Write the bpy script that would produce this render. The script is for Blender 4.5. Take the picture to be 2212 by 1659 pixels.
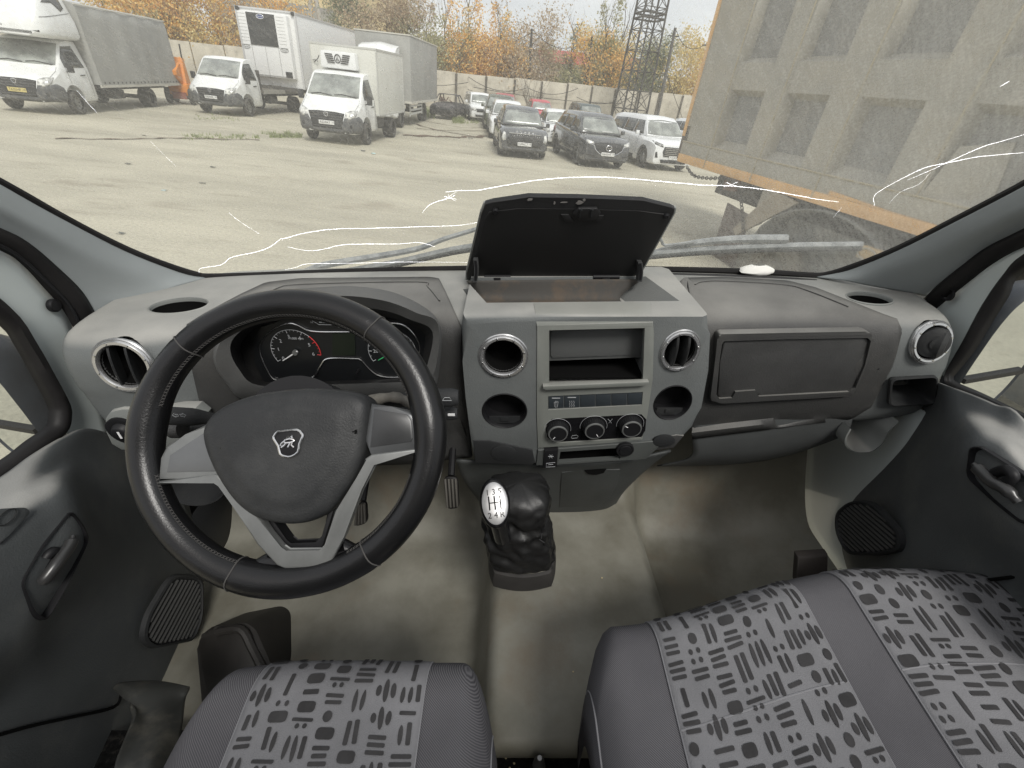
import bpy, bmesh, math, random
from mathutils import Vector, Matrix, noise
R = math.radians
scene = bpy.context.scene
for o in list(bpy.data.objects): bpy.data.objects.remove(o)
COL = scene.collection

# ---------------------------------------------------------------- camera, world, sun, exposure
FPX, CX, CY = 960.0, 1106.0, 829.5          # focal length and centre, for a frame 2212 px wide
PITCH, ROLL, EYE = 33.8, 6.5, 2.30          # the cab leans on the uneven yard
cam_d = bpy.data.cameras.new("camera"); cam = bpy.data.objects.new("camera", cam_d); COL.objects.link(cam)
cam_d.sensor_width = 36; cam_d.lens = 36 * FPX / 2212; cam_d.clip_start = .02; cam_d.clip_end = 2000
CAMC = Matrix.Rotation(R(90 - PITCH), 4, 'X')                                   # camera in the cab's own frame
CAMW = Matrix.Translation((0, 0, EYE)) @ Matrix.Rotation(R(90 - PITCH), 4, 'X') @ Matrix.Rotation(R(ROLL), 4, 'Z')
MCAB = CAMW @ CAMC.inverted()                                                   # cab frame -> world
cam.matrix_world = CAMW
scene.camera = cam
scene.view_settings.view_transform = 'Standard'; scene.view_settings.look = 'None'
scene.view_settings.gamma = 1; scene.view_settings.use_curve_mapping = False
scene.view_settings.exposure = 0.90
scene.render.engine = 'CYCLES'
scene.cycles.use_denoising = True
scene.cycles.max_bounces = 8; scene.cycles.transparent_max_bounces = 24
SUN_EL, SUN_AZ = R(52), R(200)
w = bpy.data.worlds.new("World"); scene.world = w; w.use_nodes = True
nt = w.node_tree; nt.nodes.clear()
def N(nt, t, **k):
    n = nt.nodes.new(t)
    for a, b in k.items(): setattr(n, a, b)
    return n
wo = N(nt, 'ShaderNodeOutputWorld'); bg = N(nt, 'ShaderNodeBackground'); sky = N(nt, 'ShaderNodeTexSky', sky_type='NISHITA')
sky.sun_disc = False; sky.sun_elevation = SUN_EL; sky.sun_rotation = SUN_AZ; sky.dust_density = 3
tc = N(nt, 'ShaderNodeTexCoord'); mp = N(nt, 'ShaderNodeMapping'); mp.inputs['Scale'].default_value = (1.6, 1.6, 7)
nz = N(nt, 'ShaderNodeTexNoise'); nz.inputs['Scale'].default_value = 1.5; nz.inputs['Detail'].default_value = 6; nz.inputs['Roughness'].default_value = .5
cr = N(nt, 'ShaderNodeValToRGB'); cr.color_ramp.elements[0].position = .36; cr.color_ramp.elements[0].color = (3.9, 4.0, 4.2, 1)
cr.color_ramp.elements[1].position = .62; cr.color_ramp.elements[1].color = (5.5, 5.45, 5.4, 1)
mx = N(nt, 'ShaderNodeMix', data_type='RGBA'); mx.inputs[0].default_value = .9
L = nt.links.new
L(tc.outputs['Generated'], mp.inputs[0]); L(mp.outputs[0], nz.inputs[0]); L(nz.outputs[0], cr.inputs[0])
L(sky.outputs[0], mx.inputs[6]); L(cr.outputs[0], mx.inputs[7]); L(mx.outputs[2], bg.inputs[0]); L(bg.outputs[0], wo.inputs[0])
bg.inputs[1].default_value = 0.1
sd = bpy.data.lights.new("sun", 'SUN'); sun = bpy.data.objects.new("sun", sd); COL.objects.link(sun)
sd.energy = 1.5; sd.angle = R(18); sd.color = (1, .97, .92)
sun.rotation_euler = (R(90) - SUN_EL, 0, R(25))

# ---------------------------------------------------------------- rays through the frame (cab frame and world frame)
def ray(px, py):
    v = Vector(((px - CX) / FPX, -(py - CY) / FPX, -1)); return CAMC.to_3x3() @ v
def Y(px, py, y): r = ray(px, py); return r * (y / r.y)
def X(px, py, x): r = ray(px, py); return r * (x / r.x)
def Z(px, py, z): r = ray(px, py); return r * (z / r.z)
def PL(px, py, p0, n): r = ray(px, py); n = Vector(n); return r * (Vector(p0).dot(n) / r.dot(n))
def wray(px, py): return CAMW.to_3x3() @ Vector(((px - CX) / FPX, -(py - CY) / FPX, -1))
def G(px, py, z=0): r = wray(px, py); return Vector((0, 0, EYE)) + r * ((z - EYE) / r.z)      # point on the yard
def W(px, py, dist): r = wray(px, py); return Vector((0, 0, EYE)) + r * (dist / math.hypot(r.x, r.y))

# ---------------------------------------------------------------- materials
MATS = {}
def mat(name, col, rough=.6, metal=0, bump=0, bscale=300, var=0, vscale=8, var2=None, spec=.5, coat=0, col2=None, lo=.35, hi=.65, wave=None):
    if name in MATS: return MATS[name]
    m = bpy.data.materials.new(name); m.use_nodes = True; t = m.node_tree; b = t.nodes['Principled BSDF']
    b.inputs['Base Color'].default_value = (*col, 1); b.inputs['Roughness'].default_value = rough; b.inputs['Metallic'].default_value = metal
    b.inputs['Specular IOR Level'].default_value = spec; b.inputs['Coat Weight'].default_value = coat
    tcn = N(t, 'ShaderNodeTexCoord'); ln = t.links.new
    if var or col2:
        n1 = N(t, 'ShaderNodeTexNoise'); n1.inputs['Scale'].default_value = vscale; n1.inputs['Detail'].default_value = 7; n1.inputs['Roughness'].default_value = .62
        ln(tcn.outputs['Object'], n1.inputs[0])
        rp = N(t, 'ShaderNodeValToRGB'); rp.color_ramp.elements[0].position = lo; rp.color_ramp.elements[1].position = hi
        c2 = col2 or tuple(c * (1 - var) for c in col)
        rp.color_ramp.elements[0].color = (*c2, 1); rp.color_ramp.elements[1].color = (*col, 1)
        ln(n1.outputs[0], rp.inputs[0]); ln(rp.outputs[0], b.inputs['Base Color'])
        m['ramp'] = 1
    if bump:
        n2 = N(t, 'ShaderNodeTexNoise'); n2.inputs['Scale'].default_value = bscale; n2.inputs['Detail'].default_value = 2
        ln(tcn.outputs['Object'], n2.inputs[0])
        bp = N(t, 'ShaderNodeBump'); bp.inputs['Strength'].default_value = bump; bp.inputs['Distance'].default_value = .002
        ln(n2.outputs[0], bp.inputs['Height']); ln(bp.outputs[0], b.inputs['Normal'])
    MATS[name] = m; return m
def dusty(m, amount, dust=(.33, .29, .22), scale=3.0, lo=.45, hi=.75):
    """a layer of dust over what the material has: more on faces that look up"""
    t = m.node_tree; b = t.nodes['Principled BSDF']; ln = t.links.new; s = b.inputs['Base Color']
    mixn = N(t, 'ShaderNodeMix', data_type='RGBA')
    if s.links: ln(s.links[0].from_socket, mixn.inputs[6])
    else: mixn.inputs[6].default_value = s.default_value[:]
    mixn.inputs[7].default_value = (*dust, 1)
    tcn = N(t, 'ShaderNodeTexCoord'); nn = N(t, 'ShaderNodeTexNoise'); nn.inputs['Scale'].default_value = scale; nn.inputs['Detail'].default_value = 9; nn.inputs['Roughness'].default_value = .7
    ln(tcn.outputs['Object'], nn.inputs[0])
    mr = N(t, 'ShaderNodeMapRange'); mr.inputs[1].default_value = lo; mr.inputs[2].default_value = hi; mr.inputs[4].default_value = amount
    ln(nn.outputs[0], mr.inputs[0]); ln(mr.outputs[0], mixn.inputs[0]); ln(mixn.outputs[2], s); return m

def dust_toplight(m, amount, dust=(.40, .39, .36)):
    """lightens faces looking up: fine dust, with daylight put into the colour"""
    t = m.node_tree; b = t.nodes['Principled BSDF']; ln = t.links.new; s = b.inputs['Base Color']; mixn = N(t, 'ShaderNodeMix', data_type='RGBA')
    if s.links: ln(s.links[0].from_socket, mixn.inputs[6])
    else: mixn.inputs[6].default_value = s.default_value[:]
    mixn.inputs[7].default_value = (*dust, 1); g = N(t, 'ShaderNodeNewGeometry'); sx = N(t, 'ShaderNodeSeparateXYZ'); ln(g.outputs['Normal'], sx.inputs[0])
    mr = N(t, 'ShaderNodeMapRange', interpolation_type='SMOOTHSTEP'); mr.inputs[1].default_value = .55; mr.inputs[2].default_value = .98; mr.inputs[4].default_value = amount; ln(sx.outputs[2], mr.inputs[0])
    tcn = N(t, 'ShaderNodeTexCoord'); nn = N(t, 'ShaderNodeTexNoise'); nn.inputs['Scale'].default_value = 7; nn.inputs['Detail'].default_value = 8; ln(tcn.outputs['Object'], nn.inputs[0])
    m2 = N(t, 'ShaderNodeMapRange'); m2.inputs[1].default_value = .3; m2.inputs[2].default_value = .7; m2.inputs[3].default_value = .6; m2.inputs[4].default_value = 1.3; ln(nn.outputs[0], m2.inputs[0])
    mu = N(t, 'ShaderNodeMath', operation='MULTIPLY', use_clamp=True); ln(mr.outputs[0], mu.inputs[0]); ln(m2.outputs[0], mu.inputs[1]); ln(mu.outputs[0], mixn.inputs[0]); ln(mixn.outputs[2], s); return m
# ---------------------------------------------------------------- things, parts
def tag(o, label, cat, group=None, kind=None):
    o['label'] = label
    if cat: o['category'] = cat
    if group: o['group'] = group
    if kind: o['kind'] = kind
    return o
def thing(name, label, cat, loc=(0, 0, 0), frame=None, rz=0, group=None, kind=None):
    o = bpy.data.objects.new(name, None); COL.objects.link(o); o.empty_display_size = .1
    o.matrix_world = (frame or Matrix()) @ Matrix.Translation(loc) @ Matrix.Rotation(rz, 4, 'Z')
    o['_org'] = list(loc) if frame is not None else [0, 0, 0]
    return tag(o, label, cat, group, kind)
def org_of(p):
    while p is not None:
        if '_org' in p: return Vector(p['_org'])
        p = p.parent
    return Vector((0, 0, 0))
class MB:
    """collects shapes in one bmesh and links them as one mesh object"""
    def __init__(s): s.bm = bmesh.new(); s.mi = 0
    def face(s, vs):
        try: f = s.bm.faces.new(vs); f.material_index = s.mi; return f
        except ValueError: return None
    def vv(s, pts): return [s.bm.verts.new(Vector(p)) for p in pts]
    def box(s, c, size, rot=None, bev=0, top=1.0, topy=None):
        hx, hy, hz = size[0] / 2, size[1] / 2, size[2] / 2; c = Vector(c); r = rot or Matrix.Identity(3); ty = top if topy is None else topy
        P = [(-hx, -hy, -hz), (hx, -hy, -hz), (hx, hy, -hz), (-hx, hy, -hz), (-hx * top, -hy * ty, hz), (hx * top, -hy * ty, hz), (hx * top, hy * ty, hz), (-hx * top, hy * ty, hz)]
        v = s.vv([c + r @ Vector(p) for p in P])
        fs = [s.face([v[i] for i in q]) for q in ((3, 2, 1, 0), (4, 5, 6, 7), (0, 1, 5, 4), (1, 2, 6, 5), (2, 3, 7, 6), (3, 0, 4, 7))]
        if bev:
            es = set(e for f in fs for e in f.edges)
            for f in bmesh.ops.bevel(s.bm, geom=list(es), offset=bev, segments=2, affect='EDGES', profile=.6)['faces']: f.material_index = s.mi
        return s
    def prism(s, pts, d, bev=0, seg=2, smooth=False):
        """polygon (3-D points) pushed along d"""
        pts = [Vector(p) for p in pts]; d = Vector(d); a = s.vv(pts); b = s.vv([p + d for p in pts]); n = len(pts)
        nrm = Vector((0, 0, 0))
        for i in range(n): nrm += pts[i].cross(pts[(i + 1) % n])
        flip = nrm.dot(d) > 0
        f0 = s.face(a[::-1] if flip else a); f1 = s.face(b if flip else b[::-1])
        for i in range(n):
            j = (i + 1) % n; q = [a[i], a[j], b[j], b[i]]; s.face(q if flip else q[::-1])
        if bev:
            es = list(f0.edges) + (list(f1.edges) if f1 else [])
            for f in bmesh.ops.bevel(s.bm, geom=es, offset=bev, segments=seg, affect='EDGES', profile=.5, clamp_overlap=True)['faces']: f.material_index = s.mi
        return s
    def grid(s, rows, closed_u=False, closed_v=False, cap=False):
        g = [s.vv(r) for r in rows]; nr, nc = len(g), len(g[0])
        for i in range(nr if closed_v else nr - 1):
            for j in range(nc if closed_u else nc - 1):
                s.face([g[i][j], g[i][(j + 1) % nc], g[(i + 1) % nr][(j + 1) % nc], g[(i + 1) % nr][j]])
        if cap: s.face(g[0][::-1]); s.face(g[-1])
        return s
    def tube(s, pts, r, n=8, closed=False, cap=True):
        pts = [Vector(p) for p in pts]; m = len(pts); rows = []; up = None
        for i, p in enumerate(pts):
            t = (pts[(i + 1) % m] - pts[i - 1]) if closed else (pts[min(i + 1, m - 1)] - pts[max(i - 1, 0)])
            t.normalize()
            if up is None: up = Vector((0, 0, 1)) if abs(t.z) < .9 else Vector((1, 0, 0))
            a = t.cross(up)
            if a.length < 1e-6: a = t.orthogonal()
            a.normalize(); b = a.cross(t).normalized(); up = b
            rr = r[i] if isinstance(r, (list, tuple)) else r
            rows.append([p + (a * math.cos(k * 2 * math.pi / n) + b * math.sin(k * 2 * math.pi / n)) * rr for k in range(n)])
        return s.grid(rows, closed_u=True, closed_v=closed, cap=cap and not closed)
    def cyl(s, c, ax, r, h, n=24, r2=None, bev=0):
        c = Vector(c); ax = Vector(ax).normalized(); a = ax.orthogonal().normalized(); b = ax.cross(a); r2 = r if r2 is None else r2
        A = [c - ax * h / 2 + (a * math.cos(k * 2 * math.pi / n) + b * math.sin(k * 2 * math.pi / n)) * r for k in range(n)]
        B = [c + ax * h / 2 + (a * math.cos(k * 2 * math.pi / n) + b * math.sin(k * 2 * math.pi / n)) * r2 for k in range(n)]
        va, vb = s.vv(A), s.vv(B)
        for k in range(n): s.face([va[k], va[(k + 1) % n], vb[(k + 1) % n], vb[k]])
        f0 = s.face(va[::-1]); f1 = s.face(vb)
        if bev:
            for f in bmesh.ops.bevel(s.bm, geom=list(f0.edges) + list(f1.edges), offset=bev, segments=2, affect='EDGES')['faces']: f.material_index = s.mi
        return s
    def lathe(s, c, ax, prof, n=28, a=None, sx=1, sy=1):
        """prof = [(radius, height along ax)]"""
        c = Vector(c); ax = Vector(ax).normalized(); a = (Vector(a) - ax * Vector(a).dot(ax)).normalized() if a else ax.orthogonal().normalized(); b = ax.cross(a)
        return s.grid([[c + ax * h + (a * math.cos(k * 2 * math.pi / n) * sx + b * math.sin(k * 2 * math.pi / n) * sy) * r for k in range(n)] for r, h in prof], closed_u=True)
    def ball(s, c, r, n=12, sz=(1, 1, 1)):
        c = Vector(c); rows = []
        for i in range(n // 2 + 1):
            t = math.pi * i / (n // 2); rr = max(math.sin(t), 1e-4)
            rows.append([c + Vector((rr * math.cos(2 * math.pi * k / n) * sz[0], rr * math.sin(2 * math.pi * k / n) * sz[1], -math.cos(t) * sz[2])) * r for k in range(n)])
        return s.grid(rows, closed_u=True)
    def build(s, name, m, parent=None, smooth=40, solid=0, soff=1, bevel=0, frame=None, sub=0, normals=True):
        me = bpy.data.meshes.new(name)
        bmesh.ops.remove_doubles(s.bm, verts=s.bm.verts, dist=1e-6)
        if normals: bmesh.ops.recalc_face_normals(s.bm, faces=s.bm.faces)
        off = org_of(parent)
        if off.length: bmesh.ops.translate(s.bm, verts=s.bm.verts, vec=-off)
        s.bm.to_mesh(me); s.bm.free()
        for k in (m if isinstance(m, (list, tuple)) else [m]): me.materials.append(k)
        if smooth:
            me.polygons.foreach_set('use_smooth', [True] * len(me.polygons))
            me.set_sharp_from_angle(angle=R(smooth))
        o = bpy.data.objects.new(name, me); COL.objects.link(o)
        if parent is not None: o.parent = parent
        elif frame is not None: o.matrix_world = frame
        if solid: md = o.modifiers.new('solid', 'SOLIDIFY'); md.thickness = solid; md.offset = soff; md.use_even_offset = True
        if bevel: md = o.modifiers.new('bevel', 'BEVEL'); md.width = bevel; md.segments = 3; md.limit_method = 'ANGLE'; md.angle_limit = R(35); md.harden_normals = False
        if sub: md = o.modifiers.new('sub', 'SUBSURF'); md.levels = sub; md.render_levels = sub
        return o
def bake(o):
    """apply the object's modifiers into its mesh"""
    dg = bpy.context.evaluated_depsgraph_get(); me = bpy.data.meshes.new_from_object(o.evaluated_get(dg)); o.modifiers.clear(); o.data = me; return o
def cut(o, cutters):
    bpy.context.view_layer.update(); off = org_of(o.parent)
    for c in cutters:
        c.data.transform(Matrix.Translation(-off)); c.matrix_world = o.matrix_world
        md = o.modifiers.new('cut', 'BOOLEAN'); md.operation = 'DIFFERENCE'; md.object = c; md.solver = 'EXACT'
    bpy.context.view_layer.update(); bake(o)
    for c in cutters: bpy.data.objects.remove(c)
    o.data.polygons.foreach_set('use_smooth', [True] * len(o.data.polygons)); o.data.set_sharp_from_angle(angle=R(35)); return o
def cr4(a, b, c, d, t): return ((b * 2) + (c - a) * t + (a * 2 - b * 5 + c * 4 - d) * t * t + (b * 3 - a - c * 3 + d) * t ** 3) * .5
def spline(p, k=4, closed=False):
    p = [Vector(q) for q in p]; n = len(p); out = []
    for i in range(n if closed else n - 1):
        g = (lambda j: p[j % n]) if closed else (lambda j: p[max(0, min(n - 1, j))])
        for s in range(k): out.append(cr4(g(i - 1), g(i), g(i + 1), g(i + 2), s / k))
    if not closed: out.append(p[-1])
    return out
def rpoly(pts, r, n=4):
    """polygon with its corners rounded"""
    pts = [Vector(p) for p in pts]; out = []; m = len(pts)
    for i in range(m):
        a, b, c = pts[i - 1], pts[i], pts[(i + 1) % m]; da, dc = a - b, c - b; rr = min(r, da.length * .45, dc.length * .45)
        p0, p1 = b + da.normalized() * rr, b + dc.normalized() * rr
        for k in range(n + 1):
            t = k / n; out.append(p0 * (1 - t) ** 2 + b * 2 * t * (1 - t) + p1 * t * t)
    return out
def patch(rows, ku=4, kv=4):
    """smooth surface through a coarse net of points"""
    a = [spline(r, ku) for r in rows]; cols = [spline([r[j] for r in a], kv) for j in range(len(a[0]))]
    return [[c[i] for c in cols] for i in range(len(cols[0]))]
def text_bm(mb, s, origin, ux, uy, size, depth=.0006, align='CENTER', font_scale=(1, 1)):
    """lettering as thin raised geometry in the plane of ux, uy"""
    cu = bpy.data.curves.new('t', 'FONT'); cu.body = s; cu.size = size; cu.align_x = align; cu.align_y = 'CENTER'; cu.extrude = depth; cu.resolution_u = 3
    ob = bpy.data.objects.new('t', cu); COL.objects.link(ob); dg = bpy.context.evaluated_depsgraph_get(); dg.update()
    me = bpy.data.meshes.new_from_object(ob.evaluated_get(dg)); ux = Vector(ux).normalized(); uy = Vector(uy).normalized(); uz = ux.cross(uy); o = Vector(origin)
    vs = [mb.bm.verts.new(o + ux * v.co.x * font_scale[0] + uy * v.co.y * font_scale[1] + uz * (v.co.z + depth)) for v in me.vertices]
    for p in me.polygons: mb.face([vs[i] for i in p.vertices])
    bpy.data.objects.remove(ob); bpy.data.meshes.remove(me); bpy.data.curves.remove(cu)
# ================================================================ THE CAB (built in the cab's own frame, placed by MCAB)
GREY = mat('light grey grained plastic', (.128, .137, .136), .60, spec=.25, bump=.35, bscale=420, var=.16, vscale=5)
GREYS = mat('grey smooth plastic', (.190, .200, .192), .55, spec=.25, bump=.10, bscale=300, var=.16, vscale=6)
DARK = mat('dark grained plastic', (.042, .042, .041), .55, bump=.4, bscale=450, var=.12, vscale=6, spec=.35)
TRIM = mat('silver grey painted trim', (.185, .194, .178), .42, bump=.05, bscale=500, var=.15, vscale=9)
BLK = mat('black plastic', (.010, .010, .011), .5, spec=.25)
BLKG = mat('black grained plastic', (.020, .021, .022), .62, spec=.25, bump=.3, bscale=400)
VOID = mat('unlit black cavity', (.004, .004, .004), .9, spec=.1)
RUB = mat('black rubber seal', (.013, .012, .012), .55, spec=.25, bump=.15, bscale=90, var=.4, vscale=14)
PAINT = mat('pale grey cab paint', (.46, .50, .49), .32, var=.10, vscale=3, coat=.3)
LEATH = mat('black leather', (.006, .006, .0065), .30, spec=.42, bump=.14, bscale=520, var=.2, vscale=30)
BOOTM = mat('soft boot leather', (.012, .012, .012), .44, spec=.4, bump=.2, bscale=420, var=.3, vscale=20)
SATIN = mat('satin silver plastic', (.19, .195, .19), .36, metal=.45, var=.15, vscale=30)
CHROME = mat('satin chrome', (.62, .62, .62), .24, metal=1)
WHITE = mat('white print', (.75, .75, .75), .6)
GPRINT = mat('grey print', (.34, .35, .36), .6)
RED = mat('red print', (.5, .03, .03), .6)
GREEN = mat('green needle', (.03, .38, .12), .5)
THREAD = mat('grey thread', (.055, .053, .05), .8)
for m_, a_ in ((GREY, .30), (GREYS, .45), (DARK, .35), (TRIM, .4), (BLKG, .18)): dusty(m_, a_ * .55, (.26, .25, .22), 4, .5, .9)
for m_, a_ in ((GREY, .55), (GREYS, .5), (DARK, .30), (TRIM, .35)): dust_toplight(m_, a_)  # upward faces paler: dust, plus the brighter light on top painted in
YV = Vector((0, -1, 0)); NX = Vector((1, 0, 0)); UZ = Vector((0, 0, 1))
def cab(name, label, cat, loc, group=None, kind=None): return thing(name, label, cat, loc, MCAB, group=group, kind=kind)

# ---- windscreen surface
def gy(x, z): return 1.085 - .75 * (z + .385) - .10 * x * x
def GL(px, py, off=0):
    r = ray(px, py); lo, hi = .2, 3.0
    for _ in range(50):
        s = (lo + hi) / 2; p = r * s
        if p.y < gy(p.x, p.z): lo = s
        else: hi = s
    return r * (lo + off)

# ---------------------------------------------------------------- dashboard
dash = cab('dashboard', 'wide grey plastic dashboard running under the cracked windscreen from door to door', 'dashboard', (0, .85, -.45))
# body: profile stations across the cab
st = [(-.845, .90, .775, -.378, -.56), (-.838, .95, .715, -.378, -.60), (-.80, 1.00, .700, -.378, -.64), (-.70, 1.05, .700, -.377, -.665), (-.60, 1.07, .735, -.377, -.68), (-.50, 1.08, .785, -.377, -.68), (-.30, 1.085, .795, -.377, -.70),
      (0, 1.085, .79, -.377, -.70), (.30, 1.085, .80, -.377, -.70), (.55, 1.07, .80, -.377, -.675), (.68, 1.05, .795, -.378, -.665), (.76, 1.02, .785, -.378, -.655), (.83, .97, .775, -.379, -.635), (.872, .93, .785, -.379, -.615), (.882, .885, .82, -.379, -.60)]
rows = []
for (x, yr, yf, zt, zb) in st:
    e = 1 if abs(x) < .8 else 1.2
    prof = [(yr, zt - .015), (yr, zt), (yf + .14, zt + .002), (yf + .055, zt - .003), (yf + .018, zt - .018), (yf + .002, zt - .05), (yf - .002, zt - .10), (yf, (zt + zb) / 2), (yf + .004, zb + .06), (yf + .02, zb + .015), (yf + .06, zb), (min(yf + .16, yr), zb + .005)]
    rows.append([Vector((x + .25 * max(0, (x - .6) / .28) * (zt - b), a, b)) for a, b in prof])
m = MB(); gr = patch(rows, 3, 4)
m.grid(gr)
for r_ in (gr[0], gr[-1]): m.face([m.bm.verts.new(p) for p in r_])
for i in range(len(gr) - 1):                          # close the back so the body is a solid
    a, b = gr[i], gr[i + 1]; m.face(m.vv([a[0], b[0], b[-1], a[-1]]))
body = m.build('dash_body', GREY, dash, 40)
def ell_cut(c, ax, rx, ry, h, n=36, a=None):
    mm = MB(); cc = Vector(c); ax = Vector(ax).normalized(); aa = ((a or NX) - ax * (a or NX).dot(ax)).normalized(); bb = ax.cross(aa)
    mm.prism([cc - ax * h + aa * math.cos(2 * math.pi * k / n) * rx + bb * math.sin(2 * math.pi * k / n) * ry for k in range(n)], ax * 2 * h)
    return mm.build('cutter', VOID)
def on_front(px, py):
    """first hit of the pixel's ray with the dash body"""
    from mathutils.bvhtree import BVHTree
    global _bvh
    try: _bvh
    except NameError: _bvh = BVHTree.FromPolygons([v for r_ in gr for v in r_], [(i * len(gr[0]) + j, i * len(gr[0]) + j + 1, (i + 1) * len(gr[0]) + j + 1, (i + 1) * len(gr[0]) + j) for i in range(len(gr) - 1) for j in range(len(gr[0]) - 1)])
    h = _bvh.ray_cast(Vector((0, 0, 0)), ray(px, py).normalized()); return h[0], h[1]
EV1, EN1 = on_front(268, 790); EV2, EN2 = on_front(2010, 739)
EN1 = (EN1 if EN1.y < 0 else -EN1).normalized(); EN1 = (EN1 + Vector((0, -.25, .05))).normalized(); EN2 = (EN2 if EN2.y < 0 else -EN2).normalized(); EV2 = EV2 + EN2 * .001
HL = Z(387, 661, -.377); HR = Z(1877, 645, -.378)
PK = [Y(1925, 818, .775), Y(2018, 812, .775), Y(2012, 868, .775), Y(1920, 872, .775)]
pkc = MB(); pkc.prism([p + Vector((0, -.06, 0)) for p in rpoly(PK, .010)], (0, .14, 0))
ZTc = (Y(1265, 684, .742)).z
def ztop(px, py): return Z(px, py, ZTc)
cc1 = MB(); cc1.box((.145, .80, -.50), (.42, .26, .34)); T1 = [ztop(1040, 656), ztop(1475, 650), ztop(1400, 597), ztop(998, 600)]
cc2 = MB(); cc2.prism([p + Vector((0, 0, .1)) for p in T1], (0, 0, -.16))
cut(body, [cc1.build('cutter', VOID), cc2.build('cutter', VOID), ell_cut(EV1, EN1, .0485, .0485, .06), ell_cut(EV2, EN2, .036, .041, .06), ell_cut(HL, UZ, .056, .039, .05), ell_cut(HR, UZ, .043, .033, .05), pkc.build('cutter', VOID)])

# raised lips round the two holes in the top, and what one sees down in them
for c, sx, sy in ((HL, .056, .039), (HR, .043, .033)):
    f = MB(); f.lathe(c, UZ, [(.975, -.006), (.985, -.001), (1.0, .0015), (1.04, .003), (1.09, .0015), (1.10, -.002)], 48, a=NX, sx=sx, sy=sy); hrm = f.build('holder_rim', GREYS, dash)
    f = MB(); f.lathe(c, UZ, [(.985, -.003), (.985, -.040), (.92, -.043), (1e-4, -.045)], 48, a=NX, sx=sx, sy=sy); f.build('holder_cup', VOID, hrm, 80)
f = MB(); pk2 = [p + Vector((0, -.002, 0)) for p in PK]
cen = sum(PK, Vector()) / 4
f.grid([[cen + (p - cen) * s + Vector((0, dy, 0)) for p in rpoly(PK, .012)] for s, dy in ((1.12, .0), (1.10, -.006), (1.02, -.007), (.98, .0), (.95, .06), (.9, .062))], closed_u=True)
f.build('pocket_frame', BLKG, dash)

def air_vent(c, n, rx, ry, blades=2, twist=0, open_=False, label=None, parent=None, blade_ax=UZ):
    n = Vector(n).normalized(); a = NX; root = MB()
    root.lathe(c, n, [(1.12, -.004), (1.13, .001), (1.09, .003), (1.07, .0015), (1.05, .004), (1.00, .0065), (.90, .0065), (.84, .003), (.81, -.004), (.80, -.045)], 56, a=a, sx=rx, sy=ry)
    ring = root.build('air_vent', mat('vent ring silver', (.55, .55, .55), .27, metal=.85, var=.1, vscale=60), parent)
    if label: ring['label'] = label
    b = n.cross(a).normalized(); a2 = b.cross(n).normalized()
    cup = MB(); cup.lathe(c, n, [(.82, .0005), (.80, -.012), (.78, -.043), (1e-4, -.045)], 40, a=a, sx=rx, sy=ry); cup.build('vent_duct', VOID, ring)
    for k in range(8):
        t = 2 * math.pi * (k + .35) / 8
        sc = MB(); sc.ball(Vector(c) + a2 * math.cos(t) * rx * .95 + b * math.sin(t) * ry * .95 + n * .0062, .0026, 8, (1, .6, 1)); sc.build('screw', CHROME, ring)
    for k in range(blades):
        off = (k - (blades - 1) / 2) * rx * .62
        w = math.sqrt(max(.02, 1 - (off / rx) ** 2)) * ry * .80
        bl = MB(); dirn = (n * math.cos(twist) + a2 * math.sin(twist)).normalized()
        rws = []
        for i in range(9):
            t = -1 + 2 * i / 8; h = .020 * math.sqrt(max(0.04, 1 - t * t * .8))
            rws.append([Vector(c) + a2 * (off + s * .0022) + b * t * w + dirn * dd for s, dd in ((-1, -.02), (-1, h * .5), (0, h * .62), (1, h * .5), (1, -.02))])
        bl.grid(rws, closed_u=True, cap=True); bl.build('vent_blade', BLKG, ring)
    return ring
air_vent(EV1, EN1, .0475, .0475, 2, .25, label='silver ringed round vent behind the steering wheel', parent=dash)
v = air_vent(EV2, EN2, .0345, .0395, 0, 0, label='silver ringed round vent with its black flap turned out', parent=dash)
fl = MB(); a_ = Vector((.8, -.55, 0)).normalized()
fl.lathe(EV2 + EN2 * .006, Vector((-.45, -.88, .1)), [(1e-4, .012), (.3, .011), (.34, .008), (.6, .009), (.95, .004), (1, -.004), (.9, -.012)], 32, a=NX, sx=.027, sy=.031)
fl.lathe(EV2 + EN2 * .008 + Vector((.014, 0, -.002)), Vector((.65, -.75, .1)), [(1e-4, .010), (.7, .009), (1, .002), (.9, -.02)], 32, a=NX, sx=.022, sy=.03)
fl.build('vent_flap', BLKG, v)

# dark driver's section and dark passenger's section (skins standing a little proud of the body)
def skin(name, outline, material, th=.004, parent=dash, res=26, off=.003, smooth=40, inset=None):
    """covering over the body inside a pixel outline: sample the body, follow it, give it thickness"""
    xs = [p[0] for p in outline]; ys = [p[1] for p in outline]
    top = lambda x: None
    def span(x):
        hit = []
        for i in range(len(outline)):
            (x0, y0), (x1, y1) = outline[i], outline[(i + 1) % len(outline)]
            if (x0 <= x < x1) or (x1 <= x < x0): hit.append(y0 + (y1 - y0) * (x - x0) / (x1 - x0))
        return (min(hit), max(hit)) if len(hit) >= 2 else None
    rws = []; x0, x1 = min(xs) + .6, max(xs) - .6
    n = res * 2
    for i in range(n + 1):
        x = x0 + (x1 - x0) * i / n; sp = span(x)
        if not sp: continue
        rr = []
        for j in range(res + 1):
            py = sp[0] + (sp[1] - sp[0]) * j / res; h, nn = on_front(x, py)
            if h is None: h = Y(x, py, .80); nn = YV
            if nn.dot(ray(x, py)) > 0: nn = -nn
            rr.append(h + nn * off)
        rws.append(rr)
    mm = MB(); mm.grid(rws); o = mm.build(name, material, parent, smooth)
    o.modifiers.new('s', 'SOLIDIFY').thickness = th; o.modifiers['s'].offset = 0
    return o
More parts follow.
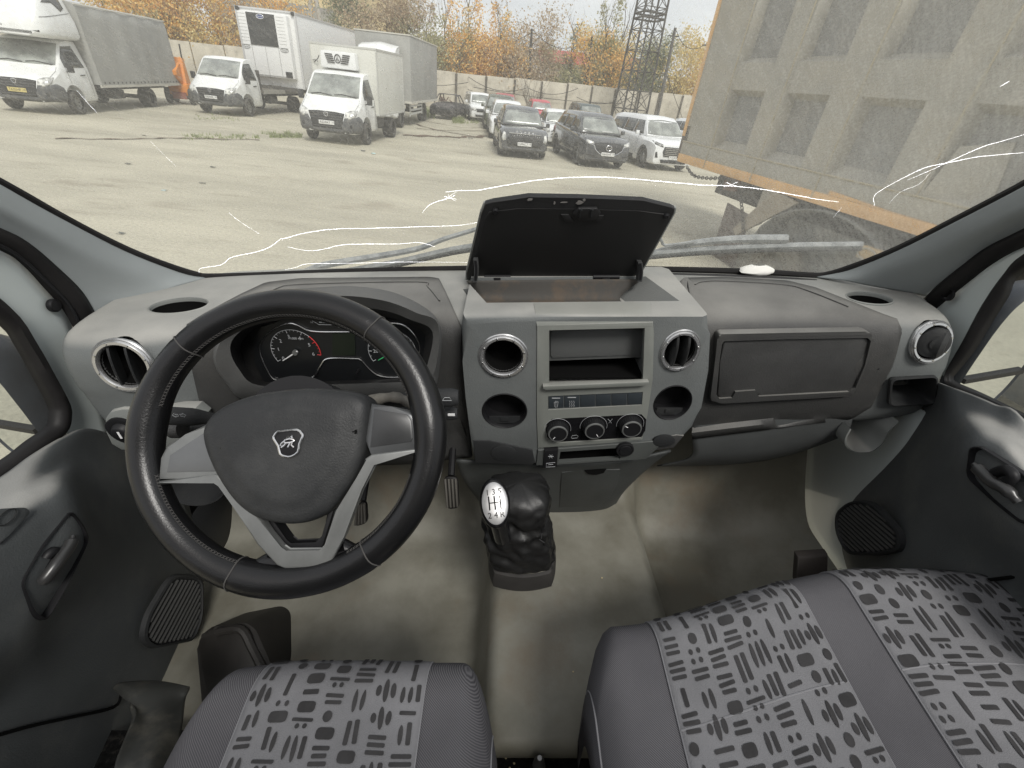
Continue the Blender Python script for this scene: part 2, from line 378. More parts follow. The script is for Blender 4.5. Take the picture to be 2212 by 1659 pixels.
driver = [(405, 705), (440, 683), (520, 640), (575, 614), (650, 605), (930, 602), (950, 606), (975, 660), (996, 705), (1004, 790), (1015, 900), (1020, 985), (880, 1000), (560, 1012), (470, 985), (430, 860), (408, 760)]
skin('driver_panel', driver, DARK)
passenger = [(1478, 640), (1466, 615), (1476, 604), (1560, 602), (1700, 610), (1760, 625), (1900, 680), (1935, 692), (1944, 715), (1930, 780), (1880, 876), (1838, 902), (1700, 920), (1494, 946), (1500, 900), (1525, 800), (1534, 690)]
skin('passenger_panel', passenger, DARK)
for pts in ([(560, 655), (600, 628), (660, 619), (900, 614), (925, 625), (950, 655)], [(1500, 620), (1515, 614), (1560, 612), (1690, 620), (1745, 634), (1830, 668)]):
    gq = MB(); gq.tube([on_front(*p)[0] + Vector((0, 0, .0055)) for p in [tuple(q[:2]) for q in spline([(a, b, 0) for a, b in pts], 5)]], .0018, 6); gq.build('pressed_line', DARK, dash)
# shallow pressing in the passenger top
# glove box lid with its raised frame and finger notch
def gb(pts, y): return [Y(a, b, y) for a, b in pts]
GBO = [(1556, 722), (1700, 719), (1876, 716), (1888, 728), (1872, 790), (1850, 845), (1838, 856), (1560, 872), (1534, 868), (1536, 850), (1546, 770), (1550, 730)]
GBI = [(1566, 738), (1700, 734), (1872, 731), (1879, 738), (1866, 790), (1846, 838), (1832, 846), (1640, 856), (1633, 843), (1590, 846), (1583, 859), (1556, 861), (1549, 853), (1556, 780), (1561, 745)]
f = MB(); f.prism(rpoly([Y(a, b, .781) for a, b in GBO], .006, 3), (0, .02, 0), bev=.0035, seg=3); gfr = f.build('glovebox_frame', DARK, dash)
cg = sum((Y(a, b, .781) for a, b in GBI), Vector()) / len(GBI)
f = MB(); f.prism([cg + (Y(a, b, .781) - cg) * 1.012 + Vector((0, -.02, 0)) for a, b in GBI], (0, .05, 0)); cut(gfr, [f.build('cutter', VOID)])
f = MB(); f.prism([Y(a, b, .786) for a, b in GBI], (0, .012, 0), bev=.003); lid = f.build('glovebox_lid', mat('glovebox plastic', (.040, .040, .039), .6, bump=.25, bscale=350, var=.3, vscale=12), dash)
f = MB(); f.prism([Y(a, b, .7855) for a, b in ((1587, 858), (1594, 848), (1630, 846), (1637, 857))], (0, .010, 0)); f.build('latch', VOID, lid)
f = MB(); f.cyl(Y(1897, 796, .782), YV, .0022, .004, 12); f.build('screw', CHROME, dash)
# under-panels
f = MB(); f.grid(patch([[Y(1500, 900, .812), Y(1600, 890, .812), Y(1720, 875, .812), Y(1838, 855, .805)], [Y(1497, 950, .802), Y(1600, 938, .802), Y(1720, 920, .802), Y(1842, 898, .795)], [Y(1490, 990, .815), Y(1600, 985, .815), Y(1720, 968, .815), Y(1830, 935, .80)], [Y(1420, 1008, .86), Y(1590, 1003, .86), Y(1700, 985, .86), Y(1790, 955, .83)]], 5, 4))
f.build('lower_panel', mat('under dash plastic', (.060, .064, .064), .6, bump=.2, bscale=350, var=.2), dash, solid=.004)
f = MB(); f.prism([Y(1562, 948, .796), Y(1640, 942, .796), Y(1625, 955, .796), Y(1600, 962, .796), Y(1570, 962, .796)], (0, .012, 0), bev=.003); f.bm.free()
# bottle holder hoop at the right end, and the one at the left behind the wheel
def hoop(pts, material=GREYS, dep=.085):
    """U-shaped bottle holder: a band that goes back under the dashboard"""
    c = MB(); rim = [Vector(p) for p in spline(pts, 5)]; cen = sum(rim, Vector()) / len(rim)
    c.grid([[p + (cen - p) * .10 + Vector((0, dep, 0)) for p in rim], [p + (cen - p) * .04 for p in rim], [p + (cen - p) * .02 + Vector((0, -.004, 0)) for p in rim], [p + (p - cen) * .06 + Vector((0, -.004, 0)) for p in rim], [p + (p - cen) * .08 for p in rim], [p + (p - cen) * .02 + Vector((0, dep, 0)) for p in rim]])
    c.face(c.vv([p + (cen - p) * .08 + Vector((0, dep, 0)) for p in rim])); return c.build('bottle_holder', material, dash)
hoop([Y(1836, 925, .775), Y(1826, 945, .772), Y(1828, 962, .77), Y(1848, 974, .77), Y(1878, 973, .77), Y(1902, 956, .77), Y(1916, 930, .772), Y(1935, 912, .775)])
hoop([Y(360, 1050, .70), Y(376, 1074, .69), Y(405, 1087, .685), Y(440, 1088, .685), Y(470, 1077, .69), Y(490, 1055, .70)], BLKG)
# headlamp switch pod at the left
f = MB(); f.prism([Y(a, b, .688) for a, b in ((226, 905), (238, 890), (262, 884), (420, 884), (440, 900), (440, 960), (420, 975), (262, 973), (240, 960), (228, 935))], (0, .03, 0), bev=.004); sw = f.build('lamp_switch_panel', GREYS, dash)
f = MB(); c0 = Y(268, 930, .686); f.lathe(c0, YV, [(.032, -.004), (.032, .003), (.028, .004), (.02, .003), (.016, .012), (.013, .014), (1e-4, .014)], 32); f.build('knob', BLK, sw)
f = MB(); f.box(c0 + Vector((.002, -.0148, 0)), (.004, .001, .016)); f.build('mark', WHITE, sw)

# ---- instrument binnacle and cluster
A = [(460, 772, .735), (482, 712, .80), (535, 655, .885), (600, 628, .94), (680, 619, .97), (770, 617, .97), (850, 630, .93), (915, 662, .85), (952, 706, .76), (950, 790, .735), (935, 845, .735), (880, 866, .735), (720, 868, .735), (540, 866, .735), (490, 830, .735)]
B = [(466, 770, .690), (500, 706, .690), (560, 660, .690), (620, 645, .695), (690, 640, .695), (765, 640, .695), (840, 652, .695), (900, 676, .69), (946, 700, .69), (943, 785, .700), (922, 830, .70), (880, 848, .70), (720, 852, .70), (545, 854, .70), (494, 822, .70)]
C_ = [(497, 750, .695), (520, 715, .70), (575, 682, .705), (630, 668, .705), (690, 663, .71), (765, 663, .71), (835, 672, .71), (885, 690, .70), (934, 716, .70), (924, 785, .70), (912, 812, .70), (880, 824, .70), (720, 830, .70), (562, 833, .70), (515, 796, .70)]
D_ = [(520, 750, .756), (540, 718, .756), (590, 690, .756), (640, 680, .756), (690, 676, .756), (765, 676, .756), (830, 684, .756), (875, 700, .756), (915, 724, .756), (908, 785, .756), (898, 806, .756), (870, 815, .756), (720, 822, .756), (575, 824, .756), (533, 792, .756)]
f = MB(); f.grid([spline([Y(*p) for p in r_], 5, True) for r_ in (A, B, C_)], closed_u=True)
hood = f.build('instrument_hood', mat('hood plastic', (.085, .086, .084), .6, bump=.35, bscale=420, var=.15), dash, 60)
f = MB(); f.grid([spline([Y(*p) for p in r_], 5, True) for r_ in (C_, [(a, b, y + .002) for a, b, y in D_], [(720 + (a - 720) * .5, 750 + (b - 750) * .5, y + .002) for a, b, y in D_], [(720 + (a - 720) * .02, 750 + (b - 750) * .02, y + .002) for a, b, y in D_])], closed_u=True)
f.build('cluster_bezel', mat('black dusty plastic', (.012, .012, .012), .55, var=.4, vscale=20), hood, 60)
CLY = .752
def zc(zx, zy): return (230.4 + zx * .427, 604.8 + zy * .427)           # pixel of the enlarged crop of the wheel
def q(zx, zy, y=CLY): return Y(*zc(zx, zy), y)
cl = MB(); cl.prism([q(*p) for p in ((740, 300), (780, 240), (900, 200), (1560, 200), (1620, 260), (1625, 420), (1580, 510), (800, 522), (750, 420))], (0, .004, 0)); clu = cl.build('gauge_panel', mat('gauge black', (.010, .011, .012), .32, var=.2), hood)
f = MB(); ln_ = [(775, 360), (790, 300), (850, 245), (920, 220), (965, 228), (1035, 258), (1180, 262), (1340, 258), (1380, 230), (1440, 218), (1510, 232), (1565, 290), (1585, 350), (1565, 410), (1520, 480), (1440, 492), (1370, 480), (1320, 440), (1285, 403), (1240, 397), (1120, 397), (1085, 430), (1050, 485), (1000, 508), (930, 511), (850, 503), (810, 450)]
f.tube(spline([q(a, b, CLY - .002) for a, b in ln_], 4, True), .0016, 6, closed=True); f.build('gauge_outline', CHROME, clu)
def gauge(cx, cy, r, a0, a1, n, minor, labels, redfrom, ndl, ncol):
    t_ = MB(); t2 = MB(); t3 = MB(); c = q(cx, cy, CLY - .0015); rr = (q(cx + r, cy, CLY) - q(cx, cy, CLY)).length
    for k in range(n * minor + 1):
        a = R(a0 + (a1 - a0) * k / (n * minor)); d = Vector((math.sin(a), 0, math.cos(a))); big = k % minor == 0
        p1 = c + d * rr; p0 = c + d * rr * (.86 if big else .93); (t2 if k / minor >= redfrom else t_).tube([p0, p1], .0007 if big else .0004, 4)
    arc = [c + Vector((math.sin(R(a)), 0, math.cos(R(a)))) * rr for a in [a0 + (a1 - a0) * i / 40 for i in range(41)]]
    cutk = int(40 * redfrom / n) if redfrom < n else 40
    t_.tube(arc[:cutk + 1], .0005, 4)
    if redfrom < n: t2.tube(arc[cutk:], .0009, 4)
    for k, s in enumerate(labels):
        a = R(a0 + (a1 - a0) * k / (len(labels) - 1)); 
        if s: text_bm(t_, s, c + Vector((math.sin(a), 0, math.cos(a))) * rr * .70, NX, UZ, rr * .22, .0002)
    t_.build('dial', GPRINT, clu)
    if redfrom < n: t2.build('red_zone', RED, clu)
    else: t2.bm.free()
    a = R(ndl); d = Vector((math.sin(a), 0, math.cos(a))); t3.tube([c + Vector((0, -.005, 0)) - d * rr * .12, c + Vector((0, -.005, 0)) + d * rr * .72], [.0018, .0007], 6); nd = t3.build('needle', ncol, clu)
    h = MB(); h.cyl(c + Vector((0, -.004, 0)), YV, rr * .11, .006, 16); h.build('needle_cap', SATIN, nd)
gauge(958, 362, 122, -118, 100, 6, 4, ['0', '1', '2', '3', '4', '5', '6'], 4.6, -122, WHITE)
gauge(1445, 362, 120, -118, 118, 8, 2, ['', '20', '40', '60', '80', '100', '120', '140', ''], 99, -120, GREEN)
f = MB(); text_bm(f, '×1000 rpm', q(957, 296, CLY - .001), NX, UZ, .0065, .0002); f.build('dial_print', GPRINT, clu); f = MB()
text_bm(f, 'H', q(1037, 214, CLY - .001), NX, UZ, .006, .0002); text_bm(f, 'C', q(1175, 236, CLY - .001), NX, UZ, .006, .0002); text_bm(f, 'E', q(1217, 236, CLY - .001), NX, UZ, .006, .0002)
f.tube([q(1040, 206, CLY - .001), q(1075, 226, CLY - .001), q(1172, 228, CLY - .001)], .0005, 4); f.tube([q(1215, 228, CLY - .001), q(1300, 228, CLY - .001)], .0005, 4)
for k in range(6): f.box(q(1082 + k * 17, 213 + k * .4, CLY - .001), (.0048, .0006, .003))
f.build('dial_print', GPRINT, clu)
f = MB(); f.prism([q(1142, 272, CLY - .002), q(1255, 268, CLY - .002), q(1258, 380, CLY - .002), q(1142, 384, CLY - .002)], (0, .002, 0)); f.build('display', mat('lcd', (.012, .016, .011), .35, spec=.3), clu)
for a in ((1064, 468), (1270, 463)):
    f = MB(); f.cyl(q(a[0], a[1], CLY - .008), YV, .0022, .018, 10); f.build('reset_pin', BLK, clu)

# ---- centre console
CF = .742
con_o = [(1000, 694), (1150, 688), (1410, 680), (1520, 676), (1533, 684), (1534, 720), (1530, 800), (1515, 880), (1500, 925), (1458, 968), (1440, 975), (1165, 1000), (1024, 1000), (1018, 955), (1006, 860), (999, 780), (996, 705)]
m = MB(); zt0 = (Y(1265, 684, CF)).z
def cpt(a, b_): p = Y(a, b_, CF); return Vector((p.x, p.y, zt0)) if b_ <= 695 and 996 < a < 1534 and b_ != 684 else p
m.prism([cpt(a, b) for a, b in con_o], (0, .27, 0), bev=.016, seg=4)
con = m.build('centre_console', GREY, dash, 40)
def rc(x0, y0, x1, y1, y, dy=.1): 
    mm = MB(); mm.prism([Y(x0, y0, y), Y(x1, y0, y), Y(x1, y1, y), Y(x0, y1, y)], (0, dy, 0)); return mm.build('cutter', VOID)
def poly_cut(pts, y, dy, bev=0):
    mm = MB(); mm.prism([Vector((Y(a, b, CF).x, y, Y(a, b, CF).z)) for a, b in pts], (0, dy, 0), bev=bev); return mm.build('cutter', VOID)
ZT = (Y(1265, 684, CF)).z                                            # top of the console
def top(px, py): return Z(px, py, ZT)
vc = [(Y(1087, 770, CF), .0445, .0445), (Y(1468, 758, CF), .0355, .042), (Y(1090, 888, CF), .045, .043), (Y(1453, 870, CF), .037, .042)]
cuts = [ell_cut(vc[i][0], YV, vc[i][1], vc[i][2], .05) for i in range(4)]
cuts.append(poly_cut([(1181, 706), (1397, 702), (1392, 826), (1181, 836)], CF - .05, .17))
cuts.append(poly_cut([(1212, 970), (1344, 962), (1340, 990), (1205, 997)], CF - .05, .14))
tr = MB(); tr.prism([top(1056, 654), top(1468, 650), top(1400, 600), top(1004, 606)], (0, 0, .05)); tr2 = MB()
T0 = [top(1051, 654), top(1468, 650), top(1395, 597), top(1002, 600)]
bot = [Vector((p.x * .99 + .0 + (.02 if p.x < .1 else -.05), p.y + (.004 if i < 2 else -.01), ZT - .045)) for i, p in enumerate(T0)]
tr = MB(); tr.grid([[p + Vector((0, 0, .05)) for p in T0], T0, bot], closed_u=True, cap=True); cuts.append(tr.build('cutter', VOID))
for c in cuts: c.data.name = 'cutter'
cut(con, cuts)
air_vent(vc[0][0], YV, .0435, .0435, 0, label='empty silver ringed round vent left of the radio slot', parent=con)
air_vent(vc[1][0], YV, .0345, .041, 2, .12, label='silver ringed round vent right of the radio slot', parent=con)
for i in (2, 3):
    c, rx, ry = vc[i]; f = MB(); f.lathe(c, YV, [(1.05, -.002), (1.06, .001), (1.02, .002), (.98, 0), (.95, -.012), (.93, -.012), (.92, -.03), (.90, -.044), (1e-4, -.046)], 44, a=NX, sx=rx, sy=ry); cp = f.build('cup_holder', BLK, con)
    f = MB(); f.box(c + Vector((0, .008, -ry * .66)), (rx * 1.46, .003, ry * .40)); f.box(c + Vector((0, .005, -ry * .60)), (.018, .002, .008)); f.build('flap', BLKG, cp)
# dirty tray floor in the open compartment
f = MB(); f.grid(patch([[top(1003, 604) + Vector((.004, 0, -.003)), top(1200, 601) + Vector((0, 0, -.003)), top(1392, 600) + Vector((-.004, 0, -.003))], [Vector((bot[3].x + .004, bot[3].y - .004, ZT - .036)), Vector((.1, bot[3].y - .006, ZT - .036)), Vector((bot[2].x, bot[3].y - .004, ZT - .036))], [Vector((bot[3].x + .004, bot[3].y - .03, ZT - .0435)), Vector((.1, bot[3].y - .03, ZT - .0435)), Vector((bot[2].x, bot[3].y - .03, ZT - .0435))], [Vector((bot[0].x + .002, bot[0].y, ZT - .0435)), Vector((.1, bot[0].y, ZT - .0435)), Vector((bot[1].x, bot[0].y, ZT - .0435))]], 6, 5))
TRAY = mat('dusty brown tray', (.050, .047, .042), .8, col2=(.078, .060, .044), lo=.40, hi=.52, vscale=14, bump=.2, bscale=120)
f.build('tray', TRAY, con, solid=.001)
# lighter grey centre trim: top strip, frame round the radio slot, button row, heater panel
TP = MB(); F2 = CF - .003
BV = .016
def tcol(x0, x1, x2, p0):
    a_ = top(x0, p0); e_ = top(x1, 679); zz = ZT; f_ = Y(x2, 706, F2)
    return [a_ + Vector((0, 0, .0008)), Vector((e_.x, CF + BV, zz + .0008)), Vector(((e_.x * .5 + Y(x1, 690, F2).x * .5), CF + BV * .24, zz - BV * .22)), Vector((Y(x2, 692, F2).x, F2 + .0005, zz - BV)), f_ + Vector((0, .0002, 0))]
cols_ = [tcol(1153, 1157, 1160, 655), tcol(1280, 1284, 1285, 654), tcol(1404, 1409, 1411, 653)]
strip = [[c_[k] for c_ in cols_] for k in range(5)]
TP.grid(patch(strip, 4, 4)); TP.build('top_trim', TRIM, con)
tf = MB(); tf.prism([Y(a, b, F2) for a, b in ((1160, 703), (1411, 696), (1413, 720), (1410, 820), (1398, 900), (1388, 950), (1300, 958), (1162, 968), (1160, 900))], (0, .01, 0), bev=.0015)
tfo = tf.build('centre_trim', TRIM, con)
cut(tfo, [poly_cut([(1186, 712), (1392, 707), (1388, 824), (1186, 833)], F2 - .02, .06), poly_cut([(1184, 854), (1388, 845), (1386, 873), (1184, 884)], F2 - .02, .06, 0), poly_cut([(1180, 915), (1192, 903), (1385, 893), (1396, 905), (1394, 930), (1384, 944), (1200, 955), (1182, 945)], F2 - .02, .06)])
f = MB(); f.prism([Y(a, b, F2 - .012) for a, b in ((1173, 835), (1402, 825), (1402, 829), (1390, 834), (1180, 843), (1173, 840))], (0, .012, 0), bev=.001); f.build('shelf_lip', TRIM, con)
f = MB(); f.prism([Y(a, b, .775) for a, b in ((1182, 706), (1396, 702), (1393, 772), (1182, 780))], (0, .01, 0), bev=.001); cv = f.build('radio_blank', mat('blank cover', (.085, .088, .087), .55, bump=.2, bscale=300), con)
f = MB(); f.prism([Y(a, b, .772) for a, b in ((1192, 714), (1386, 710), (1389, 716), (1385, 762), (1380, 767), (1194, 774), (1189, 768), (1189, 720))], (0, .005, 0), bev=.0015); f.build('blank_face', mat('blank cover'  , (.09, .09, .09)), cv)
f = MB(); f.prism([Y(1182, 838, .745), Y(1392, 830, .745), Y(1392, 829, .91), Y(1182, 834, .91)], (0, 0, -.004)); f.bm.free()
zs = Y(1285, 819, .745).z; f = MB(); f.prism([Vector((Y(1183, 815, .745).x, .752, zs)), Vector((Y(1391, 815, .745).x, .752, zs)), Vector((Y(1391, 815, .745).x + .01, .905, zs)), Vector((Y(1183, 815, .745).x, .905, zs))], (0, 0, -.004)); f.build('slot_floor_shade', VOID, con)  # black sheet on the slot floor, deep shade included in its colour
f = MB(); f.prism([Y(1178, 778, .88), Y(1398, 772, .88), Y(1398, 835, .88), Y(1178, 845, .88)], (0, .01, 0)); f.build('slot_back_shade', VOID, con)  # dark plate added so the slot looks unlit at the back
for k in range(6):
    x0 = 1185 + k * 34.1; dy = -k * 1.45
    f = MB(); f.prism([Y(x0, 857 + dy, F2 + .001), Y(x0 + 32.6, 855.6 + dy, F2 + .001), Y(x0 + 32.4, 881 + dy, F2 + .001), Y(x0, 882.4 + dy, F2 + .001)], (0, .012, 0), bev=.0012)
    b_ = f.build('rocker_button', mat('button slate', (.026, .032, .037), .45), con)
    if k < 2:
        f = MB(); f.box(Y(x0 + 16, 860 + dy, F2 + .0005), (.017, .0015, .0014)); yb = F2 + .0004
        if k == 0:
            f.tube([Y(x0 + 12, 869, yb), Y(x0 + 21, 868, yb), Y(x0 + 19, 879, yb), Y(x0 + 13, 879, yb), Y(x0 + 12, 869, yb)], .0005, 4)
            for i in (0, 1): f.tube([Y(x0 + 15 + i * 3, 866, yb - .0002), Y(x0 + 15 + i * 3, 881, yb - .0002)], .0004, 4)
        else:
            for i in range(3): f.tube([Y(x0 + 11 + i * 4.5 + (1.2 if j % 2 else 0), 867 + j * 3.4 - 1, yb) for j in range(5)], .0006, 4)
        f.build('button_symbol', GPRINT, b_)
# heater panel
hp = MB(); hp.prism([Y(a, b, F2 + .002) for a, b in ((1180, 915), (1192, 903), (1385, 893), (1396, 905), (1394, 930), (1384, 944), (1200, 955), (1182, 945))], (0, .008, 0)); hpo = hp.build('heater_panel', mat('glossy black', (.008, .008, .009), .22), con)
for (a, b), ang in (((1204, 927), 215), ((1282, 921), 150), ((1361, 917), 300)):
    c = Y(a, b, F2); r0 = .0225
    f = MB(); f.lathe(c, YV, [(r0 * 1.12, 0), (r0 * 1.12, .001), (r0, .0015), (r0, .010), (r0 * .93, .016), (r0 * .80, .018), (r0 * .78, .0165), (1e-4, .0165)], 40); kn = f.build('heater_knob', BLK, hpo)
    f = MB(); f.lathe(c, YV, [(r0 * .94, .0155), (r0 * .90, .0178), (r0 * .84, .0183), (r0 * .80, .0180)], 40); f.build('knob_ring', SATIN, kn)
    g_ = MB()
    for k in range(28):
        t = 2 * math.pi * k / 28; g_.box(c + Vector((math.cos(t) * r0, -.006, math.sin(t) * r0)), (.0012, .009, .0012), Matrix.Rotation(-t, 3, 'Y'))
    g_.build('knurling', BLKG, kn)
    f = MB(); d = Vector((math.sin(R(ang)), 0, math.cos(R(ang)))); f.tube([c + d * r0 * .45 + YV * .0168, c + d * r0 * .74 + YV * .0168], .0007, 4); f.build('pointer', WHITE, kn)
    f = MB(); f.tube([c + Vector((math.sin(R(t)), 0, math.cos(R(t)))) * r0 * 1.28 + YV * .0005 for t in range(-100, 101, 8)], .0004, 4); f.build('dial_print', GPRINT, hpo)
f = MB(); f.tube([Y(1234, 945, F2 + .001), Y(1236, 941, F2 + .001), Y(1246, 940, F2 + .001), Y(1249, 943, F2 + .001), Y(1247, 946, F2 + .001), Y(1236, 947, F2 + .001), Y(1234, 945, F2 + .001)], .0004, 4); f.build('heater_symbol', GPRINT, hpo); f = MB()
for s_ in (-1, 1): f.tube([Y(1318 + s_ * 5, 905, F2 + .001), Y(1318, 910, F2 + .001), Y(1318 + s_ * 3, 914, F2 + .001)], .0004, 4)
f.build('heater_symbol', GPRINT, hpo)
# lower fascia below the trim
LF = mat('lower fascia plastic', (.020, .021, .022), .55, bump=.3, bscale=380, var=.2)
f = MB(); f.prism([Y(a, b, CF - .003) for a, b in ((1022, 952), (1058, 952), (1150, 972), (1156, 1000), (1150, 1005), (1026, 1001))], (0, .02, 0), bev=.003); lfo = f.build('lower_fascia', LF, con)
f = MB(); f.lathe(Y(1088, 978, CF - .0035), YV, [(.028, -.002), (.028, .002), (.025, .003), (1e-4, .003)], 30, a=NX, sx=1, sy=.8); f.build('round_blank', LF, lfo)
f = MB(); f.prism([Y(a, b, CF - .003) for a, b in ((1392, 955), (1462, 940), (1478, 942), (1456, 968), (1392, 978))], (0, .02, 0), bev=.003); lf2 = f.build('lower_fascia', DARK, con)
f = MB(); f.lathe(Y(1434, 952, CF - .004), YV, [(.022, -.002), (.022, .002), (.019, .003), (1e-4, .003)], 30, a=NX, sx=1.1, sy=.75); f.build('round_blank', BLKG, lf2)
f = MB(); f.prism([Y(a, b, CF - .006) for a, b in ((1162, 972), (1388, 956), (1440, 950), (1396, 992), (1200, 1004), (1158, 1006))], (0, .012, 0), bev=.002); tro = f.build('console_tray', mat('tray rim', (.07, .075, .072), .5, bump=.2, bscale=350), con)
cut(tro, [poly_cut([(1210, 972), (1345, 963), (1338, 988), (1206, 996)], CF - .03, .08)])
f = MB(); f.prism([Y(a, b, .78) for a, b in ((1206, 969), (1352, 958), (1346, 994), (1200, 1002))], (0, .03, 0)); f.build('tray_back', VOID, tro)
f = MB(); f.prism([Y(a, b, CF - .012) for a, b in ((1176, 974), (1206, 972), (1203, 1010), (1174, 1012))], (0, .03, 0), bev=.002); ss = f.build('switch_block', BLK, con)
f = MB(); c = Y(1190, 986, CF - .0125)
for k in range(6): t = k * math.pi / 3; f.tube([c, c + Vector((math.cos(t), 0, math.sin(t))) * .006], .0006, 4)
f.tube([Y(1180, 1001, CF - .0125), Y(1199, 999, CF - .0125), Y(1199, 1008, CF - .0125), Y(1180, 1009, CF - .0125), Y(1180, 1001, CF - .0125)], .0005, 4); f.tube([Y(1184, 1004, CF - .0125), Y(1195, 1003, CF - .0125)], .0005, 4)
f.build('switch_symbol', GPRINT, ss)
f = MB(); f.lathe(Y(1350, 971, CF - .010), YV, [(.019, -.004), (.019, .003), (.017, .004), (.014, .003), (.013, .006), (1e-4, .0065)], 30); f.build('power_socket', BLK, con)
# lower console going down to the tunnel, with its flap
f = MB(); f.grid(patch([[Y(985, 995, .775), Y(1100, 1002, .77), Y(1200, 1004, .77), Y(1330, 998, .77), Y(1450, 975, .80)],
                        [Y(1003, 1040, .80), Y(1110, 1050, .80), Y(1205, 1050, .80), Y(1330, 1036, .80), Y(1400, 1012, .82)],
                        [Y(1040, 1090, .83), Y(1120, 1095, .83), Y(1206, 1098, .83), Y(1310, 1085, .83), Y(1350, 1060, .85)],
                        [Y(1060, 1120, .87), Y(1130, 1125, .87), Y(1206, 1122, .87), Y(1295, 1108, .87), Y(1330, 1090, .88)]], 6, 5))
lc = f.build('lower_console', mat('lower console plastic', (.050, .054, .053), .6, bump=.3, bscale=380, var=.25, vscale=9), dash, solid=.006)
fl = [(1213, 1020, .779), (1265, 1015, .778), (1340, 1014, .780), (1334, 1045, .799), (1318, 1075, .817), (1296, 1092, .826), (1208, 1097, .826)]
f = MB(); f.prism([Y(a, b, y) for a, b, y in fl], (0, .006, 0), bev=.002); fo = f.build('storage_flap', mat('lower console plastic', (.05, .05, .05)), dash)
f = MB(); f.prism([Y(a, b, .776) for a, b in ((1262, 1016), (1300, 1013), (1310, 1013), (1304, 1022), (1288, 1026), (1270, 1024))], (0, .006, 0)); f.build('finger_pull', VOID, fo)

# ---- the open compartment lid standing against the windscreen
lidt = cab('compartment_lid', 'black storage lid standing open on top of the dashboard', 'compartment lid', (.1, .97, -.36))
LP0 = Vector((0, .965, ZT + .003)); LN = Vector((0, -.90, -.43)).normalized()
lo_ = [(1009, 590), (1008, 604), (1020, 608), (1370, 607), (1378, 600), (1392, 575), (1456, 462), (1458, 452), (1450, 448), (1390, 433), (1250, 428), (1142, 426), (1065, 436), (1048, 441), (1040, 462)]
f = MB(); LIDM = mat('lid black plastic', (.0075, .0075, .008), .55, bump=.2, bscale=350)
lc0 = PL(1230, 520, LP0, LN); f.prism([lc0 + (PL(a, b, LP0, LN) - lc0) * 1.016 for a, b in lo_], -LN * .010, bev=.003); lo = f.build('lid_panel', GREYS, lidt)
li = [(1016, 590), (1018, 603), (1368, 603), (1386, 572), (1447, 464), (1380, 456), (1240, 452), (1120, 451), (1056, 458), (1048, 475)]
f = MB(); f.prism([PL(a, b, LP0 + LN * .0125, LN) for a, b in lo_], -LN * .012, bev=.002); f.build('lid_frame', LIDM, lo)
f = MB(); f.prism([PL(a, b, LP0 + LN * .0142, LN) for a, b in li], -LN * .003, bev=.001); f.build('lid_liner', mat('lid liner', (.0048, .0048, .005), .6), lo)
for a, b in ((1070, 455), (1439, 466)):
    f = MB(); f.lathe(PL(a, b, LP0 + LN * .0145, LN), LN, [(.006, -.001), (.006, .003), (.004, .005), (1e-4, .005)], 20); f.build('rubber_buffer', BLK, lo)
f = MB(); f.prism([PL(a, b, LP0 + LN * .020, LN) for a, b in ((1238, 462), (1250, 451), (1290, 451), (1298, 462), (1284, 478), (1252, 478))], -LN * .008, bev=.002)
f.prism([PL(a, b, LP0 + LN * .017, LN) for a, b in ((1212, 464), (1228, 464), (1240, 480), (1222, 480))], -LN * .004, bev=.001); f.prism([PL(a, b, LP0 + LN * .017, LN) for a, b in ((1288, 466), (1304, 466), (1298, 478), (1282, 480))], -LN * .004, bev=.001)
lt = f.build('latch_housing', LIDM, lo)
for a in (1252, 1276):
    f = MB(); p = PL(a, 458, LP0 + LN * .024, LN); f.tube([PL(a, 468, LP0 + LN * .020, LN), p, PL(a + 1, 453, LP0 + LN * .028, LN), PL(a + 5, 453, LP0 + LN * .030, LN)], .0022, 8); f.build('latch_hook', BLKG, lt)
SCUFF = mat('scuffed plastic', (.20, .19, .18), .8)
for (a, b, w_, h_) in ((1198, 438, 3, 5), (1252, 437, 10, 6), (1262, 432, 5, 4), (1145, 431, 8, 3), (1218, 437, 10, 2)):
    f = MB(); rr = random.Random(a); c0 = (a, b); pts = []
    for k in range(9): t = k * 2 * math.pi / 9; s = rr.uniform(.5, 1); pts.append(PL(a + math.cos(t) * w_ * s, b + math.sin(t) * h_ * s, LP0 + LN * .0140, LN))
    f.prism(pts, LN * .0006); f.build('scuff', SCUFF, lo)
for (x0, y0, x1, y1) in ((1027, 560, 1026, 610), (1383, 566, 1382, 609)):
    f = MB(); n_ = 9; p = [Y(x0 + (x1 - x0) * i / n_ + 2.5 * math.sin(i / n_ * math.pi), y0 + (y1 - y0) * i / n_, .915) for i in range(n_ + 1)]
    f.grid([[q_ + Vector((dx, dy, 0)) for dx, dy in ((-.0045, 0), (.0045, 0), (.0045, .02), (-.0045, .02))] for q_ in p], closed_u=True, cap=True)
    stay = f.build('lid_stay', mat('stay grey', (.045, .046, .046), .5), lidt)
    f = MB()
    for i in range(18):
        t = (i + .5) / 20; q_ = Y(x0 + (x1 - x0) * t + 2.5 * math.sin(t * math.pi), y0 + 3 + (y1 - y0 - 3) * t, .9135); f.box(q_, (.0052, .0015, .0013))
    f.build('stay_teeth', BLK, stay)
for a in (1074, 1308):
    f = MB(); p = PL(a, 602, LP0 + LN * .018, LN); f.tube([p + Vector((-.028, 0, .004)), p + Vector((.030, 0, .004))], .0055, 10); f.box(p + Vector((0, -.004, -.008)), (.016, .010, .026), bev=.002); f.build('hinge', BLK, lidt)

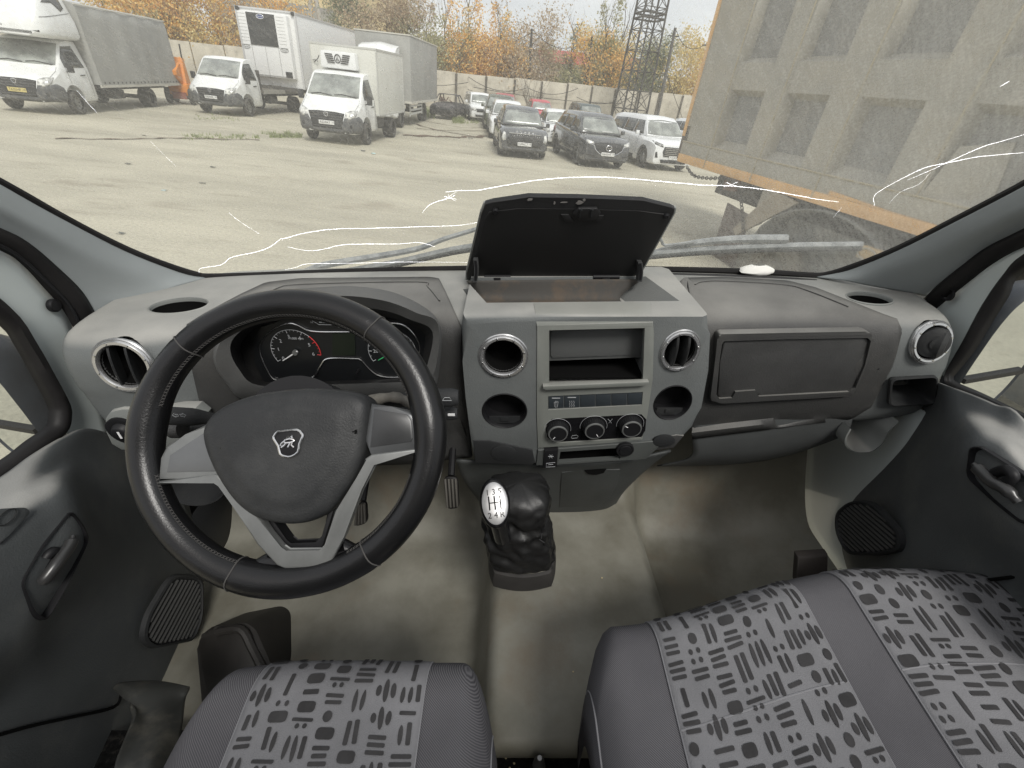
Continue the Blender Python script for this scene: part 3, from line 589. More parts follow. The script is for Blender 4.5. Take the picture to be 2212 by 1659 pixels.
# ---------------------------------------------------------------- steering wheel
WC = Vector((-.2895, .438, -.3795)); EL = R(38); WN = Vector((0, -math.cos(EL), math.sin(EL))); WA = NX.copy(); WB = WN.cross(WA)
if WB.z < 0: WB = -WB
sw = cab('steering_wheel', 'large three spoke steering wheel wrapped in worn black leather', 'steering wheel', WC)
RX, RY, RT = .1840, .1780, .0198
def rimpt(t, u, k=1.0, rr=None):
    tt = RT if rr is None else rr
    d = WA * math.cos(t) * RX + WB * math.sin(t) * RY; dn = d.normalized()
    return WC + d + dn * math.cos(u) * tt * k + WN * math.sin(u) * tt * k
def bulge(t):
    s = 1.0
    for c_, w_ in ((R(172), .22), (R(8), .22), (R(262), .30)):
        dd = abs((t - c_ + math.pi) % (2 * math.pi) - math.pi); s += .10 * math.exp(-(dd / w_) ** 2)
    return s
def seam_t(px, py): d = PL(px, py, WC, WN) - WC; return math.atan2(d.dot(WB) / RY, d.dot(WA) / RX)
seams = [seam_t(*zc(370, 290)), seam_t(*zc(1372, 230)), seam_t(*zc(655, 1495)), seam_t(*zc(1332, 1370))]
f = MB(); n1, n2 = 168, 24; rws = []
for i in range(n1):
    t = 2 * math.pi * i / n1; k = bulge(t)
    for s_ in seams:
        dd = abs((t - s_ + math.pi) % (2 * math.pi) - math.pi)
        if dd < .02: k *= .975
    rws.append([rimpt(t, 2 * math.pi * j / n2, k * (1 + .012 * noise.noise(Vector((math.cos(t) * 6, math.sin(t) * 6, math.cos(j / n2 * 6.28) * 1.5))))) for j in range(n2)])
f.grid(rws, closed_u=True, closed_v=True); rim = f.build('rim', LEATH, sw, 80)
for s_ in seams:
    f = MB(); f.tube([rimpt(s_ + .004 * math.sin(j), 2 * math.pi * j / 24, bulge(s_) * 1.005) for j in range(24)], .0009, 5, closed=True); f.build('leather_seam', THREAD, rim)
def stitch(a0, a1):
    k = int(abs(a1 - a0) / .026); f = MB()
    for i in range(k):
        t = a0 + (a1 - a0) * i / k
        for s_ in (-1, 1): f.tube([rimpt(t, math.pi - .52 + s_ * .10, bulge(t) * 1.01), rimpt(t + .017, math.pi - .52 - s_ * .10, bulge(t) * 1.01)], .0005, 4)
    f.build('stitching', THREAD, rim)
stitch(R(196), R(252)); stitch(R(20), R(165)); stitch(R(-60), R(-15))
def wp(zx, zy, h=0): return PL(*zc(zx, zy), WC + WN * h, WN)
pad = [(515, 800), (520, 740), (560, 680), (640, 625), (780, 577), (960, 552), (1100, 548), (1250, 565), (1320, 592), (1345, 640), (1336, 740), (1320, 850), (1290, 950), (1230, 1060), (1150, 1160), (1060, 1213), (960, 1230), (860, 1220), (770, 1190), (680, 1120), (600, 1010), (545, 900)]
pc = wp(930, 860); sp = [wp(a, b) for a, b in pad]
f = MB(); ring_ = spline(sp, 4, True); pr = []
for s, h in ((.985, -.030), (1.0, -.004), (.992, .006), (.97, .013), (.93, .017), (.84, .0195), (.76, .0200), (.70, .0225), (.60, .0235), (.4, .0245), (.2, .025), (.01, .025)):
    pr.append([pc + (p - pc) * s + WN * h for p in ring_])
f.grid(pr, closed_u=True); padm = mat('airbag cover', (.022, .023, .024), .5, spec=.3, bump=.22, bscale=420, var=.15, vscale=5); dusty(padm, .14, (.2, .2, .19), 7); padd = f.build('hub_cover', padm, sw, 60)
# badge: shield with a leaping animal
def bp(zx, zy, h): return PL(*zc(zx, zy), WC + WN * (.0245 + h), WN)
bo = [(866, 768), (905, 762), (965, 758), (985, 775), (992, 790), (975, 830), (968, 870), (935, 893), (905, 893), (878, 880), (868, 840), (845, 803), (850, 785)]
f = MB(); f.prism([bp(a, b, 0) for a, b in bo], WN * .002, bev=.0007); bd = f.build('badge', BLK, padd)
f = MB(); f.tube(spline([bp(a, b, .0024) for a, b in bo], 2, True), .0014, 6, closed=True); f.build('badge_rim', CHROME, bd)
f = MB()
for seg in ([(905, 808), (915, 795), (928, 792), (940, 786)], [(905, 808), (897, 818), (908, 824), (930, 822), (950, 815)], [(950, 815), (945, 808), (930, 804), (905, 808)], [(897, 818), (885, 828), (880, 840)], [(908, 824), (900, 836), (884, 848)], [(940, 820), (936, 835), (948, 846)], [(930, 822), (922, 838), (918, 846)], [(940, 786), (935, 793), (942, 799)], [(930, 800), (920, 806)]):
    f.tube([bp(a, b, .0034) for a, b in seg], .0013, 5)
f.build('badge_animal', CHROME, bd)
for cx_, s_ in ((585, 1), (1250, -1)):
    f = MB(); f.tube([wp(cx_ - 8 * s_, 838 if s_ > 0 else 760, .0203), wp(cx_ - 8 * s_, 856 if s_ > 0 else 776, .0203)], .0007, 4); f.tube([wp(cx_ - 8, 846 if s_ > 0 else 768, .0203), wp(cx_ + 14, 843 if s_ > 0 else 766, .0205)], .0007, 4); f.tube([wp(cx_ + 4, 838 if s_ > 0 else 760, .0205), wp(cx_ + 14, 835 if s_ > 0 else 758, .0205), wp(cx_ + 16, 850 if s_ > 0 else 774, .0205), wp(cx_ + 4, 852 if s_ > 0 else 776, .0205)], .0007, 4); f.build('horn_symbol', VOID, padd)
# spokes
SPK = mat('smoked silver spoke', (.085, .088, .09), .30, metal=.35, var=.3, vscale=14); SPL = mat('light spoke plastic', (.13, .134, .136), .36, metal=.3, var=.15, vscale=20)
f = MB(); f.prism([wp(a, b, .008) for a, b in ((258, 1012), (268, 900), (300, 835), (400, 780), (530, 716), (560, 800), (570, 900), (600, 1000), (560, 1002))], -WN * .022, bev=.004); s1 = f.build('spoke', SATIN, sw); s1['label'] = 'left silver spoke'
f = MB(); f.prism([wp(a, b, .0092) for a, b in ((300, 975), (318, 885), (520, 752), (560, 880), (575, 970))], -WN * .004, bev=.002); f.build('spoke_inset', SPL, s1)
f = MB(); f.prism([wp(a, b, .008) for a, b in ((1335, 625), (1440, 640), (1530, 660), (1556, 690), (1575, 760), (1600, 858), (1340, 905), (1300, 800))], -WN * .022, bev=.004); s2 = f.build('spoke', SPK, sw); s2['label'] = 'right dark spoke'
f = MB(); f.prism([wp(a, b, .0092) for a, b in ((1350, 650), (1520, 680), (1540, 710), (1552, 800), (1540, 820), (1330, 850))], -WN * .004, bev=.002); f.build('spoke_inset', mat('dark spoke inset', (.035, .036, .037), .35, var=.3, vscale=18), s2)
to = [(258, 1018), (262, 1038), (545, 1018), (572, 1036), (620, 1120), (760, 1340), (860, 1445), (900, 1462), (1080, 1454), (1140, 1422), (1200, 1300), (1290, 1060), (1345, 928), (1596, 872), (1594, 850), (1340, 882), (1305, 905), (1270, 1010), (1230, 1075), (1150, 1165), (1112, 1345), (1080, 1378), (905, 1380), (875, 1360), (790, 1220), (700, 1140), (620, 1040), (575, 985), (540, 985)]
f = MB(); f.prism([wp(a, b, .0105) for a, b in to], -WN * .012, bev=.003, seg=3); f.build('lower_spoke', SATIN, sw)
# black infill between pad and V, leaving a window
f = MB(); f.prism([wp(a, b, -.004) for a, b in ((790, 1200), (880, 1370), (1085, 1370), (1150, 1160), (1115, 1175), (1095, 1300), (1060, 1335), (930, 1340), (905, 1320), (850, 1215))], -WN * .02, bev=.002); f.build('spoke_infill', BLK, sw)
f = MB(); f.prism([wp(a, b, .004) for a, b in ((700, 1445), (810, 1380), (870, 1440), (1000, 1470), (1130, 1430), (1190, 1320), (1290, 1375), (1250, 1480), (1000, 1560), (760, 1540))], -WN * .02, bev=.009, seg=4); f.build('spoke_root', LEATH, sw)
f = MB(); f.cyl(WC - WN * .05 + WB * .01, WN, .07, .06, 32, .075); f.build('hub_boss', BLK, sw)

# steering column with its stalks
colm = cab('steering_column', 'black steering column shroud with stalks behind the wheel', 'steering column', WC - WN * .12)
f = MB(); rws = []
for i in range(7):
    t = i / 6; c = WC - WN * (.055 + .28 * t) + WB * (.005 - .01 * t); sx = .075 + .01 * t; sy = .06
    rws.append([c + WA * math.cos(k * math.pi / 12) * sx * (1 if abs(math.cos(k * math.pi / 12)) > .3 else 1) + WB * math.sin(k * math.pi / 12) * sy for k in range(24)])
f.grid(rws, closed_u=True, cap=True); f.build('column_shroud', mat('shroud plastic', (.06, .06, .058), .55, bump=.25, bscale=300, var=.3, vscale=12), colm)
def stalk(name, p0, p1, r0, r1, material=BLKG, flat=.62):
    p0, p1 = Vector(p0), Vector(p1); d = (p1 - p0).normalized(); u = WB.copy(); v_ = d.cross(u).normalized(); f = MB(); rws = []
    for i in range(13):
        t = i / 12; r_ = r0 + (r1 - r0) * min(1, max(0, (t - .3) / .25)); 
        if i == 12: r_ *= .8
        rws.append([p0 + (p1 - p0) * t + (u * math.cos(k * math.pi / 9) * r_ + v_ * math.sin(k * math.pi / 9) * r_ * flat) for k in range(18)])
    f.grid(rws, closed_u=True, cap=True); return f.build(name, material, colm)
# left stalks: indicator (upper, with symbols) and lower rotary lamp stalk
def SY(px, py, y): return Y(px, py, y)
ind = stalk('indicator_stalk', SY(505, 905, .60), SY(345, 897, .55), .008, .0145)
f = MB(); 
for s_ in (-1, 1):
    c = SY(387, 897, .538); f.tube([c + Vector((s_ * .0015, 0, -.0018)), c + Vector((s_ * .006, 0, -.0018)), c + Vector((s_ * .006, 0, -.004)), c + Vector((s_ * .0105, 0, 0)), c + Vector((s_ * .006, 0, .004)), c + Vector((s_ * .006, 0, .0018)), c + Vector((s_ * .0015, 0, .0018)), c + Vector((s_ * .0015, 0, -.0018))], .0004, 4)
f.tube([SY(352 + 7 * math.cos(t / 3), 892 + 6 * math.sin(t / 3), .537) for t in range(0, 15)], .0005, 4); f.tube([SY(352, 894, .537), SY(359, 886, .537)], .0005, 4)
f.build('stalk_symbol', GPRINT, ind)
lo2 = stalk('light_stalk', SY(470, 925, .64), SY(340, 925, .60), .010, .0135, flat=1)
f = MB(); f.cyl(SY(384, 926, .60), NX, .0165, .018, 24); f.build('light_switch_ring', mat('knurled black', (.02, .02, .02), .5, bump=.6, bscale=700), lo2)
wip = stalk('wiper_stalk', SY(830, 862, .60), SY(990, 858, .60), .010, .0155)
f = MB(); c = SY(966, 862, .583); f.tube([c + Vector((-.008, 0, -.003)), c + Vector((-.004, 0, .003)), c + Vector((.004, 0, .003)), c + Vector((.007, 0, -.003)), c + Vector((-.008, 0, -.003))], .0005, 4); f.build('stalk_symbol', GPRINT, wip)
wi2 = stalk('heater_stalk', SY(850, 890, .62), SY(988, 893, .62), .009, .012)
f = MB(); f.box(SY(975, 896, .607), (.012, .002, .004)); f.build('stalk_mark', WHITE, wi2)
f = MB(); f.tube(spline([SY(800, 865, .58), SY(850, 858, .575), SY(880, 868, .575), SY(900, 880, .57), SY(915, 872, .575)], 6), [.009] * 4 + [.0075] * 2 + [.009] * 3 + [.0075] * 2 + [.0085] * 14, 12); f.build('lock_bowden', mat('dirty grey hose', (.16, .15, .13), .7, var=.4, vscale=40), colm)

# ---------------------------------------------------------------- gear lever
gl = cab('gear_lever', 'gear lever with chromed shift pattern knob and creased black leather boot', 'gear lever', (-.04, .66, -.95))
KD = .80
def D(px, py, d): return ray(px, py) * d
GB = D(1130, 1205, .98)
f = MB(); base = [D(a, b, .97 + (1215 - b) * .0008) for a, b in ((1066, 1190), (1072, 1222), (1090, 1230), (1175, 1216), (1192, 1200), (1196, 1180))]
boot = []
prof_px = [((1040, 1040), (1085, 1035), (1150, 1036), (1195, 1052), (1200, 1075)), ]
import itertools
# boot: stations from the base up to the neck of the lever (seen leaning to the left of the photo)
NB = 40
def bring(c, rx, ry, k, dpt, ph):
    out = []
    for i in range(NB):
        t = 2 * math.pi * i / NB
        sq = 1 / max(abs(math.cos(t)), abs(math.sin(t))) ** .45
        fold = 1 + k * (-abs(noise.noise(Vector((math.cos(t) * 2.2 + ph * 2.1, math.sin(t) * 2.2 - ph, ph * 2.6)))) * 2.4 + .75 - .9 * abs(noise.noise(Vector((math.cos(t) * 4.5 - ph * 3, math.sin(t) * 4.5 + ph, ph * 5)))) - .35 * abs(math.sin(1.5 * t + ph * 2.6)) ** 10)
        out.append(Vector(c) + Vector((math.cos(t) * rx * sq * fold, math.sin(t) * ry * sq * fold, 0)) )
    return out
c_base = D(1128, 1190, .985); c_top = D(1118, 1085, .86)
st_ = []
NB = 72
for i in range(27):
    t = i / 26; c = c_base.lerp(D(1124, 1040, .885), t); c += Vector((-.010 * math.sin(t * 3.1), 0, 0))
    wid = .074 * (1 - .14 * t + .03 * math.sin(t * 3)) if t < .74 else .0665 * max(.02, max(0, 1 - ((t - .74) / .26) ** 3.2) ** .5)
    st_.append(bring(c, wid, wid * .84, .06 + .12 * math.sin(math.pi * min(1, t * 1.0)), 0, t * 2.6))
f = MB(); f.grid(st_, closed_u=True, cap=True); f.build('boot', BOOTM, gl, 80, sub=1)
for az in (.75, -.65):
    f = MB(); f.tube([r_[int(((az + .25 * math.sin(k * .35)) % 6.283) / 6.283 * NB) % NB] + Vector((math.cos(az), math.sin(az), 0)) * .0015 for k, r_ in enumerate(st_[:21])], .0011, 5); f.build('boot_seam', BLK, gl)
f = MB(); c = c_base + Vector((0, 0, -.018)); f.grid([[c + (p - c_base) * s + Vector((0, 0, h)) for p in bring(c_base, .072, .062, 0, 0, 0)] for s, h in ((1.06, -.03), (1.05, 0), (1.0, .014), (.9, .016))], closed_u=True); f.build('boot_base', mat('boot base plastic', (.030, .028, .026), .7, var=.4, vscale=15), gl)
K0 = D(1086, 1160, .86); K1 = D(1068, 1090, .775)
f = MB(); f.tube([K0, K0.lerp(K1, .5), K1], [.017, .0165, .019], 20); f.build('lever_neck', mat('gloss black lever', (.008, .008, .009), .2), gl)
ka = ray(1068, 1087).normalized() * -1; ku = (UZ - ka * UZ.dot(ka)).normalized(); ku = (ku * math.cos(.08) + ka.cross(ku) * math.sin(.08)); kr = ku.cross(ka)
if kr.x < 0: kr = -kr
kc = D(1069, 1087, .756)
f = MB(); f.lathe(kc, ka, [(1e-4, -.028), (.6, -.024), (.92, -.012), (1.0, 0), (.96, .007), (.86, .011), (.78, .0115)], 40, a=kr, sx=.0262, sy=.042); kn = f.build('knob', mat('gloss black lever', (.01, .01, .01)), gl)
f = MB(); f.lathe(kc, ka, [(.84, .0105), (.82, .0135), (.74, .0148), (.4, .0158), (1e-4, .016)], 40, a=kr, sx=.0262, sy=.042); kp = f.build('shift_plate', mat('worn chrome plate', (.50, .50, .50), .30, metal=.6, var=.15, vscale=60), kn)
def kq(u, v): return kc + kr * u + ku * v + ka * .0163
f = MB()
for i, s in enumerate('135'): text_bm(f, s, kq(-.0105 + i * .0105, .018), kr, ku, .0135, .0005)
for i, s in enumerate('24R'): text_bm(f, s, kq(-.0105 + i * .0105, -.0195), kr, ku, .0135, .0005)
for i in range(3):
    u = -.0095 + i * .0095; f.tube([kq(u, .012), kq(u, -.0105)], .0012, 4)
f.tube([kq(-.0095, .001), kq(.0095, .001)], .0012, 4); f.build('shift_pattern', BLK, kp)

# ---------------------------------------------------------------- windscreen
ws = cab('windscreen', 'cracked and dusty curved windscreen above the dashboard', 'windscreen', (0, 1.08, -.385))
gm = bpy.data.materials.new('dusty glass'); gm.use_nodes = True; t = gm.node_tree; t.nodes.clear()
out = N(t, 'ShaderNodeOutputMaterial'); tp = N(t, 'ShaderNodeBsdfTransparent'); df = N(t, 'ShaderNodeBsdfDiffuse'); tl = N(t, 'ShaderNodeBsdfTranslucent'); ad = N(t, 'ShaderNodeAddShader'); mixs = N(t, 'ShaderNodeMixShader')
df.inputs[0].default_value = (.54, .53, .48, 1); tl.inputs[0].default_value = (.58, .57, .52, 1); tp.inputs[0].default_value = (.97, .985, .97, 1)
tcn = N(t, 'ShaderNodeTexCoord'); mpp = N(t, 'ShaderNodeMapping'); mpp.inputs['Rotation'].default_value = (0, R(-42), R(0)); mpp2 = N(t, 'ShaderNodeMapping'); mpp2.inputs['Scale'].default_value = (5, 5, 30)
n1 = N(t, 'ShaderNodeTexNoise'); n1.inputs['Scale'].default_value = 6; n1.inputs['Detail'].default_value = 8; n1.inputs['Roughness'].default_value = .7
n2 = N(t, 'ShaderNodeTexNoise'); n2.inputs['Scale'].default_value = 260; n2.inputs['Detail'].default_value = 2
sx_ = N(t, 'ShaderNodeSeparateXYZ'); ln = t.links.new
ln(tcn.outputs['Object'], mpp.inputs[0]); ln(mpp.outputs[0], mpp2.inputs[0]); ln(mpp2.outputs[0], n1.inputs[0]); ln(tcn.outputs['Object'], n2.inputs[0]); ln(tcn.outputs['Object'], sx_.inputs[0])
mr1 = N(t, 'ShaderNodeMapRange'); mr1.inputs[1].default_value = .3; mr1.inputs[2].default_value = .75; mr1.inputs[3].default_value = .7; mr1.inputs[4].default_value = 1.3; ln(n1.outputs[0], mr1.inputs[0])
mr2 = N(t, 'ShaderNodeMapRange'); mr2.inputs[1].default_value = .35; mr2.inputs[2].default_value = .8; mr2.inputs[3].default_value = .88; mr2.inputs[4].default_value = 1.25; ln(n2.outputs[0], mr2.inputs[0])
mr3 = N(t, 'ShaderNodeMapRange'); mr3.inputs[1].default_value = .15; mr3.inputs[2].default_value = .75; mr3.inputs[3].default_value = .21; mr3.inputs[4].default_value = .29; ln(sx_.outputs[0], mr3.inputs[0])   # dustier towards the passenger side
m1 = N(t, 'ShaderNodeMath', operation='MULTIPLY'); m2 = N(t, 'ShaderNodeMath', operation='MULTIPLY', use_clamp=True)
ln(mr1.outputs[0], m1.inputs[0]); ln(mr2.outputs[0], m1.inputs[1]); ln(m1.outputs[0], m2.inputs[0]); ln(mr3.outputs[0], m2.inputs[1])
ln(df.outputs[0], ad.inputs[0]); ln(tl.outputs[0], ad.inputs[1]); ln(m2.outputs[0], mixs.inputs[0]); ln(tp.outputs[0], mixs.inputs[1]); ln(ad.outputs[0], mixs.inputs[2]); ln(mixs.outputs[0], out.inputs[0])
wf = MB(); nx, nz_ = 60, 40; rws = []
for j in range(nz_ + 1):
    z = -.392 + j * (.70 / nz_); hw = min(.99, .83 + .22 * (j / nz_))
    rws.append([Vector((-hw + 2 * hw * i / nx, gy(-hw + 2 * hw * i / nx, z), z)) for i in range(nx + 1)])
wf.grid(rws); wf.build('glass', gm, ws, 180, normals=False)
# rubber edge along the bottom and up the pillars
edge_l = [(-420, 150), (-160, 305), (-60, 362), (0, 393), (60, 426), (125, 463), (200, 503), (270, 537), (330, 562), (390, 583), (425, 593), (450, 597)]
edge_r = [(1755, 595), (1790, 592), (1830, 580), (1880, 562), (1940, 537), (2000, 508), (2070, 472), (2140, 436), (2212, 398), (2290, 352), (2380, 300), (2640, 145)]
bottom = [(450, 597), (560, 594), (700, 588), (850, 583), (1000, 580), (1106, 579), (1300, 580), (1500, 583), (1650, 588), (1755, 595)]
f = MB(); edge = spline([GL(a, b, -.006) for a, b in edge_l[:-1] + bottom + edge_r[1:]], 4)
f.tube(edge, .0075, 8); f.build('rubber_seal', RUB, ws)
f = MB(); f.tube([p + Vector((0, -.02, -.006)) for p in spline([GL(a, b, -.006) for a, b in bottom], 4)], .004, 6); f.build('rubber_strip', BLK, ws)
# cracks: thin bright fractures in the glass
CRK = bpy.data.materials.new('fracture'); CRK.use_nodes = True; t = CRK.node_tree; t.nodes.clear(); out = N(t, 'ShaderNodeOutputMaterial'); a1 = N(t, 'ShaderNodeAddShader')
d1 = N(t, 'ShaderNodeBsdfDiffuse'); d2 = N(t, 'ShaderNodeBsdfTranslucent'); d1.inputs[0].default_value = (.9, .9, .92, 1); d2.inputs[0].default_value = (.95, .95, .97, 1); t.links.new(d1.outputs[0], a1.inputs[0]); t.links.new(d2.outputs[0], a1.inputs[1]); t.links.new(a1.outputs[0], out.inputs[0])
def crack(pts, r, name='crack'):
    rr = random.Random(len(pts) * 7 + int(pts[0][0])); f = MB(); sp_ = spline([(a, b, 0) for a, b in pts], 5)
    n_ = len(sp_); ps = [GL(p[0] + rr.uniform(-.25, .25), p[1] + rr.uniform(-.3, .3), -.001) for p in sp_]
    f.tube(ps, [r * .38 * (.45 + .55 * math.sin(math.pi * (i + .3) / n_)) * rr.uniform(.8, 1.15) for i in range(n_)], 5); return f.build(name, CRK, ws)
crack([(963, 415), (985, 412), (1030, 411), (1060, 406), (1110, 397), (1170, 388), (1250, 383), (1330, 384), (1430, 392), (1520, 400), (1570, 401), (1640, 408), (1720, 422), (1770, 431), (1810, 436)], .00115)
crack([(912, 460), (925, 445), (945, 435), (960, 431), (970, 425), (985, 415)], .0008)
for dx, dy in ((-12, -4), (12, -7), (14, 2), (12, 6), (-12, 3), (-3, -8)): crack([(972, 428), (972 + dx, 428 + dy)], .0006, 'crack_star')
for dx, dy in ((-16, 5), (-12, -5), (14, -6), (12, 4)): crack([(1580, 399), (1580 + dx, 399 + dy)], .0006, 'crack_star')
crack([(443, 604), (480, 590), (520, 582), (575, 577)][:1] + [(430, 582), (470, 574), (485, 568), (500, 556), (545, 546), (570, 539), (590, 529), (605, 517), (618, 514), (660, 503), (720, 495), (800, 493), (900, 490), (985, 487), (1035, 480)], .0010)
crack([(621, 533), (660, 541), (690, 540), (740, 529), (790, 527), (860, 527), (905, 524), (940, 533)], .0008)
crack([(616, 583), (640, 577), (665, 570), (740, 569), (830, 567), (870, 566), (950, 566), (1012, 567)], .0007)
crack([(494, 460), (520, 480), (560, 505)], .0004); crack([(165, 195), (210, 245)], .0004); crack([(325, 305), (380, 360)], .0002)
crack([(1889, 445), (1888, 425), (1905, 410), (1960, 380), (2000, 362), (2060, 349), (2120, 338), (2212, 330)], .0009)
crack([(1960, 389), (2010, 368), (2060, 345), (2120, 318), (2165, 305), (2212, 291)], .0008)
crack([(1920, 440), (1945, 415), (1985, 398), (2010, 372)], .0004); crack([(1800, 470), (1818, 448)], .0004)
crack([(2160, 187), (2180, 176)], .0010)

# wipers lying outside the glass
WIP = mat('dusty grey wiper', (.16, .17, .175), .7, col2=(.30, .31, .31), lo=.4, hi=.6, vscale=35)
def wiper(arm, blade, label, extra=None):
    o = cab('wiper', label, 'wiper', GL(*blade[len(blade) // 2], .03), group='windscreen wipers')
    f = MB(); p = spline([GL(a, b, .035) for a, b in blade], 4); f.tube(p, .0075, 6); bl = f.build('wiper_blade', WIP, o)
    f = MB(); f.tube([q_ + Vector((0, -.004, -.009)) for q_ in p], .003, 5); f.build('blade_rubber', RUB, bl)
    f = MB(); f.tube(spline([GL(a, b, .05) for a, b in arm], 4), [.010 - .005 * i / (4 * (len(arm) - 1)) for i in range(4 * (len(arm) - 1) + 1)], 6); f.build('wiper_arm', WIP, o)
    if extra: f = MB(); f.tube(spline([GL(a, b, .045) for a, b in extra], 4), .0035, 5); f.build('washer_hose', WIP, o)
    return o
wiper([(655, 590), (700, 573), (800, 556), (900, 538), (960, 516), (1040, 492)], [(720, 590), (850, 568), (980, 539), (1100, 522)], 'left wiper lying low behind the cracked glass on the driver side')
wiper([(1700, 516), (1600, 516), (1500, 525), (1420, 543), (1380, 560)], [(1360, 553), (1480, 542), (1600, 535), (1720, 531), (1862, 529)], 'right wiper lying across the view of the tipper truck', [(1424, 508), (1430, 522), (1440, 530), (1500, 522)])

# ---------------------------------------------------------------- pillars, door frames
def surf(name, rows, material, parent, th=.003, ku=5, kv=5, soff=1, smooth=60):
    f = MB(); f.grid(patch(rows, ku, kv)); return f.build(name, material, parent, smooth, solid=th, soff=soff)
PILM = mat('pillar trim plastic', (.23, .25, .252), .6, bump=.08, bscale=400, var=.12, vscale=4)
for side in (0, 1):
    lab = ('left', 'right')[side]
    if side == 0:
        T = lambda px, py, xd: X(px, py, -xd)
        e = [(-420, 153), (-160, 308), (0, 398), (125, 468), (270, 542), (390, 588), (446, 600)]
        e3 = [GL(a, b, -.015) for a, b in e]
        lowr = [(-420, 320), (-160, 440), (0, 497), (62, 531), (125, 585), (178, 640), (205, 685)]
        l3 = [T(a, b, .875) for a, b in lowr]
        base_ = [(205, 682), (280, 640), (355, 615), (446, 600)]
    else:
        T = lambda px, py, xd: X(px, py, xd)
        e = [(2640, 150), (2380, 305), (2212, 402), (2070, 476), (1940, 541), (1830, 584), (1762, 598)]
        e3 = [GL(a, b, -.015) for a, b in e]
        lowr = [(2640, 290), (2380, 415), (2212, 497), (2130, 540), (2085, 575), (2040, 610), (2000, 640)]
        l3 = [T(a, b, .905) for a, b in lowr]
    pt = cab('pillar_trim', f'grey plastic {lab} windscreen pillar trim', 'pillar trim', l3[2], group='windscreen pillar trims')
    mid = []
    for i in range(7):
        a, b = e3[i], l3[i]; c = a.lerp(b, .45); mid.append(c + Vector(((.012 if side == 0 else -.012), -.03, .012)) * (1 - .10 * i))
    last = Z(230, 668, -.372) if side == 0 else Z(1985, 648, -.372)
    surf('trim_shell', [e3, [p.lerp(q_, .5) + Vector((0, -.008, .004)) for p, q_ in zip(e3, mid)], mid, [p.lerp(q_, .55) for p, q_ in zip(mid, l3)], l3], PILM, pt, .004)
# ---------------------------------------------------------------- floor of the cab
FLM = mat('worn grey floor mat', (.225, .22, .185), .60, col2=(.135, .128, .10), lo=.38, hi=.60, vscale=3.2, bump=.12, bscale=160)
dusty(FLM, .9, (.17, .125, .08), 2.8, .54, .80)
def sstep(a, b, x): t = max(0, min(1, (x - a) / (b - a))); return t * t * (3 - 2 * t)
def floor_z(x, y):
    tun = sstep(-.10, -.035, x) * (1 - sstep(.33, .40, x))
    z = -1.17 + .17 * tun
    z += .035 * sstep(.345, .365, x) * (1 - sstep(.365, .42, x))
    toe = sstep(.86, 1.25, y); z += toe * .55
    wheel = sstep(.62, .80, x) * sstep(.45, .75, y); z += wheel * .06
    z += .012 * noise.noise(Vector((x * 4, y * 3, 1)))
    return z
f = MB(); rws = []
for j in range(60):
    y = .335 + (1.30 - .335) * j / 59
    rws.append([Vector((x, y - .012 * (1 if j == 0 else 0), floor_z(x, y))) for x in [-.88 + 1.78 * i / 119 for i in range(120)]])
first = rws[0]; rws = [[p + Vector((0, -.018, -.055)) for p in first], [p + Vector((0, -.022, -.030)) for p in first], [p + Vector((0, -.016, -.006)) for p in first]] + rws
f.grid(rws); fm = f.build('floor_mat', FLM, None, 60, frame=MCAB)
tag(fm, 'moulded grey rubber floor mat stained with brown dirt, raised over the tunnel', 'floor mat')
f = MB(); f.grid([[Vector((x, y, z)) for x in (-.9, -.3, .3, .92)] for y, z in ((-.25, -1.10), (.15, -1.09), (.36, -1.09))]); ca = f.build('cab_floor', mat('dark carpet', (.012, .012, .012), .95, bump=1, bscale=600, var=.6, vscale=120, spec=.1), None, frame=MCAB); ca['kind'] = 'structure'
dusty(MATS['dark carpet'], .35, (.12, .11, .09), 60, .55, .75)
# firewall behind the footwells
f = MB(); f.grid([[Vector((x, y, z)) for x in (-.92, -.5, 0, .5, .93)] for y, z in ((1.10, -.405), (1.16, -.55), (1.22, -.75), (1.28, -1.0), (1.30, -1.3))]); fw = f.build('wall_front', mat('bulkhead lining', (.045, .040, .034), .8, var=.4, vscale=5), None, frame=MCAB); fw['kind'] = 'structure'
# white painted body beside the mat, on both sides (the sill)
for sx, lab in ((-1, 'left'), (1, 'right')):
    f = MB()
    if sx < 0: pts = [[(-.895, y, z) for y in (.0, .35, .7, 1.05)] for z in (-1.30, -1.15, -1.0)]; 
    else: pts = [[(.915, y, z) for y in (.0, .35, .7, 1.05)] for z in (-1.30, -1.10, -.85, -.60)]
    f.grid([[Vector(p) for p in r_] for r_ in pts]); si = f.build('door_sill', PAINT if sx > 0 else BLKG, None, frame=MCAB, solid=.006); si['kind'] = 'structure'
for sx in (-1, 1):
    f = MB(); f.grid([[Vector((sx * .935, y, z)) for y in (.78, .95, 1.20)] for z in (-1.30, -.95, -.62)]); o_ = f.build('kick_panel', BLKG, None, frame=MCAB, solid=.005); tag(o_, ('black kick panel by the pedals', 'black kick panel in the passenger footwell')[sx > 0], 'kick panel')
# crumbs on the mat
CRB = mat('crumb', (.45, .38, .24), .8); rr = random.Random(4)
for i, (a, b) in enumerate(((1092, 1600), (1101, 1622), (1090, 1645), (1111, 1612), (1238, 1452), (1300, 1250))):
    p = Z(a, b, -1.0); p.z = floor_z(p.x, p.y) + .002 if p.y > .335 else -1.088
    f = MB(); f.ball(p, .0022 + .0012 * rr.random(), 6, (1, .8, .6)); f.build('crumb', CRB, fm)
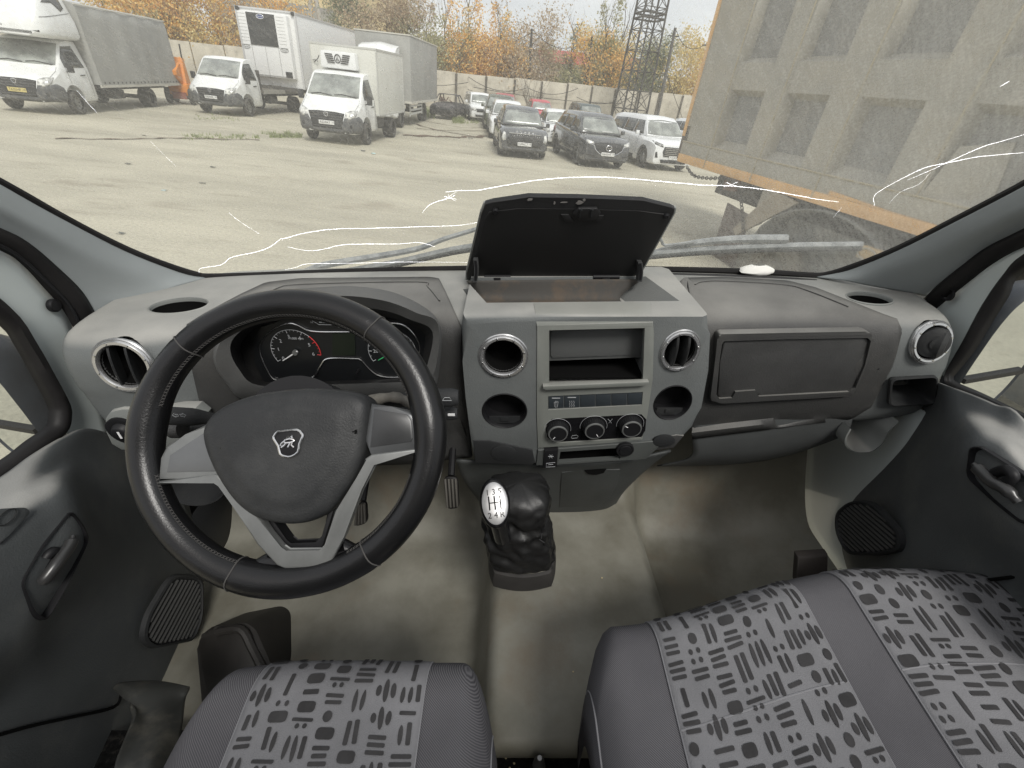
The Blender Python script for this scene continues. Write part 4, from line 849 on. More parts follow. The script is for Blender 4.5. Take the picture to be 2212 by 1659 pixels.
# unseen back and side walls of the cab; roof left off to admit skylight
HDL = mat('pale headlining', (.22, .22, .215), .9, var=.1)
for nm, pts in (('wall_back', [[(-.9, -.72, .40), (.9, -.72, .40)], [(-.9, -.78, -1.1), (.9, -.78, -1.1)]]),
                ('wall_left', [[(-.92, -.72, -.3), (-.92, -.72, -1.1)], [(-.92, -.22, -.3), (-.92, -.22, -1.1)]]), ('wall_right', [[(.93, -.72, -.3), (.93, -.72, -1.1)], [(.93, -.22, -.3), (.93, -.22, -1.1)]])):
    f = MB(); f.grid([[Vector(p) for p in r_] for r_ in pts]); o_ = f.build(nm, HDL, None, 0, frame=MCAB, solid=.02); o_['kind'] = 'structure'
# a hump by the driver's left foot
f = MB(); f.prism(rpoly([D(a, b, k) for a, b, k in ((424, 1385, 1.08), (448, 1356, 1.08), (530, 1344, 1.07), (552, 1358, 1.06), (592, 1450, 1.03), (580, 1540, .98), (440, 1560, .98))], .02), (.02, .10, -.10), bev=.010)
f.tube(spline([D(470, 1365, 1.06), D(520, 1360, 1.05), D(545, 1400, 1.04), D(570, 1450, 1.02)], 4), .010, 8)
o_ = f.build('wheel_arch_cover', mat('dark rubber', (.022, .020, .018), .55, var=.5, vscale=9), None, frame=MCAB); tag(o_, 'black rubber cover over the wheel arch by the driver seat', 'wheel arch cover')
f = MB(); f.prism([D(a, b, 1.0) for a, b in ((1724, 1204), (1790, 1200), (1788, 1262), (1720, 1262))], (.0, .02, .0), bev=.004)
o_ = f.build('step_box', mat('rust brown corner', (.035, .028, .024), .7, var=.5, vscale=12), None, frame=MCAB); tag(o_, 'dark rusty corner box at the far side of the passenger footwell', 'step box')
# pedals
def pedal(pts, dpt, label, ribs, armto):
    c = [D(a, b, dpt) for a, b in pts]; o = cab('pedal', label, 'pedal', sum(c, Vector()) / len(c), group='pedals under the dashboard')
    f = MB(); n = (c[1] - c[0]).cross(c[2] - c[0]).normalized(); n = n if n.dot(ray(*pts[0])) < 0 else -n
    f.prism(rpoly(c, .01), -n * .012, bev=.002); p = f.build('pedal_pad', RUB, o)
    f = MB()
    for k in range(ribs):
        t = (k + .5) / ribs; a = c[0].lerp(c[1], t); b = c[3].lerp(c[2], t); f.tube([a.lerp(b, .06) + n * .003, a.lerp(b, .94) + n * .003], .003, 6)
    f.build('pad_rib', mat('worn rubber rib', (.07, .065, .055), .6), p)
    f = MB(); m_ = c[0].lerp(c[1], .5); f.tube([m_ - n * .012, m_ + Vector((0, .08, .03)), m_ + Vector((0, .20, .10))], .008, 8); f.build('pedal_arm', BLK, o)
pedal([(958, 1030), (988, 1030), (992, 1098), (964, 1100)], 1.02, 'narrow ribbed accelerator pedal beside the gear lever', 4, None)
pedal([(770, 1088), (790, 1082), (793, 1130), (765, 1138)], 1.02, 'square brake pedal seen through the steering wheel', 4, None)
pedal([(905, 1045), (925, 1040), (922, 1110), (900, 1118)], 1.05, 'dark clutch pedal in the gap left of the wheel rim', 3, None)

# ---------------------------------------------------------------- seats
FAB = mat('lilac grey seat cloth', (.178, .178, .186), .9, bump=.5, bscale=900, var=.22, vscale=7, spec=.15)
FABM = mat('dark printed motif', (.048, .047, .048), .95, var=.35, vscale=20, spec=.1)
# ribbed side cloth
SID = bpy.data.materials.new('ribbed grey side cloth'); SID.use_nodes = True; t = SID.node_tree; b_ = t.nodes['Principled BSDF']; b_.inputs['Roughness'].default_value = .92; b_.inputs['Specular IOR Level'].default_value = .15
tcn = N(t, 'ShaderNodeTexCoord'); wv = N(t, 'ShaderNodeTexWave', wave_type='BANDS', bands_direction='DIAGONAL'); wv.inputs['Scale'].default_value = 190; wv.inputs['Distortion'].default_value = .6
nn = N(t, 'ShaderNodeTexNoise'); nn.inputs['Scale'].default_value = 6; nn.inputs['Detail'].default_value = 8; rp = N(t, 'ShaderNodeMix', data_type='RGBA'); rp.inputs[6].default_value = (.048, .047, .052, 1); rp.inputs[7].default_value = (.125, .123, .13, 1)
mm_ = N(t, 'ShaderNodeMath', operation='MULTIPLY'); ln = t.links.new; ln(tcn.outputs['Object'], wv.inputs[0]); ln(tcn.outputs['Object'], nn.inputs[0]); ln(wv.outputs['Fac'], mm_.inputs[0]); 
mr = N(t, 'ShaderNodeMapRange'); mr.inputs[1].default_value = .3; mr.inputs[2].default_value = .7; mr.inputs[3].default_value = .5; mr.inputs[4].default_value = 1.2; ln(nn.outputs[0], mr.inputs[0]); ln(mr.outputs[0], mm_.inputs[1]); ln(mm_.outputs[0], rp.inputs[0]); ln(rp.outputs[2], b_.inputs['Base Color'])
bm_ = N(t, 'ShaderNodeBump'); bm_.inputs['Strength'].default_value = .3; bm_.inputs['Distance'].default_value = .001; ln(wv.outputs['Fac'], bm_.inputs['Height']); ln(bm_.outputs[0], b_.inputs['Normal'])

def seat_fn(x0, x1, yf, bol0, bol1, zt=-.70, yb=-.22):
    """height and place of the cushion surface: s across (0..1), v from the bottom of the front roll to the back"""
    wd = x1 - x0
    def S(x, v):
        u = (x - x0) / wd
        edge = 0
        if bol0: edge = max(edge, 1 - (x - x0) / .055)
        if bol1: edge = max(edge, 1 - (x1 - x) / .055)
        edge = max(0, edge)
        y_front = yf(x)
        rr = .062                                     # front roll radius
        corner = .10 * edge ** 2.2
        yfr = y_front - corner
        if v < .35:                                   # front roll: quarter round, going down below
            a = v / .35
            if a < .4: y, z = yfr, zt - rr - .11 * (1 - a / .4)
            else:
                th = (a - .4) / .6 * math.pi / 2; y, z = yfr - rr + rr * math.cos(th), zt - rr + rr * math.sin(th)
        else:
            t = (v - .35) / .65; y = (yfr - rr) + (yb - (yfr - rr)) * t; z = zt - .010 * math.sin(math.pi * min(1, t * 1.2)) 
        z -= .055 * edge ** 2.4
        return Vector((x, y, z))
    return S
def seat_patch(S, x0, x1, v0, v1, nx, nv, off=0, bump=0):
    return [[S(x0 + (x1 - x0) * i / nx, v0 + (v1 - v0) * j / nv) + Vector((0, 0, off + bump * (math.sin(math.pi * i / nx) ** .5))) for i in range(nx + 1)] for j in range(nv + 1)]
def make_seat(name, label, x0, x1, yf, inserts, seams_v, loc, bol=(1, 1)):
    o = cab(name, label, 'seat', loc); S = seat_fn(x0, x1, yf, *bol)
    f = MB(); top_ = seat_patch(S, x0, x1, 0, 1, 70, 70); f.grid(top_)
    f.grid([[r_[0] for r_ in top_], [r_[0] + Vector((.004, 0, -.06)) for r_ in top_], [r_[0] + Vector((.012, 0, -.14)) for r_ in top_]]); f.grid([[r_[-1] for r_ in top_], [r_[-1] + Vector((-.004, 0, -.06)) for r_ in top_], [r_[-1] + Vector((-.012, 0, -.14)) for r_ in top_]])
    f.grid([top_[0], [p + Vector((0, -.02, -.05)) for p in top_[0]]])
    cu = f.build('cushion', SID, o, 70)
    f = MB(); f.box(((x0 + x1) / 2, .05, -.93), (x1 - x0 - .06, .45, .16), bev=.02); f.build('seat_base', BLK, o)
    for k, (a, b) in enumerate(inserts):
        rr = random.Random(int(x0 * 100) + k * 13 + 5)
        f = MB(); g = seat_patch(S, a, b, .12, 1, 30, 70, .0035, .004); f.grid(g)
        f.grid([[r_[0] for r_ in g], [r_[0] + Vector((-.002, 0, -.006)) for r_ in g]]); f.grid([[r_[-1] for r_ in g], [r_[-1] + Vector((.002, 0, -.006)) for r_ in g]]); f.grid([g[0], [p + Vector((0, 0, -.006)) for p in g[0]]])
        def P3(u, v, h=.0014):
            """u metres across, v metres back from the front fold"""
            vv = .35 + v * .65 / (.62) if v > 0 else .35 + v * .20 / .10
            x = a + u; p = S(x, max(.13, vv)); i_ = min(1, max(0, (x - a) / (b - a))); return p + Vector((0, 0, .0035 + .004 * (math.sin(math.pi * i_) ** .5) + h)) + (Vector((0, h, 0)) if v < 0 else Vector((0, 0, 0)))
        f.mi = 1
        def shape(cx, cy, w, h, kind):
            if cx - w / 2 < .002: cx = w / 2 + .002
            if cx + w / 2 > (b - a) - .002: cx = (b - a) - .002 - w / 2
            if kind == 'e': pts = [(math.cos(t_) * w / 2, math.sin(t_) * h / 2) for t_ in [2 * math.pi * q_ / 14 for q_ in range(14)]]
            else:
                e = .30 * min(w, h); pts = []
                for (qx, qy, a0) in ((1, 1, 0), (-1, 1, 90), (-1, -1, 180), (1, -1, 270)):
                    for da in (0, 45, 90): pts.append((qx * (w / 2 - e) + math.cos(R(a0 + da)) * e, qy * (h / 2 - e) + math.sin(R(a0 + da)) * e))
            j_ = rr.uniform(-.06, .06); c_, s_ = math.cos(j_), math.sin(j_); ring_ = [(cx + px_ * c_ - py_ * s_, cy + px_ * s_ + py_ * c_) for px_, py_ in pts]
            ce = f.bm.verts.new(P3(cx, cy)); vs = f.vv([P3(*p_) for p_ in ring_])
            for q_ in range(len(vs)): f.face([ce, vs[q_], vs[(q_ + 1) % len(vs)]])
        W_ = b - a; cw = .034; ncol = max(1, round(W_ / cw)); cw = W_ / ncol
        for ci in range(ncol):
            v = -.075 + rr.uniform(0, .015)
            while v < .50:
                cx = (ci + .5) * cw; m_ = rr.choice('VVHHHDBOTVE')
                if m_ == 'V':
                    h = rr.uniform(.026, .040); n_ = rr.choice((1, 2, 2, 3)); 
                    for i in range(n_): shape(cx + (i - (n_ - 1) / 2) * .0105, v + h / 2 + rr.uniform(-.003, .003), .0062, h * rr.uniform(.75, 1), rr.choice('er'))
                    v += h + .007
                elif m_ == 'H':
                    n_ = rr.choice((1, 2, 3, 3)); wd_ = rr.uniform(.022, .031)
                    for i in range(n_): shape(cx, v + .004 + i * .0098, wd_ * rr.uniform(.8, 1), .0056, 'r')
                    v += n_ * .0098 + .006
                elif m_ == 'D':
                    for i in (-1, 1): shape(cx + i * .006, v + .004, .0058, .0085, 'e')
                    v += .014
                elif m_ == 'B': shape(cx, v + .009, rr.uniform(.018, .026), .016, 'r'); v += .024
                elif m_ == 'O': shape(cx + rr.uniform(-.006, .006), v + .008, .0125, .016, 'e'); v += .022
                elif m_ == 'T':
                    shape(cx, v + .003, .028, .0048, 'r'); shape(cx - .005, v + .0115, .006, .007, 'e'); shape(cx + .005, v + .0115, .006, .007, 'e'); v += .021
                else:
                    for i, hh in enumerate((.014, .032, .020)): shape(cx + (i - 1) * .0100, v + .016, .0075, hh, 'e')
                    v += .038
        f.mi = 0; f.build('printed_panel', [FAB, FABM], o, 70, normals=True)
        f = MB(); 
        for xx in (a, b):
            s_ = 1 if xx == b else -1; f.tube([S(xx + s_ * .0006, .12 + .88 * i / 50) + Vector((0, 0, .0025)) for i in range(51)], .0011, 5)
        for sv in seams_v: f.tube([P3((b - a) * i / 20, sv - .004 * math.sin(math.pi * i / 20), .0002) for i in range(21)], .0013, 5)
        f.build('seam', THREAD, o, kind_=None) if 0 else f.build('seam', mat('pale seam thread', (.19, .19, .20), .9), o)
    # piping along the bolsters
    for xx, on in ((x0 + .006, bol[0]), (x1 - .006, bol[1])):
        if on: f = MB(); f.tube([S(xx, .14 + .86 * i / 50) + Vector((0, 0, .001)) for i in range(51)], .0012, 5); f.build('piping', MATS['pale seam thread'], o)
    return o
def yf_driver(x): return .335 - .9 * max(0, abs(x + .20) - .12) ** 2
def yf_pass(x): return .39 + .10 * sstep(.15, .62, x) - .14 * max(0, x - .72) ** 1.2
make_seat('driver_seat', 'driver seat cushion in grey cloth with one panel of dark dashes and dots', -.462, -.022, yf_driver, [(-.362, -.122)], [], (-.24, .1, -.9))
make_seat('passenger_seat', 'wide passenger bench in grey cloth with two patterned panels', .112, .98, yf_pass, [(.222, .478), (.565, .835)], [.115], (.55, .1, -.9))
# seat latch in the carpet between the seats
f = MB(); p = D(1165, 1645, .80); f.lathe(p, UZ, [(.012, -.02), (.010, .0), (.006, .006), (.006, .014), (.004, .018), (1e-4, .018)], 16); o_ = f.build('floor_bolt', mat('dull steel', (.2, .2, .2), .4, metal=.8), None, frame=MCAB); tag(o_, 'small steel bolt in the dark carpet between the two seats', 'bolt')
# curved black guide strap between the driver seat and door
st_ = [[D(410, 1483, .80), D(340, 1470, .80), D(262, 1474, .78), D(243, 1487, .78)], [D(405, 1497, .79), D(345, 1487, .78), D(285, 1495, .76), D(262, 1505, .76)], [D(400, 1515, .78), D(350, 1530, .75), D(312, 1550, .73), D(293, 1535, .73)], [D(395, 1560, .74), D(345, 1590, .70), D(295, 1600, .69), D(272, 1590, .69)], [D(385, 1640, .70), D(330, 1650, .66), D(275, 1665, .65), D(248, 1655, .65)], [D(385, 1760, .66), D(330, 1760, .62), D(262, 1770, .61), D(235, 1765, .61)]]
f = MB(); f.grid(patch(st_, 5, 5)); o_ = f.build('seat_side_cover', mat('dark olive plastic', (.035, .036, .033), .5, var=.3, vscale=14), None, frame=MCAB, solid=.006); tag(o_, 'curved dark plastic cover at the left side of the driver seat', 'seat side cover')
dusty(MATS['dark olive plastic'], .4, (.2, .18, .14), 16, .5, .8)

# ---------------------------------------------------------------- doors
DOORP = mat('door panel plastic', (.072, .078, .080), .60, bump=.25, bscale=380, var=.15, vscale=5); dusty(DOORP, .25, (.26, .25, .22), 7, .5, .85); dust_toplight(DOORP, .5)  # top of the door panel lightened in colour for the light falling on it
def door(side):
    s = -1 if side == 'left' else 1
    T = (lambda px, py, xd: X(px, py, -xd)) if s < 0 else (lambda px, py, xd: X(px, py, xd))
    o = cab('cab_door', {'left': 'driver door with pull handle, ribbed speaker and rounded window at the left', 'right': 'passenger door with pull handle, ribbed speaker and window at the right'}[side], 'cab door', (s * .88, .5, -.8), group='cab doors')
    return o, T
# left door
ld, T = door('left')
rows = [[T(-300, 1215, .865), T(-150, 1125, .865), T(0, 1036, .868), T(70, 985, .87), T(139, 941, .875), T(190, 926, .88), T(260, 950, .895), T(360, 1000, .91)],
        [T(-300, 1270, .82), T(-150, 1180, .81), T(0, 1085, .815), T(60, 1045, .82), T(120, 1015, .845), T(175, 990, .87), T(270, 1010, .885), T(390, 1040, .91)],
        [T(-300, 1330, .775), T(-150, 1240, .765), T(0, 1140, .765), T(80, 1085, .765), T(140, 1050, .775), T(190, 1070, .83), T(285, 1080, .865), T(410, 1110, .90)],
        [T(-300, 1430, .755), T(-150, 1320, .752), T(0, 1230, .752), T(90, 1165, .752), T(165, 1110, .755), T(205, 1130, .81), T(300, 1150, .85), T(425, 1170, .90)],
        [T(-300, 1520, .755), T(-150, 1420, .752), T(0, 1330, .752), T(80, 1270, .752), T(170, 1195, .755), T(225, 1210, .80), T(320, 1225, .84), T(432, 1240, .89)],
        [T(-300, 1610, .77), T(-150, 1500, .765), T(0, 1410, .762), T(65, 1375, .765), T(130, 1345, .79), T(235, 1330, .81), T(345, 1320, .83), T(438, 1310, .88)],
        [T(-300, 1700, .82), T(-150, 1600, .82), T(0, 1500, .82), T(70, 1470, .82), T(150, 1450, .825), T(260, 1420, .83), T(350, 1400, .84), T(425, 1400, .87)],
        [T(-300, 1800, .82), T(-150, 1700, .82), T(0, 1590, .82), T(100, 1575, .82), T(190, 1555, .82), T(290, 1530, .83), T(360, 1500, .84), T(412, 1470, .87)],
        [T(-300, 2000, .80), T(-150, 1900, .80), T(0, 1800, .80), T(100, 1780, .80), T(200, 1740, .80), T(280, 1700, .81), T(340, 1640, .83), T(390, 1600, .86)]]
surf('door_panel', rows, DOORP, ld, .004, 5, 5, -1, 70)
f = MB(); f.tube(spline([T(-60, 1605, .81), T(60, 1570, .812), T(150, 1550, .812), T(245, 1528, .815), T(262, 1500, .815)], 4), .003, 6); f.build('panel_seam', VOID, ld)
# handle recess
ho = [(150, 1103), (176, 1135), (190, 1166), (150, 1250), (97, 1342), (70, 1325), (42, 1258), (85, 1185)]
f = MB(); ring_ = rpoly([T(a, b, .748) for a, b in ho], .012, 4); cen = sum(ring_, Vector()) / len(ring_)
f.grid([[cen + (p - cen) * k + Vector((dx, 0, 0)) for p in ring_] for k, dx in ((1.03, -.004), (1.02, .003), (.98, .004), (.95, .000), (.93, -.012), (.6, -.014), (.02, -.014))], closed_u=True); hr = f.build('handle_recess', BLK, ld)
f = MB(); f.tube(spline([T(158, 1158, .738), T(150, 1180, .733), T(125, 1215, .730), T(100, 1248, .736), T(92, 1255, .742)], 5), [.004] * 3 + [.009] * 15 + [.006] * 3, 12); f.build('door_handle', mat('handle black', (.03, .03, .03), .3), hr)
f = MB(); f.tube(spline([T(100, 1205, .745), T(112, 1192, .742), T(125, 1200, .742), T(110, 1230, .742)], 4), .008, 10); f.build('lock_button', BLK, hr)
# ribbed speaker grille
def grille(pts, xd, T, o, n=15, along=((0, 0), (0, 0))):
    ring_ = rpoly([T(a, b, xd) for a, b in pts], .03, 5); cen = sum(ring_, Vector()) / len(ring_)
    f = MB(); sgn = 1 if cen.x < 0 else -1
    f.grid([[cen + (p - cen) * k + Vector((dx * sgn, 0, 0)) for p in ring_] for k, dx in ((1.10, -.004), (1.07, .006), (1.0, .008), (.95, .002), (.02, .002))], closed_u=True); g = f.build('speaker_grille', BLKG, o)
    # ribs
    ring2 = [cen + (p - cen) * .93 for p in ring_]; d = (T(*along[1], xd) - T(*along[0], xd)); d.x = 0; d.normalize(); e = Vector((0, -d.z, d.y))
    co = [((p - cen).dot(d), (p - cen).dot(e)) for p in ring2]; lo, hi = min(c[1] for c in co), max(c[1] for c in co); f = MB()
    for k in range(n):
        v = lo + (hi - lo) * (k + .5) / n; xs = []
        for i in range(len(co)):
            (a0, b0), (a1, b1) = co[i], co[(i + 1) % len(co)]
            if (b0 <= v < b1) or (b1 <= v < b0): xs.append(a0 + (a1 - a0) * (v - b0) / (b1 - b0))
        if len(xs) >= 2: f.tube([cen + d * min(xs) + e * v + Vector((sgn * .004, 0, 0)), cen + d * max(xs) + e * v + Vector((sgn * .004, 0, 0))], (hi - lo) / n * .27, 6)
    f.build('speaker_ribs', mat('rib black', (.05, .05, .048), .5), g)
grille([(368, 1246), (432, 1250), (432, 1330), (415, 1380), (330, 1396), (308, 1378), (318, 1330)], .80, T, ld, 13, ((315, 1375), (385, 1250)))
# painted inner frame, black seals, window glass, mirror outside
def band(name, a, b, xa, xb, material, o, T, th=.004, bulge_=0):
    A_ = spline([T(p[0], p[1], xa) for p in a], 4); B_ = spline([T(p[0], p[1], xb) for p in b], 4); s_ = 1 if A_[0].x < 0 else -1
    M_ = [p.lerp(q_, .5) + Vector((s_ * bulge_, 0, 0)) for p, q_ in zip(A_, B_)]
    f = MB(); f.grid([A_, [p.lerp(q_, .25) + Vector((s_ * bulge_ * .75, 0, 0)) for p, q_ in zip(A_, B_)], M_, [p.lerp(q_, .75) + Vector((s_ * bulge_ * .75, 0, 0)) for p, q_ in zip(A_, B_)], B_]); return f.build(name, material, o, 60, solid=th)
band('door_seal', [(-420, 310), (-160, 430), (0, 492), (62, 524), (125, 577), (180, 632), (212, 690)], [(-420, 360), (-160, 480), (0, 541), (47, 571), (94, 621), (134, 667), (160, 712)], .870, .885, RUB, ld, T, .006, .010)
f = MB(); f.tube(spline([T(a, b, .872) for a, b in ((-160, 470), (0, 530), (54, 564), (105, 612), (150, 660), (172, 700))], 4), .003, 6); f.build('seal_lip', BLK, ld)
f = MB(); q_in = [(-420, 430), (-160, 560), (0, 661), (66, 752), (112, 830), (142, 880), (146, 905), (136, 935)]
q_out = [(-420, 355), (-160, 475), (0, 536), (60, 575), (134, 660), (158, 710), (200, 800), (250, 960)]
band('door_frame', q_out, q_in, .893, .893, PAINT, ld, T, .006)
f = MB(); f.lathe(T(116, 660, .885), NX, [(.0125, -.003), (.0125, .003), (.010, .0055), (1e-4, .006)], 24); f.build('frame_plug', BLK, ld)
band('window_seal', [(-160, 545), (0, 655), (66, 745), (112, 822), (140, 872), (146, 900), (134, 935), (70, 982), (0, 1034), (-160, 1130)], [(-160, 590), (0, 697), (40, 750), (80, 822), (104, 870), (108, 893), (100, 925), (55, 958), (0, 1000), (-160, 1095)], .882, .895, RUB, ld, T, .006, .012)
gcl = bpy.data.materials.new('side glass'); gcl.use_nodes = True; t = gcl.node_tree; t.nodes.clear(); out = N(t, 'ShaderNodeOutputMaterial'); tp = N(t, 'ShaderNodeBsdfTransparent'); df = N(t, 'ShaderNodeBsdfDiffuse'); mixs = N(t, 'ShaderNodeMixShader'); df.inputs[0].default_value = (.4, .38, .33, 1); tp.inputs[0].default_value = (.93, .96, .95, 1); mixs.inputs[0].default_value = .10
t.links.new(tp.outputs[0], mixs.inputs[1]); t.links.new(df.outputs[0], mixs.inputs[2]); t.links.new(mixs.outputs[0], out.inputs[0])
f = MB(); f.face(f.vv([T(a, b, .90) for a, b in ((-160, 575), (0, 680), (75, 790), (118, 875), (115, 910), (60, 970), (0, 1015), (-160, 1110))])); f.build('window_glass', gcl, ld, 0)
# window regulator patch at the far left
f = MB(); f.prism(rpoly([T(a, b, .752) for a, b in ((-20, 1100), (50, 1096), (62, 1106), (10, 1160), (-20, 1185))], .01), (.004, 0, 0), bev=.001); f.build('switch_plate', DOORP, ld)
f = MB(); f.tube([T(15, 1117, .746) + Vector((0, .014 * math.cos(k / 3), .009 * math.sin(k / 3))) for k in range(20)], .0008, 5); f.build('plate_ring', BLKG, ld)
def mirror(label, loc, rz, w_, h_, o):
    r = thing('wing_mirror', label, 'wing mirror', loc, MCAB, group='wing mirrors')
    Rm = Matrix.Rotation(rz, 3, 'Z'); L3 = lambda x, y, z: Vector(loc) + Rm @ Vector((x, y, z))
    def sq(w1, h1, y, n=32): return [L3(w1 * (abs(math.cos(a)) ** .6) * (1 if math.cos(a) > 0 else -1), y, h1 * (abs(math.sin(a)) ** .6) * (1 if math.sin(a) > 0 else -1)) for a in [2 * math.pi * k / n for k in range(n)]]
    f = MB(); f.grid([sq(w_ * .96, h_ * .97, .004), sq(w_, h_, 0), sq(w_ * 1.05, h_ * 1.03, .01), sq(w_ * .98, h_ * .98, .06), sq(w_ * .6, h_ * .75, .10), sq(.001, .001, .11)], closed_u=True); f.build('mirror_housing', mat('mirror housing', (.03, .035, .045), .45, var=.4, vscale=12), r)
    f = MB(); g = sq(w_ * .95, h_ * .95, .003)
    f.face(f.vv([p for p in g])); f.build('mirror_glass', mat('mirror glass', (.8, .82, .82), .03, metal=1), r)
    f = MB(); f.box(L3(0, -.001, -h_ * .32), (w_ * 1.9, .008, .012), Rm); f.build('mirror_divider', RUB, r)
    f = MB(); f.tube([L3(w_ * .9 * (1 if loc[0] < 0 else -1), .05, -h_ * .3), L3((w_ + .12) * (1 if loc[0] < 0 else -1), .06, -h_ * .35)], .018, 10); f.build('mirror_arm', BLK, r)
    return r
mirror('dusty wing mirror just outside the driver window', X(-15, 880, -1.16), R(-12), .085, .17, None)
# right door
rd, T = door('right')
rows = [[T(2500, 1230, 0.865), T(2360, 1130, 0.865), T(2212, 905, 0.868), T(2150, 873, 0.870), T(2090, 848, 0.872), T(2040, 832, 0.875), T(2010, 828, 0.915), T(1960, 860, 0.955)],
        [T(2500, 1270, 0.820), T(2360, 1160, 0.820), T(2212, 960, 0.840), T(2150, 915, 0.845), T(2090, 890, 0.850), T(2045, 880, 0.862), T(2010, 880, 0.910), T(1950, 905, 0.955)],
        [T(2500, 1310, 0.790), T(2360, 1210, 0.785), T(2212, 1000, 0.785), T(2150, 950, 0.785), T(2090, 935, 0.790), T(2040, 950, 0.830), T(1980, 945, 0.905), T(1900, 960, 0.950)],
        [T(2500, 1370, 0.770), T(2360, 1270, 0.765), T(2212, 1100, 0.765), T(2130, 1020, 0.765), T(2075, 985, 0.775), T(2030, 1010, 0.820), T(1950, 1020, 0.890), T(1850, 1020, 0.940)],
        [T(2500, 1450, 0.770), T(2360, 1350, 0.765), T(2212, 1180, 0.770), T(2130, 1100, 0.775), T(2050, 1060, 0.800), T(1990, 1075, 0.830), T(1900, 1090, 0.885), T(1800, 1085, 0.935)],
        [T(2500, 1560, 0.800), T(2360, 1450, 0.800), T(2212, 1260, 0.810), T(2110, 1200, 0.820), T(2020, 1160, 0.820), T(1950, 1160, 0.830), T(1870, 1160, 0.885), T(1785, 1150, 0.935)],
        [T(2500, 1700, 0.820), T(2360, 1560, 0.820), T(2212, 1330, 0.820), T(2110, 1280, 0.820), T(2000, 1250, 0.820), T(1920, 1245, 0.830), T(1870, 1235, 0.880), T(1815, 1215, 0.925)],
        [T(2500, 1850, 0.820), T(2360, 1700, 0.820), T(2212, 1450, 0.820), T(2110, 1400, 0.820), T(2000, 1380, 0.820), T(1930, 1370, 0.830), T(1880, 1330, 0.880), T(1850, 1270, 0.915)]]
surf('door_panel', rows, DOORP, rd, .004, 5, 5, 1, 70)
ho = [(2098, 968), (2120, 965), (2230, 1035), (2250, 1130), (2210, 1132), (2150, 1085), (2090, 1030)]
f = MB(); ring_ = rpoly([T(a, b, .762) for a, b in ho], .012, 4); cen = sum(ring_, Vector()) / len(ring_)
f.grid([[cen + (p - cen) * k + Vector((dx, 0, 0)) for p in ring_] for k, dx in ((1.03, .004), (1.02, -.003), (.98, -.004), (.95, .0), (.93, .012), (.6, .014), (.02, .014))], closed_u=True); hr = f.build('handle_recess', BLK, rd)
f = MB(); f.tube(spline([T(2104, 1003, .748), T(2120, 1020, .744), T(2145, 1043, .742), T(2170, 1055, .744), T(2200, 1085, .750)], 5), [.004] * 3 + [.009] * 15 + [.006] * 3, 12); f.build('door_handle', MATS['handle black'], hr)
f = MB(); f.tube(spline([T(2150, 1022, .752), T(2175, 1015, .748), T(2188, 1030, .748), T(2170, 1045, .75)], 4), .008, 10); f.build('lock_button', BLK, hr)
grille([(1842, 1085), (1890, 1088), (1945, 1150), (1945, 1185), (1905, 1195), (1835, 1195), (1812, 1150), (1812, 1110)], .822, T, rd, 13, ((1822, 1095), (1925, 1185)))
f = MB(); f.tube(spline([T(1870, 1240, .825), T(2000, 1255, .815), T(2110, 1255, .815), T(2230, 1245, .815), T(2400, 1270, .81)], 4), .003, 6); f.build('panel_seam', VOID, rd)
band('door_seal', [(2640, 285), (2380, 405), (2212, 493), (2130, 534), (2082, 568), (2035, 606), (1990, 650)], [(2640, 360), (2380, 470), (2212, 534), (2145, 570), (2095, 608), (2055, 640), (2022, 668)], .900, .915, RUB, rd, T, .006, .010)
band('door_frame', [(2640, 355), (2380, 465), (2212, 530), (2145, 566), (2095, 604), (2052, 640), (2010, 680), (1990, 760)], [(2640, 362), (2380, 470), (2212, 555), (2170, 600), (2130, 665), (2090, 735), (2060, 790), (2045, 820)], .920, .920, PAINT, rd, T, .006)
f = MB(); f.lathe(T(2048, 637, .905), NX, [(.0125, -.003), (.0125, .003), (.010, .0055), (1e-4, .006)], 24); f.build('frame_plug', BLK, rd)
band('window_seal', [(2380, 462), (2212, 548), (2165, 595), (2120, 660), (2080, 735), (2052, 785), (2042, 815), (2052, 835), (2110, 858), (2212, 908), (2380, 990)], [(2380, 520), (2212, 588), (2180, 640), (2145, 695), (2108, 755), (2072, 800), (2060, 815), (2068, 826), (2120, 848), (2212, 892), (2380, 970)], .905, .918, RUB, rd, T, .006, .010)
f = MB(); f.face(f.vv([T(a, b, .925) for a, b in ((2380, 500), (2212, 575), (2170, 630), (2130, 700), (2085, 765), (2055, 810), (2060, 835), (2120, 855), (2212, 900), (2380, 980))])); f.build('window_glass', gcl, rd, 0)
mirror('large wing mirror with a wide angle lower glass outside the passenger window', X(2175, 770, 1.17) , R(14), .10, .17, None)
# ================================================================ THE YARD
from mathutils.bvhtree import BVHTree
def dip(x, y): return -.30 * math.exp(-(((x - 5.0) / 2.6) ** 2 + ((y - 5.5) / 3.6) ** 2))
GRM = bpy.data.materials.new('pale dusty yard'); GRM.use_nodes = True; t = GRM.node_tree; b = t.nodes['Principled BSDF']; b.inputs['Roughness'].default_value = .9; b.inputs['Specular IOR Level'].default_value = .25; ln = t.links.new
tcn = N(t, 'ShaderNodeTexCoord')
def noi(sc, det, rough, scale=(1, 1, 1), rot=0):
    mp_ = N(t, 'ShaderNodeMapping'); mp_.inputs['Scale'].default_value = scale; mp_.inputs['Rotation'].default_value = (0, 0, rot); ln(tcn.outputs['Object'], mp_.inputs[0])
    n_ = N(t, 'ShaderNodeTexNoise'); n_.inputs['Scale'].default_value = sc; n_.inputs['Detail'].default_value = det; n_.inputs['Roughness'].default_value = rough; ln(mp_.outputs[0], n_.inputs[0]); return n_
